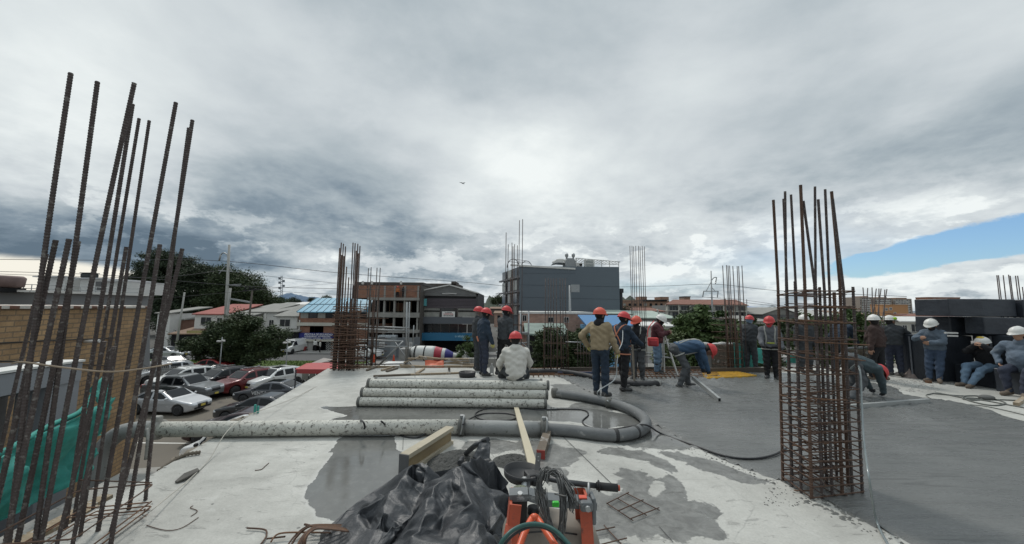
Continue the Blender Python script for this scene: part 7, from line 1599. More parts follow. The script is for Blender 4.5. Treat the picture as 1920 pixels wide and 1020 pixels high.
    for s in (-1, 1): f.cone(pel + hipx * .055 * s - up * .02, pel.lerp(mid, .35) + hipx * .055 * s, .121 * bulk, .118 * bulk, .004)
    wrinkle(f, .0065, x * 5 + y); f.into(MB()).build('trousers', W['legs'], t)
    # boots
    for s in (-1, 1):
        kn, an, td = feet[s]; f = Field([min(kn[i], an[i], (an + td * .25)[i]) - .12 for i in range(3)], [max(kn[i], an[i], (an + td * .25)[i]) + .12 for i in range(3)], .013, .02); tall = W.get('boot', 'rubber') == 'rubber'
        c0 = an.lerp(kn, .62 if tall else .14); f.cone(c0, an, .070 if tall else .054, .050); f.cone(an - td * .035 - Vector((0, 0, .03)), an + td * .15 - Vector((0, 0, .05)), .046, .036, .004); f.cone(an + td * .15 - Vector((0, 0, .05)), an + td * .17 - Vector((0, 0, .055)), .038, .03, .004)
        X, Y_, Z = f.grid(); f.d = np.maximum(f.d, (an.z - .088) - Z) if abs(td.z) < .3 else f.d; f.into(MB()).build('boot', W.get('bootm', boot_m), t)
    if W.get('glove'):
        for s in (-1, 1):
            mb = handnet(MB(), s, .003); e, w = hands[s]; d = (w - e).normalized(); mb.lathe([(.034, -.05), (.040, -.045), (.037, 0), (.030, .02)], w, 14, d); mb.build('glove', W['glove'], t)
    hm = MB()
    if W.get('mask'):          # balaclava round head and neck, eyes left open
        f = Field(lo, hi, .014, .02)
        for q in prim_h[:2] + prim_n: f.cone(*q, .008)
        f.cone(hd + fd * .06 + hup * .018 - hx * .035, hd + fd * .12 + hup * .018 - hx * .03, .017, .02, 0, sub=True); f.cone(hd + fd * .06 + hup * .018 + hx * .035, hd + fd * .12 + hup * .018 + hx * .03, .017, .02, 0, sub=True)
        if W.get('cape'): f.cone(ch + up * .05 - fw * .02, hd - hup * .09, .115, .07, 0)
        wrinkle(f, .003, 3); f.into(MB()).build('face_cover', W['mask'], t)
    elif W.get('hair', True):
        f = Field(lo, hi, .014, .015); f.cone(hd + hup * .02 - fd * .03, hd - hup * .04 - fd * .04, .088, .06, .006); f.into(MB()).build('hair', mat('hair_black', (.012, .01, .009), .8), t)
    if W.get('eyes'):
        for s in (-1, 1): mb = MB(); mb.sph(hd + fd * .082 + hup * .018 + hx * .032 * s, .011, 10, sc=(1, 1, .7)); mb.build('eye', mat('eye_dark', (.02, .015, .012), .3), t)
    if W.get('glasses'):
        mb = MB(); mb.tube([hd + fd * .03 + hup * .02 - hx * .09, hd + fd * .095 + hup * .02 - hx * .06, hd + fd * .11 + hup * .018, hd + fd * .095 + hup * .02 + hx * .06, hd + fd * .03 + hup * .02 + hx * .09], .011, 6); mb.build('glasses', trim_m, t)
    # helmet: domed shell with a central ridge, rolled rim and a peak in front
    if W.get('hat') is not None:
        c = hd + hup * .045 - fd * .005; tilt = W.get('tilt', 0); fu = (hup + fd * tilt).normalized(); ff = (fd - fu * fd.dot(fu)).normalized(); fx = ff.cross(fu); n = 32; rows = 9; vs = []
        for i in range(rows + 1):
            a = PI / 2 * i / rows
            for j in range(n):
                b = 2 * PI * j / n; rx, ry, rz = .122, .146, .125; ridge = 1 + .035 * math.exp(-(math.sin(b) / .16) ** 2 if True else 0) * math.sin(a) * 0; cx_, sy_ = math.cos(b) * rx * math.sin(a), math.sin(b) * ry * math.sin(a); rz_ = rz * math.cos(a) + .007 * math.exp(-(cx_ / .018) ** 2)
                vs.append(c + fx * cx_ + ff * sy_ + fu * rz_)
        for dz, k, pk in ((-.012, 1.06, .055), (-.018, 1.07, .058), (-.020, 1.0, .05), (-.006, .93, 0)):
            for j in range(n):
                b = 2 * PI * j / n; pe_ = max(0, math.sin(b)) ** 3 * pk; vs.append(c + fx * math.cos(b) * .124 * k + ff * (math.sin(b) * .148 * k + pe_) + fu * (dz - pe_ * .25))
        fs = [(i * n + j, i * n + (j + 1) % n, (i + 1) * n + (j + 1) % n, (i + 1) * n + j) for i in range(rows + 4) for j in range(n)]
        mb = MB(); mb.add(vs, fs, 0, True); ho = mb.build('helmet', W['hat'], t)
        if W.get('muffs'):
            for s in (-1, 1): mb = MB(); mb.lathe([(.0, 0), (.035, .003), (.04, .02), (.03, .04)], c + fx * s * .12 - fu * .0 + fu * .03, 16, fx * s); mb.build('ear_muff', mat('lime_plastic', (.35, .65, .03), .5), ho)
        if W.get('flower'): mb = MB(); mb.sph(c + fu * .105 + ff * .02, .055, 14, sc=(1.2, 1.2, .6)); mb.build('crown_patch', hel_y, ho)
    if W.get('harness'):
        sm = W['harness']; 
        def strap(pts, w=.02):
            mb = MB(); mb.tube(smooth_path(pts, 5), w * .5, 6); mb.build('harness_strap', sm, t)
        rb = .142; rf = .145
        for s in (-1, 1):
            strap([ch + xr * .10 * s + up * .07 + fw * .02, ch + xr * .11 * s - fw * (rb * .75) + up * .02, ch + xr * .02 * s - fw * rb - up * .12, mid - xr * .08 * s - fw * rb, pel - hipx * .12 * s - fw * .10 + up * .02], .034)
            strap([ch + xr * .10 * s + up * .07 + fw * .02, ch + xr * .11 * s + fw * (rf * .8) - up * .02, mid + xr * .09 * s + fw * rf, pel + hipx * .11 * s + fw * .12 + up * .02], .034)
            l = feet[s][0]; th = hip[s].lerp(l, .28); mb = MB(); ax = (l - hip[s]).normalized(); o = ax.orthogonal().normalized(); o2 = ax.cross(o); mb.tube([th + (o * math.cos(a) + o2 * math.sin(a)) * .108 for a in np.linspace(0, 2 * PI, 17)[:-1]], .015, 6, close=True); mb.build('harness_strap', sm, t)
        mb = MB(); mb.tube([pel + up * .06 + (hipx * math.cos(a) * .175 * bulk + fw * math.sin(a) * .14 * bulk) for a in np.linspace(0, 2 * PI, 21)[:-1]], .018, 6, close=True); mb.build('harness_belt', W.get('belt', sm), t)
    if W.get('vest'):
        f = Field(lo, hi, .017, .03)
        for q in prim_t: f.cone(*q, .03)
        h2 = pel + up * .02; X, Y_, Z = f.grid(); f.d = np.maximum(f.d, -((X - h2.x) * up.x + (Y_ - h2.y) * up.y + (Z - h2.z) * up.z)); f.d = np.maximum(f.d, (np.abs((X - ch.x) * xr.x + (Y_ - ch.y) * xr.y) - .17) ); wrinkle(f, .004, 7); f.into(MB()).build('vest', W['vest'], t)
    t['_'] = 0; del t['_']
    return t, dict(hands=hands, hd=hd, ch=ch, pel=pel)
def toworld(t, p): return parent_world(t) @ Vector(p)
GR = onz
# 1 the man in navy at the left of the pair
p = GR(905, 706); w1, _ = person('man in navy overalls and black hood at the left of the pair, arms down', p.x, p.y, -62, dict(handL=(-.25, .10, .84), handR=(.27, .16, .80), hd=(0, .07, 1.60), look=(.1, 1, -.35), footL=(-.09, .02, .09), footR=(.11, .0, .09), gripR=.6), dict(top=C_navy, legs=C_ddenim, hat=hel_r, mask=C_black, glove=glove_y, harness=None), h=1.70)
mb = MB(); mb.bar((-.02, -.17, 1.02), (.05, -.16, .90), .035, .02); mb.build('orange_tab', strap_o, w1)
# 2 partly hidden man behind
p = GR(902, 702); person('man mostly hidden behind the navy overalls, only his red helmet clear', p.x - .16, p.y + .45, -75, dict(look=(0, 1, -.2)), dict(top=C_char, legs=C_char, hat=hel_r, mask=cloth('check', (.2, .18, .17), spot=(.05, .03, .03), sscale=14), glove=glove_k), h=1.74)
# 3 dark man with raised knee
p = GR(944, 708); w3, _ = person('dark clothed man at the right of the pair with one knee bent forward', p.x, p.y + .15, -48, dict(hd=(0, .08, 1.60), look=(.1, 1, -.3), handL=(-.22, .20, .86), handR=(.28, .14, .90), footL=(-.1, -.12, .09), footR=(.12, .30, .22), toeR=(.3, 1, 0), ch=(0, .03, 1.40)), dict(top=C_char, legs=C_black, hat=hel_r, mask=C_black, glove=glove_w), h=1.76)
# 4 the seated man in a light hoodie
p = Vector((.085, 6.93, .44)); person('seated man in an oatmeal hooded top seen from behind, sitting on the pipe stack', p.x, p.y, 4, dict(pel=(0, -.02, .12), ch=(0, .06, .52), hd=(0, .10, .715), look=(.15, 1, -.1), handL=(-.24, .34, .10), handR=(.22, .36, .10), elbL=(-1, -.6, -.2), elbR=(1, -.6, -.2), footL=(-.22, .42, -.26), footR=(.22, .44, -.26), kneeL=(-.4, 1, .6), kneeR=(.4, 1, .6)), dict(top=C_hood, legs=C_char, hat=hel_r, hood=True, skin=skin_d, hem=-.14, boot='shoe', bootm=shoe_m), z=.44, h=1.70)
# 5 beige jacket
p = GR(1126, 746); w5, i5 = person('man in a beige jacket and navy trousers holding a thin grey hose', p.x, p.y, -38, dict(handR=(.30, .16, .86), handL=(-.30, .06, .98), elbL=(-1, -.9, .1), hd=(0, .03, 1.59), look=(.35, 1, -.05), footL=(-.10, .03, .09), footR=(.10, -.02, .09), gripR=.8), dict(top=C_beige, legs=C_navy, hat=hel_o, mask=C_black, cape=True, glove=glove_y, hem=-.03, bulk=.92), h=1.74)
hw = toworld(w5, i5['hands'][1][1]); 
cable('thin grey hose hanging from the glove of the man in beige', [hw + Vector((0, -.02, -.05)), hw + Vector((-.03, -.06, -.2)), hw + Vector((-.08, -.08, -.5)), GR(1122, 733, .25), GR(1124, 744, .10), GR(1134, 748, .04), GR(1140, 752, .17)], .011, mat('pale_hose', (.40, .42, .42), .5, .1, 5), name='thin_hose', cat='hose')
cable('upper end of the grey hose rising from the beige jacket to the right', [hw + Vector((.02, 0, .04)), hw + Vector((.18, .25, .2)), hw + Vector((.3, .6, .55))], .009, MATS['pale_hose'], name='thin_hose', cat='hose')
# 6 navy man with harness and pole
p = GR(1168, 734); w6, i6 = person('man in navy with orange harness holding an upright pole beside rubber boots', p.x, p.y, -68, dict(hd=(0, .07, 1.59), look=(.15, 1, -.35), handR=(.16, .40, 1.04), handL=(-.12, .42, 1.05), elbR=(1, -.8, -.6), elbL=(-.7, -.8, -.6), gripR=.9, gripL=.9, footL=(-.1, .12, .09), footR=(.11, -.08, .09), palmR=(-1, 0, 0)), dict(top=C_navy, legs=C_black, hat=hel_r, mask=C_black, glove=glove_k, harness=strap_o, belt=strap_o), h=1.65)
pp = GR(1190, 726); plankline('pole', 'upright wooden pole held by the harnessed man in navy', 'pole', pp + Vector((0, 0, .03)), at(1186, 647, pp.y - .05), .035, .035, mat('pole_wood', (.24, .21, .17), .8, .2, 5))
# 7 man behind with pale harness
p = GR(1200, 718); person('man behind the pole holder with a pale crossed harness on his dark shirt', p.x + .08, p.y + .35, 150, dict(hd=(0, .08, 1.58), look=(.3, 1, -.5), handR=(.20, .42, .92), handL=(-.16, .40, .92), gripR=.8, gripL=.8, ch=(0, .05, 1.38)), dict(top=C_black, legs=C_trous, hat=hel_o, mask=C_black, glove=glove_k, harness=strap_g), h=1.54)
# 8 white helmet with red bag
p = GR(1233, 702); w8, i8 = person('man in a white helmet, maroon vest and jeans looking into a levelling instrument', p.x, p.y, -125, dict(hd=(0, .13, 1.55), look=(0, 1, -.9), handR=(.07, .34, 1.24), handL=(-.07, .34, 1.22), elbR=(1, -.3, -1), elbL=(-1, -.3, -1), ch=(0, .04, 1.39), gripR=.7, gripL=.7), dict(top=C_maroon, legs=C_jean, hat=hel_w, mask=C_black, skin=skin_d, vest=cloth('vest_red', (.16, .045, .05)), boot='rubber'), h=1.60)
bg2 = thing('shoulder_bag', 'bright red shoulder bag hanging at the hip of the white helmeted surveyor', 'bag', at(1226, 640, 9.55)[:]); part('pouch', mat('bag_red', (.55, .05, .05), .7, .15, 4), bg2, lambda m: m.box(at(1224.5, 641, 9.55), (.26, .12, .22), R(-8), bev=.03)); part('pocket', mat('bag_pocket', (.38, .04, .05), .7), bg2, lambda m: m.box(at(1225.5, 643, 9.47), (.18, .03, .12), R(-8), bev=.01))
cable('strap of the red bag slung over the maroon shoulder', [at(1214, 632, 9.55), at(1216, 615, 9.6), at(1226, 602, 9.75)], .012, MATS['bag_red'], name='bag_strap', cat='bag strap')
mb = MB(); ts = thing('levelling_staff', 'slanting pale tripod leg in front of the surveyor', 'tripod', GR(1272, 708)[:]); q = GR(1272, 708); part('leg', mat('tripod_pale', (.50, .49, .46), .5, .1, 5), ts, lambda m: m.bar(q, at(1247, 630, q.y + .35), .035, .03)); part('leg', MATS['tripod_pale'], ts, lambda m: m.bar(GR(1246, 703), at(1244, 632, q.y + .5), .03, .03)); part('leg', MATS['tripod_pale'], ts, lambda m: m.bar(GR(1238, 700), at(1243, 632, q.y + .7), .03, .03)); part('instrument', trim_m, ts, lambda m: m.box(at(1245, 625, q.y + .5), (.16, .22, .14), bev=.03))
cable('second slanting pale rod leaning behind the white helmet', [at(1232, 580, 10.8), at(1240, 598, 10.8)], .02, MATS['tripod_pale'], name='rod', cat='rod')
# 9 bending man levelling
p = GR(1280, 724); w9, i9 = person('man in a blue top bent double pushing a metal screed over the wet concrete', p.x, p.y - .1, -100, dict(pel=(0, -.16, .84), ch=(0, .32, .94), hd=(.02, .53, .82), look=(.0, .75, -.8), handL=(-.20, .46, .36), handR=(.10, .50, .30), elbL=(-.5, -.2, 0), elbR=(.5, -.2, 0), gripL=.9, gripR=.9, footL=(-.13, .1, .07), footR=(.13, -.14, .07), kneeL=(-.1, 1, .1), kneeR=(.1, 1, .1)), dict(top=cloth('deep_blue', (.04, .08, .14)), legs=C_trous, hat=hel_r, skin=skin_d, harness=strap_g, boot='rubber', glove=glove_k, hem=0), h=1.74)
a = GR(1299, 708, .25); b_ = GR(1349, 750, .055); sc_ = thing('screed_bar', 'aluminium box screed pushed by the bending man in blue', 'screed', b_[:]); alu = mat('aluminium', (.36, .37, .36), .5, .15, 4, metal=.4, spot=(.2, .2, .19), sscale=8)
part('bar', alu, sc_, lambda m: m.bar(a, b_, .05, .08)); part('open_end', dark_i, sc_, lambda m: m.bar(b_, b_ + (b_ - a).normalized() * .004, .036, .062))
# 10 dark man with blue neck cloth
p = GR(1408, 694); person('dark clothed man with a pale blue neck cloth under his red helmet', p.x, p.y, -60, dict(hd=(0, .06, 1.59), look=(-.6, 1, -.1), handR=(.20, .28, .92), footR=(.1, .1, .09)), dict(top=C_char, legs=C_char, hat=hel_r, mask=cloth('pale_blue', (.25, .36, .50)), cape=False, glove=glove_k), h=1.55)
# 11 red face cover
p = GR(1448, 711); person('man with a red face cover and dark glasses beside the rebar column', p.x, p.y, 150, dict(hd=(0, .06, 1.58), look=(.25, 1, -.1), handR=(.22, .34, .98), handL=(-.24, .26, .92), footL=(-.1, .02, .09), gripR=.7), dict(top=C_grey, legs=C_black, hat=hel_r, mask=cloth('red', (.52, .05, .06)), glove=glove_k, harness=strap_g, belt=strap_y, glasses=True), h=1.56)
# 12 men behind the column
p = GR(1512, 700); person('white helmeted man hidden behind the dense rebar column', p.x, p.y, 170, dict(hd=(0, .05, 1.6)), dict(top=C_char, legs=C_char, hat=hel_w, skin=skin_d), h=1.58)
p = GR(1578, 706); person('dark jacketed man stooping just right of the rebar column, arm reaching down', p.x, p.y, -75, dict(pel=(0, -.05, .92), ch=(0, .16, 1.33), hd=(-.02, .22, 1.50), look=(0, .8, -.9), handR=(.12, .52, .86), handL=(-.2, .30, .9)), dict(top=C_navy, legs=C_char, hat=None, mask=C_black, glove=glove_k), h=1.70)
# 13 stooping man with the long screed
p = GR(1622, 749); w13, i13 = person('man in green grey overalls stooping over a long screed, red helmet down', p.x, p.y, -82, dict(pel=(0, -.30, .78), ch=(0, .12, .62), hd=(.03, .32, .52), look=(.1, 1, -.85), handL=(-.24, .46, .13), handR=(.04, .40, .11), elbL=(-.4, .1, 0), elbR=(.4, -.1, 0), gripL=.9, gripR=.9, footL=(-.15, -.2, .07), footR=(.13, -.48, .07), kneeL=(-.1, 1, .2), kneeR=(.1, 1, .2)), dict(top=C_teal, legs=C_trous, hat=hel_r, glove=glove_k, skin=skin_d, hem=0), h=1.74)
a, b_ = GR(1560, 766, .06), GR(1741, 752, .06); s2 = thing('screed_bar', 'long aluminium screed lying on the fresh concrete right of the rebar column', 'screed', a[:]); part('bar', alu, s2, lambda m: m.bar(a, b_, .06, .09))
# 14 brown jumper
p = GR(1650, 715); person('man in a dark brown jumper and white cap seen from behind, walking away', p.x, p.y, 28, dict(hd=(0, .02, 1.59), look=(.8, .6, 0), handL=(-.33, .02, .86), handR=(.30, .02, .88), footL=(-.12, .12, .09), footR=(.13, -.08, .09)), dict(top=C_brown, legs=C_black, hat=hel_w, skin=skin_a, bulk=1.1, hair=True, boot='shoe', bootm=shoe_m), h=1.62)
# 15 white helmet with lime ear muffs, arm on the block
p = GR(1680, 706); person('dark clothed man with lime ear muffs on his white helmet, arm stretched to the block', p.x, p.y, -30, dict(hd=(0, .04, 1.59), look=(1, .6, -.1), handR=(.58, .38, 1.12), elbR=(.3, -1, -.6), handL=(-.25, .1, .85), footL=(-.1, .0, .09), footR=(.12, -.02, .09)), dict(top=C_char, legs=C_ddenim, hat=hel_w, muffs=True, glove=glove_k, skin=skin_d), h=1.59)
# 16 leaning man in blue shirt
p = GR(1757, 717); person('man in a pale blue shirt and white helmet leaning on the black block', p.x, p.y, 118, dict(pel=(0, -.12, .92), ch=(0, -.08, 1.34), hd=(0, .0, 1.54), look=(.1, 1, -.45), handR=(.16, .30, 1.20), handL=(-.02, .26, 1.08), elbR=(1, -.2, -.7), elbL=(-1, -.2, -.7), footL=(-.08, .12, .09), footR=(.12, .06, .09), gripR=.5, gripL=.5), dict(top=C_blue, legs=C_denim, hat=hel_w, skin=skin_a, mask=C_black, boot='shoe', bootm=shoe_m), h=1.57)
# 17 man with the phone
w17, i17 = person('seated man in a black jacket filming with a phone, yellow topped helmet', 11.28, 8.86, 98, dict(pel=(0, -.02, .50), ch=(0, .03, .84), hd=(0, .10, 1.01), look=(.1, 1, -.1), handR=(-.02, .36, .98), handL=(-.16, .36, .98), elbR=(1, 0, -.8), elbL=(-1, 0, -.8), footL=(-.05, .66, .09), footR=(.12, .56, .09), kneeL=(-.25, 1, .8), kneeR=(.25, 1, .8), gripL=.5, gripR=.5), dict(top=C_black, legs=C_jean, hat=hel_w, flower=True, skin=skin_a, eyes=True, boot='shoe', bootm=shoe_m), h=1.70)
hl = toworld(w17, i17['hands'][-1][1]); hr = toworld(w17, i17['hands'][1][1]); ph = thing('phone', 'pale phone held up by the seated man in black', 'phone', ((hl + hr) / 2)[:]); mb = MB(); mb.box((-.02, .05, .06), (.012, .15, .075), R(10), bev=.006); mb.build('case', mat('phone_pale', (.55, .52, .50), .4), ph)
# 18 big seated man
person('big man in a light blue shirt and white helmet seated at the far right', 10.98, 8.02, 108, dict(pel=(0, -.02, .55), ch=(0, .04, 1.02), hd=(0, .10, 1.24), look=(.25, 1, -.12), handR=(.30, .10, .62), handL=(-.24, .30, .68), elbR=(1, -.8, 0), elbL=(-1, -.6, 0), footL=(-.12, .50, .09), footR=(.10, .42, .09), kneeL=(-.25, 1, .7), kneeR=(.2, 1, .7)), dict(top=cloth('faded_blue', (.12, .155, .20), spot=(.2, .23, .26), sscale=3), legs=C_ddenim, hat=hel_w, skin=skin_a, eyes=True, bulk=1.28, boot='shoe', bootm=shoe_m, hem=-.08), h=1.78)
# distant people
for px, py, Y, fc, top, legs, lb in ((590, 661, 55.5, 10, white_p, C_black, 'distant man in a white shirt standing in the shop doorway'), (599, 664, 54.2, -60, C_hood, C_black, 'distant person in a light top bending beside the shop doorway')):
    person(lb, at(px, py, Y).x, Y, fc, dict(), dict(top=top, legs=legs, skin=skin_d, boot='shoe', bootm=shoe_m), z=GZ + .13)
for px, Y, fc, top, lb, hat in ((745, 58, 180, cloth('orange', (.5, .15, .04)), 'worker in orange on the brick storey of the half built frame', hel_r), (755, 58.4, 90, C_black, 'dark worker beside the orange one on the half built frame', None)):
    zf = at(px, 559, 56).z; person(lb, at(px, 560, 53.7).x, 53.75, fc, dict(), dict(top=top, legs=C_black, hat=hat, skin=skin_d, boot='shoe', bootm=shoe_m), z=at(px, 561, 53.75).z + .25, h=1.6)
# ================================================================== FOREGROUND
def tarp():
    """crumpled black sheet heaped over materials: pleats radiating from a few peaks"""
    m = bpy.data.materials.new('black_sheet'); m.use_nodes = True; T = NT(m.node_tree); b = m.node_tree.nodes['Principled BSDF']; v = T.n('ShaderNodeTexCoord').outputs['Object']
    n = T.noise(v, 3, 6, .65, .8); n2 = T.noise(v, 9, 8, .75, 1.8); c = T.ramp(n, [(.3, (.016, .018, .021)), (.7, (.032, .035, .04))]); c = T.mix(T.mapr(n2, .52, .70, 0, .4, True), c, (.17, .175, .18))
    T.link(c, b.inputs['Base Color']); T.link(T.mapr(n, .3, .7, .36, .56), b.inputs['Roughness']); b.inputs['Specular IOR Level'].default_value = .6
    bp = T.n('ShaderNodeBump'); bp.inputs['Strength'].default_value = .5; bp.inputs['Distance'].default_value = .01; T.link(T.noise(v, 24, 6, .7, 1.5), bp.inputs['Height']); T.link(bp.outputs[0], b.inputs['Normal'])
    from mathutils.geometry import delaunay_2d_cdt
    K = [(600, 1060, .02), (680, 1060, .10), (760, 1060, .20), (830, 1060, .24), (900, 1060, .26), (962, 1060, .12), (769, 870, .30), (803, 871, .33), (760, 889, .32), (732, 920, .26), (678, 958, .13), (630, 996, .05),
         (790, 888, .27), (843, 889, .38), (862, 873, .40), (879, 866, .42), (900, 856, .42), (925, 862, .37), (952, 904, .24), (955, 928, .19), (952, 985, .16), (815, 913, .355), (800, 936, .33), (795, 972, .28), (776, 1010, .24),
         (798, 908, .22), (783, 935, .18), (770, 965, .17), (750, 985, .15), (742, 1012, .10), (850, 930, .29), (838, 962, .23), (868, 992, .24), (868, 902, .375), (885, 940, .35), (898, 972, .335), (900, 1020, .30), (914, 975, .20), (912, 1010, .16), (925, 930, .26), (903, 905, .30),
         (935, 966, .25), (922, 1004, .24), (943, 1004, .14), (670, 968, .14), (703, 999, .13), (692, 982, .07), (720, 960, .19), (705, 935, .15), (730, 993, .17), (757, 1001, .09), (717, 1012, .06), (820, 1000, .20), (845, 1025, .26), (600, 1000, .01), (655, 966, .01), (668, 942, .01), (700, 925, .01), (733, 900, .01)]
    C3 = [onz(*k) for k in K] + [Vector(q) for q in ((-1.05, 3.35, .01), (-.8, 3.42, .01), (-.45, 3.5, .01), (-.15, 3.4, .01), (.0, 3.1, .01), (.02, 2.8, .01), (.02, 2.5, .01), (.0, 2.2, .02))]
    r_ = delaunay_2d_cdt([p.to_2d() for p in C3], [], [], 0, 1e-5); bm = bmesh.new(); V = [bm.verts.new((p.x, p.y, C3[r_[3][i][0]].z if r_[3][i] else .01)) for i, p in enumerate(r_[0])]
    for f in r_[2]: bm.faces.new([V[i] for i in f])
    def sub_(c): bmesh.ops.subdivide_edges(bm, edges=bm.edges[:], cuts=c, use_grid_fill=True); bmesh.ops.triangulate(bm, faces=bm.faces[:])
    sub_(2); bm.normal_update(); random.seed(5)
    for v in bm.verts:
        k = min(1, v.co.z / .06); v.co += v.normal * random.gauss(0, .011) * k + Vector((random.gauss(0, .008), random.gauss(0, .008), 0)) * k
    sub_(1); bm.normal_update()
    for v in bm.verts: v.co += v.normal * random.gauss(0, .0028) * min(1, v.co.z / .06)
    sub_(2)
    bmesh.ops.smooth_vert(bm, verts=bm.verts[:], factor=.5, use_axis_x=True, use_axis_y=True, use_axis_z=True)
    for v in bm.verts: v.co.z = max(v.co.z, .009)
    bm.verts.index_update(); vs = [v.co.to_tuple() for v in bm.verts]; fs = [[v.index for v in f.verts] for f in bm.faces]; bm.free()
    mb = MB(); mb.add(vs, fs, 0, True); o = mb.build('tarpaulin', m); tag(o, 'big crumpled black plastic sheet heaped in the foreground', 'tarpaulin'); return m
sheet_m = tarp()
sheet('tarpaulin', 'flat grey black sheet lying left of the crumpled heap', 'tarpaulin', [onz(590, 1030, .012), onz(700, 985, .03), onz(760, 940, .05), onz(650, 960, .012)], sheet_m, .012, .015, 14, 3)
# twisted black end of the sheet rising behind the heap, over a gravel pile
cable('twisted black end of the plastic sheet rising behind the heap', [onz(862, 868, .10), onz(872, 852, .10), at(890, 836, 3.95), at(905, 828, 3.95), at(915, 824, 3.9)], .028, sheet_m, name='sheet_end', cat='plastic sheet')
sheet('sheet_tail', 'upright black fold of plastic sheet behind the heap', 'plastic sheet', [at(886, 862, 3.7), at(918, 866, 3.7), at(920, 826, 3.85), at(900, 829, 3.85)], sheet_m, .02, .08, 14, 8)
def pile(label, px, py, rx, ry, hh, m, seed, name='gravel_pile'):
    p = onz(px, py); random.seed(seed); mb = MB(); n = 44; vs = []
    for i in range(n + 1):
        for j in range(n + 1):
            u, v = (i / n - .5) * 2, (j / n - .5) * 2; k = max(0, 1 - math.hypot(u, v)) ; q = Vector((p.x + u * rx, p.y + v * ry, 0)); vs.append((q.x, q.y, hh * k ** .8 + (k > 0) * (mnoise.noise(q * 38) * .012 + mnoise.noise(q * 80) * .006) * min(1, k * 5) - .006))
    mb.add(vs, [(i * (n + 1) + j, (i + 1) * (n + 1) + j, (i + 1) * (n + 1) + j + 1, i * (n + 1) + j + 1) for i in range(n) for j in range(n)], 0, False); return tag(mb.build(name, m), label, 'gravel', None, 'stuff')
grav = mat('dark_gravel', (.075, .075, .07), .9, .4, 14, bump=.8, bscale=60)
pile('heap of dark wet gravel behind the black sheet', 862, 868, .38, .34, .15, grav, 1); pile('small heap of dark gravel behind the black pan', 962, 866, .26, .22, .09, grav, 2)

# bundle of bent stirrup bars at bottom left of the sheet
bt_ = thing('stirrup_bundle', 'bundle of rusty bent stirrup bars at the bottom edge left of the black sheet', 'steel bars', onz(580, 1005)[:]); random.seed(71)
def hookbar(pts, r=.0062, m=rust_o):
    mb = MB(); mb.tube(smooth_path(pts, 5), r, 7); mb.build('bar', m, bt_, True)
for k in range(9):
    d = k * 4.5; z = .03 + .012 * k; j = random.uniform(-4, 4)
    hookbar([onz(545 - 20 + d * 1.5 + j, 1050, .01), onz(556 - 8 + d * .8 + j, 1012, z), onz(575 - 4 + d * .6 + j, 990 + k * .4, z + .02), onz(592 + d * .6, 984 + k, z + .02), onz(640 + d * .4, 984 + k * 1.6, z)], .0062, rust_o if k % 2 else rust)
hookbar([onz(463, 990, .02), onz(492, 992, .02), onz(500, 997, .02), onz(498, 1008, .02), onz(486, 1024, .02)], .0062, rust); hookbar([onz(500, 1010, .03), onz(535, 1006, .03)], .0062, rust); hookbar([onz(508, 1016, .04), onz(522, 1001, .05), onz(560, 998, .05), onz(620, 999, .04)], .0062, rust_o); hookbar([onz(571, 983, .05), onz(600, 990, .05)], .0085, rust)

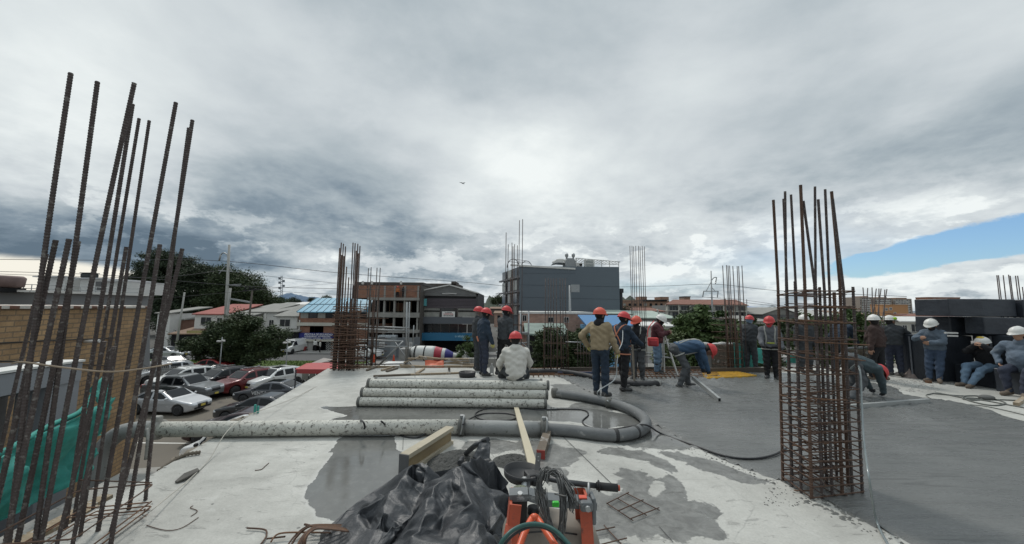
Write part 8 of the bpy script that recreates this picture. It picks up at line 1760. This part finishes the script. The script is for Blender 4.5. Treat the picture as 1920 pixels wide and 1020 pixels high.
# ---- the red engine frame with its wire bundle
def machine():
    Y = 1.9; t = thing('power_winch', 'red framed engine machine with grey crossbar at the bottom centre', 'machine', (at(1030, 1000, Y).x, Y, 0))
    red = mat('machine_red', (.40, .075, .035), .6, .3, 5, spot=(.16, .05, .035), sscale=8, sthr=.6); gr = mat('machine_grey', (.115, .125, .13), .55, .2, 6, spot=(.33, .34, .34), sscale=9, sthr=.6); blk = mat('machine_black', (.016, .016, .017), .5, .3, 7); tan = mat('dusty_tank', (.20, .175, .145), .75, .2, 4, spot=(.33, .30, .26), sscale=5)
    A = lambda x, y, Yq=Y: at(x, y, Yq)
    # side channels
    for x0, x1, x2, x3, lab in ((958, 950, 942, 938, 0), (1100, 1108, 1110, 1112, 1)):
        s = 1 if lab == 0 else -1
        def ch(m):
            top, bot = A(x0, 930), A(x2, 1030); bot.z = max(bot.z, .4); bot2 = bot + (bot - top) * 1.1; bot2.z = .0
            m.bar(top, bot2, .012, .16, up=(0, 1, 0)); 
            m.bar(top + Vector((s * .025, -.08, 0)), bot2 + Vector((s * .025, -.08, 0)), .05, .008, up=(0, 1, 0)); m.bar(top + Vector((s * .025, .08, 0)), bot2 + Vector((s * .025, .08, 0)), .05, .008, up=(0, 1, 0))
        part('side_channel', red, t, ch)
    part('gusset', red, t, lambda m: m.ext([A(948, 984, 1.82), A(962, 984, 1.82), A(958, 1040, 1.75), A(938, 1040, 1.75)], (0, .01, 0)))
    part('inner_plate', blk, t, lambda m: m.bar(A(972, 935, 1.95), A(966, 1060, 1.95), .09, .02))
    def xbar(m):
        a, b, c, d = A(955, 928), A(990, 926), A(1020, 936), A(1116, 943)
        for p, q in ((a, b), (b, c), (c, d)): m.bar(p, q, .075, .032)
    part('crossbar', gr, t, xbar); part('crossbar_end', gr, t, lambda m: (m.box(A(1098, 945, 1.83), (.06, .07, .045), bev=.012), m.box(A(1111, 952, 1.86), (.02, .08, .12), bev=.008)))
    part('bolt', steel, t, lambda m: m.lathe([(.012, 0), (.012, .012)], A(1102, 953, 1.75), 8, (0, -1, 0))); part('bolt', steel, t, lambda m: m.lathe([(.012, 0), (.012, .012)], A(975, 928, 1.80), 8, (0, -.3, 1)))
    part('warning_badge', mat('badge_red', (.6, .08, .04), .5), t, lambda m: m.box(A(1092, 932, 1.84), (.04, .03, .008), bev=.003)); part('green_button', mat('button_green', (.05, .55, .05), .4), t, lambda m: m.box(A(1042, 945, 1.80), (.032, .02, .024), bev=.006))
    def tank(m):
        f = Field([-.26, -.2, -.2], [.26, .2, .2], .014, .04); 
        for sx in (-.13, 0, .13): f.cone((sx, -.04, -.02), (sx, .06, -.02), .115, .115); f.cone((sx * .8, 0, -.1), (sx * .8, 0, -.16), .12, .12)
        V, Fc = surface_net(f.d, f.lo, f.h); c = A(1031, 1005, 2.0); m.add((V + np.array(c)).tolist(), Fc, 0, True)
    part('engine_tank', tan, t, tank); part('tank_seam', blk, t, lambda m: m.tube(smooth_path([A(978, 1000, 1.86), A(1030, 996, 1.84), A(1082, 1002, 1.86)], 4), .004, 5))
    part('tank_cap', blk, t, lambda m: m.lathe([(.03, 0), (.03, .03), (.02, .035)], A(1000, 962, 2.0), 14))
    ped = A(983, 905, 2.05); part('spindle', steel, t, lambda m: m.tube([A(984, 925, 1.98), A(984, 898, 2.05)], .02, 10)); part('spindle_post', blk, t, lambda m: m.bar(A(991, 926, 1.97), A(991, 893, 2.05), .018, .018))
    part('pan', blk, t, lambda m: m.lathe([(.0, 0), (.09, .0), (.104, .016), (.108, .046), (.103, .046), (.096, .018), (.0, .010)], A(980, 897, 2.12), 30, (.06, 0, 1)))
    part('hub', blk, t, lambda m: (m.box(A(1000, 893, 2.1), (.09, .08, .05), .3, bev=.012), m.box(A(1003, 902, 2.05), (.05, .05, .04), .5, bev=.012)))
    part('upright_strap', blk, t, lambda m: m.bar(A(1006, 892, 2.1), A(1010, 850, 2.2), .028, .012)); 
    for yy in (857, 864, 872): part('strap_hole', steel, t, lambda m: m.lathe([(.004, 0), (.004, .004)], A(1009.5, yy, 2.15), 8, (0, -1, 0)))
    part('long_bar', mat('bar_black', (.035, .036, .038), .45, .3, 8), t, lambda m: m.tube([A(1005, 893, 2.05), A(1060, 904, 2.0), A(1118, 911, 1.97)], .0135, 10)); part('grip', mat('grip_rubber', (.02, .02, .02), .8), t, lambda m: m.tube([A(1118, 911, 1.97), A(1158, 915, 1.96)], .019, 12)); part('grip_ring', blk, t, lambda m: m.lathe([(.012, 0), (.027, .002), (.027, .006), (.012, .008)], A(1121, 911, 1.96), 16, (1, .0, -.06)))
    part('grip_tip', red, t, lambda m: m.lathe([(.014, 0), (.014, .01)], A(1158, 915, 1.96), 10, (1, 0, -.06))); part('small_lever', steel, t, lambda m: m.tube([A(1103, 936, 1.86), A(1104, 905, 1.9)], .006, 6))
    part('grease', mat('grease', (.17, .19, .13), .5, .4, 30, bump=1, bscale=60), t, lambda m: m.sph(A(976, 917, 1.97), .035, 12, sc=(1.2, 1, .4)))
    part('handle', mat('handle_orange', (.62, .11, .045), .4, .12, 4), t, lambda m: m.tube(smooth_path([A(972, 1030, 1.55), A(983, 1000, 1.62), A(996, 974, 1.7), A(1002, 969, 1.7), A(1009, 974, 1.7), A(1028, 1003, 1.62), A(1046, 1030, 1.55)], 5), .0135, 12))
    return t
machine()
# tie wire bundle draped over the crossbar
wb = thing('tie_wire_bundle', 'looped bundle of dark tie wire draped over the red machine', 'wire bundle', at(1040, 900, 1.8)[:]); random.seed(81); wm = mat('tie_wire', (.13, .13, .125), .5, .3, 9, metal=.5)
for k in range(96):
    k = k * 60 / 96
    j = lambda s=1: Vector((random.gauss(0, .006) * s, random.gauss(0, .012) * s, random.gauss(0, .006) * s)); o = random.uniform(-5, 5)
    if k < 34: P = [at(1010 + o, 925, 1.78), at(1018 + o * .6, 890, 1.8), at(1028 + o * .5, 881, 1.82), at(1046 + o * .5, 890, 1.8), at(1062 + o, 915, 1.76), at(1066 + o * 1.6, 945 + random.uniform(-8, 12), 1.72)] if k < 16 else [at(1024 + o * .6, 900, 1.78), at(1030 + o * .5, 881 + abs(o) * .3, 1.8), at(1042 + o * .5, 885, 1.8), at(1052 + o * .8, 905, 1.76), at(1056 + o * .9, 960, 1.72), at(1052 + o * .6, 1000, 1.7), at(1043, 1008 + o * .4, 1.7), at(1034 + o * .5, 995, 1.7), at(1022 + o, 955, 1.73), at(1017 + o, 920, 1.76)]
    elif k < 50: P = [at(1027 + o * .5, 884, 1.8), at(1045 + o * .4, 886, 1.8), at(1062 + o, 903, 1.76), at(1074 + o * 1.2, 925, 1.73), at(1080 + o * 1.6, 944 + o, 1.71)]
    else: P = [at(1008 + o * .3, 920 + o, 1.77), at(1013 + o * .5, 945, 1.74), at(1028 + o, 975, 1.71), at(1046 + o * .6, 1004, 1.7)]
    mb = MB(); mb.tube(smooth_path([p_ + j() for p_ in P], 5), .0021, 4, cap=False); mb.build('wire', wm, wb, True)
mb = MB(); mb.tube(smooth_path([at(1040, 926, 1.74), at(1060, 930, 1.7), at(1062, 926, 1.74)], 4), .003, 5); mb.build('tie', wm, wb, True)
cable('green and black hose arching over the engine at the bottom edge', [at(x, y, Yq) for x, y, Yq in ((928, 1040, 1.5), (945, 1010, 1.52), (965, 992, 1.55), (992, 983, 1.58), (1020, 985, 1.58), (1045, 998, 1.55), (1075, 1030, 1.5))], .0085, mat('green_hose', (.015, .07, .06), .45, .2, 6), name='garden_hose', cat='hose')
cable('black cable running beside the green hose', [at(x, y, Yq) for x, y, Yq in ((936, 1040, 1.52), (952, 1012, 1.54), (972, 996, 1.57), (996, 987, 1.6), (1020, 989, 1.6), (1042, 1002, 1.57), (1066, 1032, 1.5))], .007, cable_m)
# clear level hose hanging in front of the stooping man
cable('clear plastic level hose drooping from the rebar column to the foreground', [at(1594, 692, 3.75), at(1606, 684, 3.7), at(1613, 700, 3.6), at(1616, 760, 3.5), at(1620, 830, 3.3), at(1630, 900, 3.0), onz(1643, 975, .05), onz(1665, 1022, .03), onz(1690, 1060, .03)], .0085, mat('clear_hose', (.20, .23, .23), .2, .15, 8, spec=.8), name='level_hose', cat='hose')
# teal netting before the grey clad building
sheet('safety_net', 'green safety net hung low across the grey clad building', 'safety net', [at(-60, 880, 3.1), at(215, 745, 4.5), at(150, 900, 4.3), at(-60, 1010, 3.0)], teal_net, .01, .16, 26, 2)
cable('rolled upper edge of the green safety net', [at(-60, 878, 3.08), at(20, 840, 3.4), at(90, 800, 3.85), at(150, 772, 4.2), at(178, 735, 4.45)], .028, teal_net, name='net_roll', cat='safety net')
sheet('safety_net', 'green net strip hanging beside the corner of the brick wall', 'safety net', [at(182, 722, 4.5), at(207, 704, 4.8), at(195, 815, 4.8), at(163, 842, 4.5)], teal_net, .01, .12, 20, 6)
# lumber and debris below the left deck edge
random.seed(91)
for i in range(6):
    s = -2.6 + i * .42; a = el(s, .75 + random.uniform(-.1, .1), -.30 + random.uniform(-.05, .08)); b_ = el(s + random.uniform(1.0, 1.6), .25 + random.uniform(-.2, .2), -.26 + random.uniform(-.05, .08))
    plankline('scaffold_plank', 'weathered plank %s below the left deck edge' % ['lowest of the jumble', 'beside the grey beam', 'under the rusty stirrups', 'leaning against the netting', 'with a splintered end', 'smeared with cement', 'half under the deck', 'lying crosswise', 'propped on the grey beam', 'near the pipe elbow', 'behind the pipe elbow'][i], 'plank', a, b_, random.uniform(.10, .18), .035, plank_m if i % 3 else plank_d)
sheet('debris_cloth', 'dirty folded sacking hanging over the edge beam by the pipe elbow', 'cloth', [el(2.2, .15, -.15), el(3.3, .10, -.10), el(3.4, .55, -.42), el(2.2, .65, -.5)], mat('dirty_sack', (.20, .175, .14), .95, .35, 6), .03, .16, 20, 12)
cable('thick frayed rope lying along the deck edge by the pipe elbow', [onz(x, y, z) for x, y, z in ((296, 884, -.05), (325, 864, .0), (350, 852, .03), (376, 848, .03))], [.016 + .009 * (i_ % 2) for i_ in range(25)], mat('rope', (.13, .11, .085), .95, .35, 12), name='rope', cat='rope')
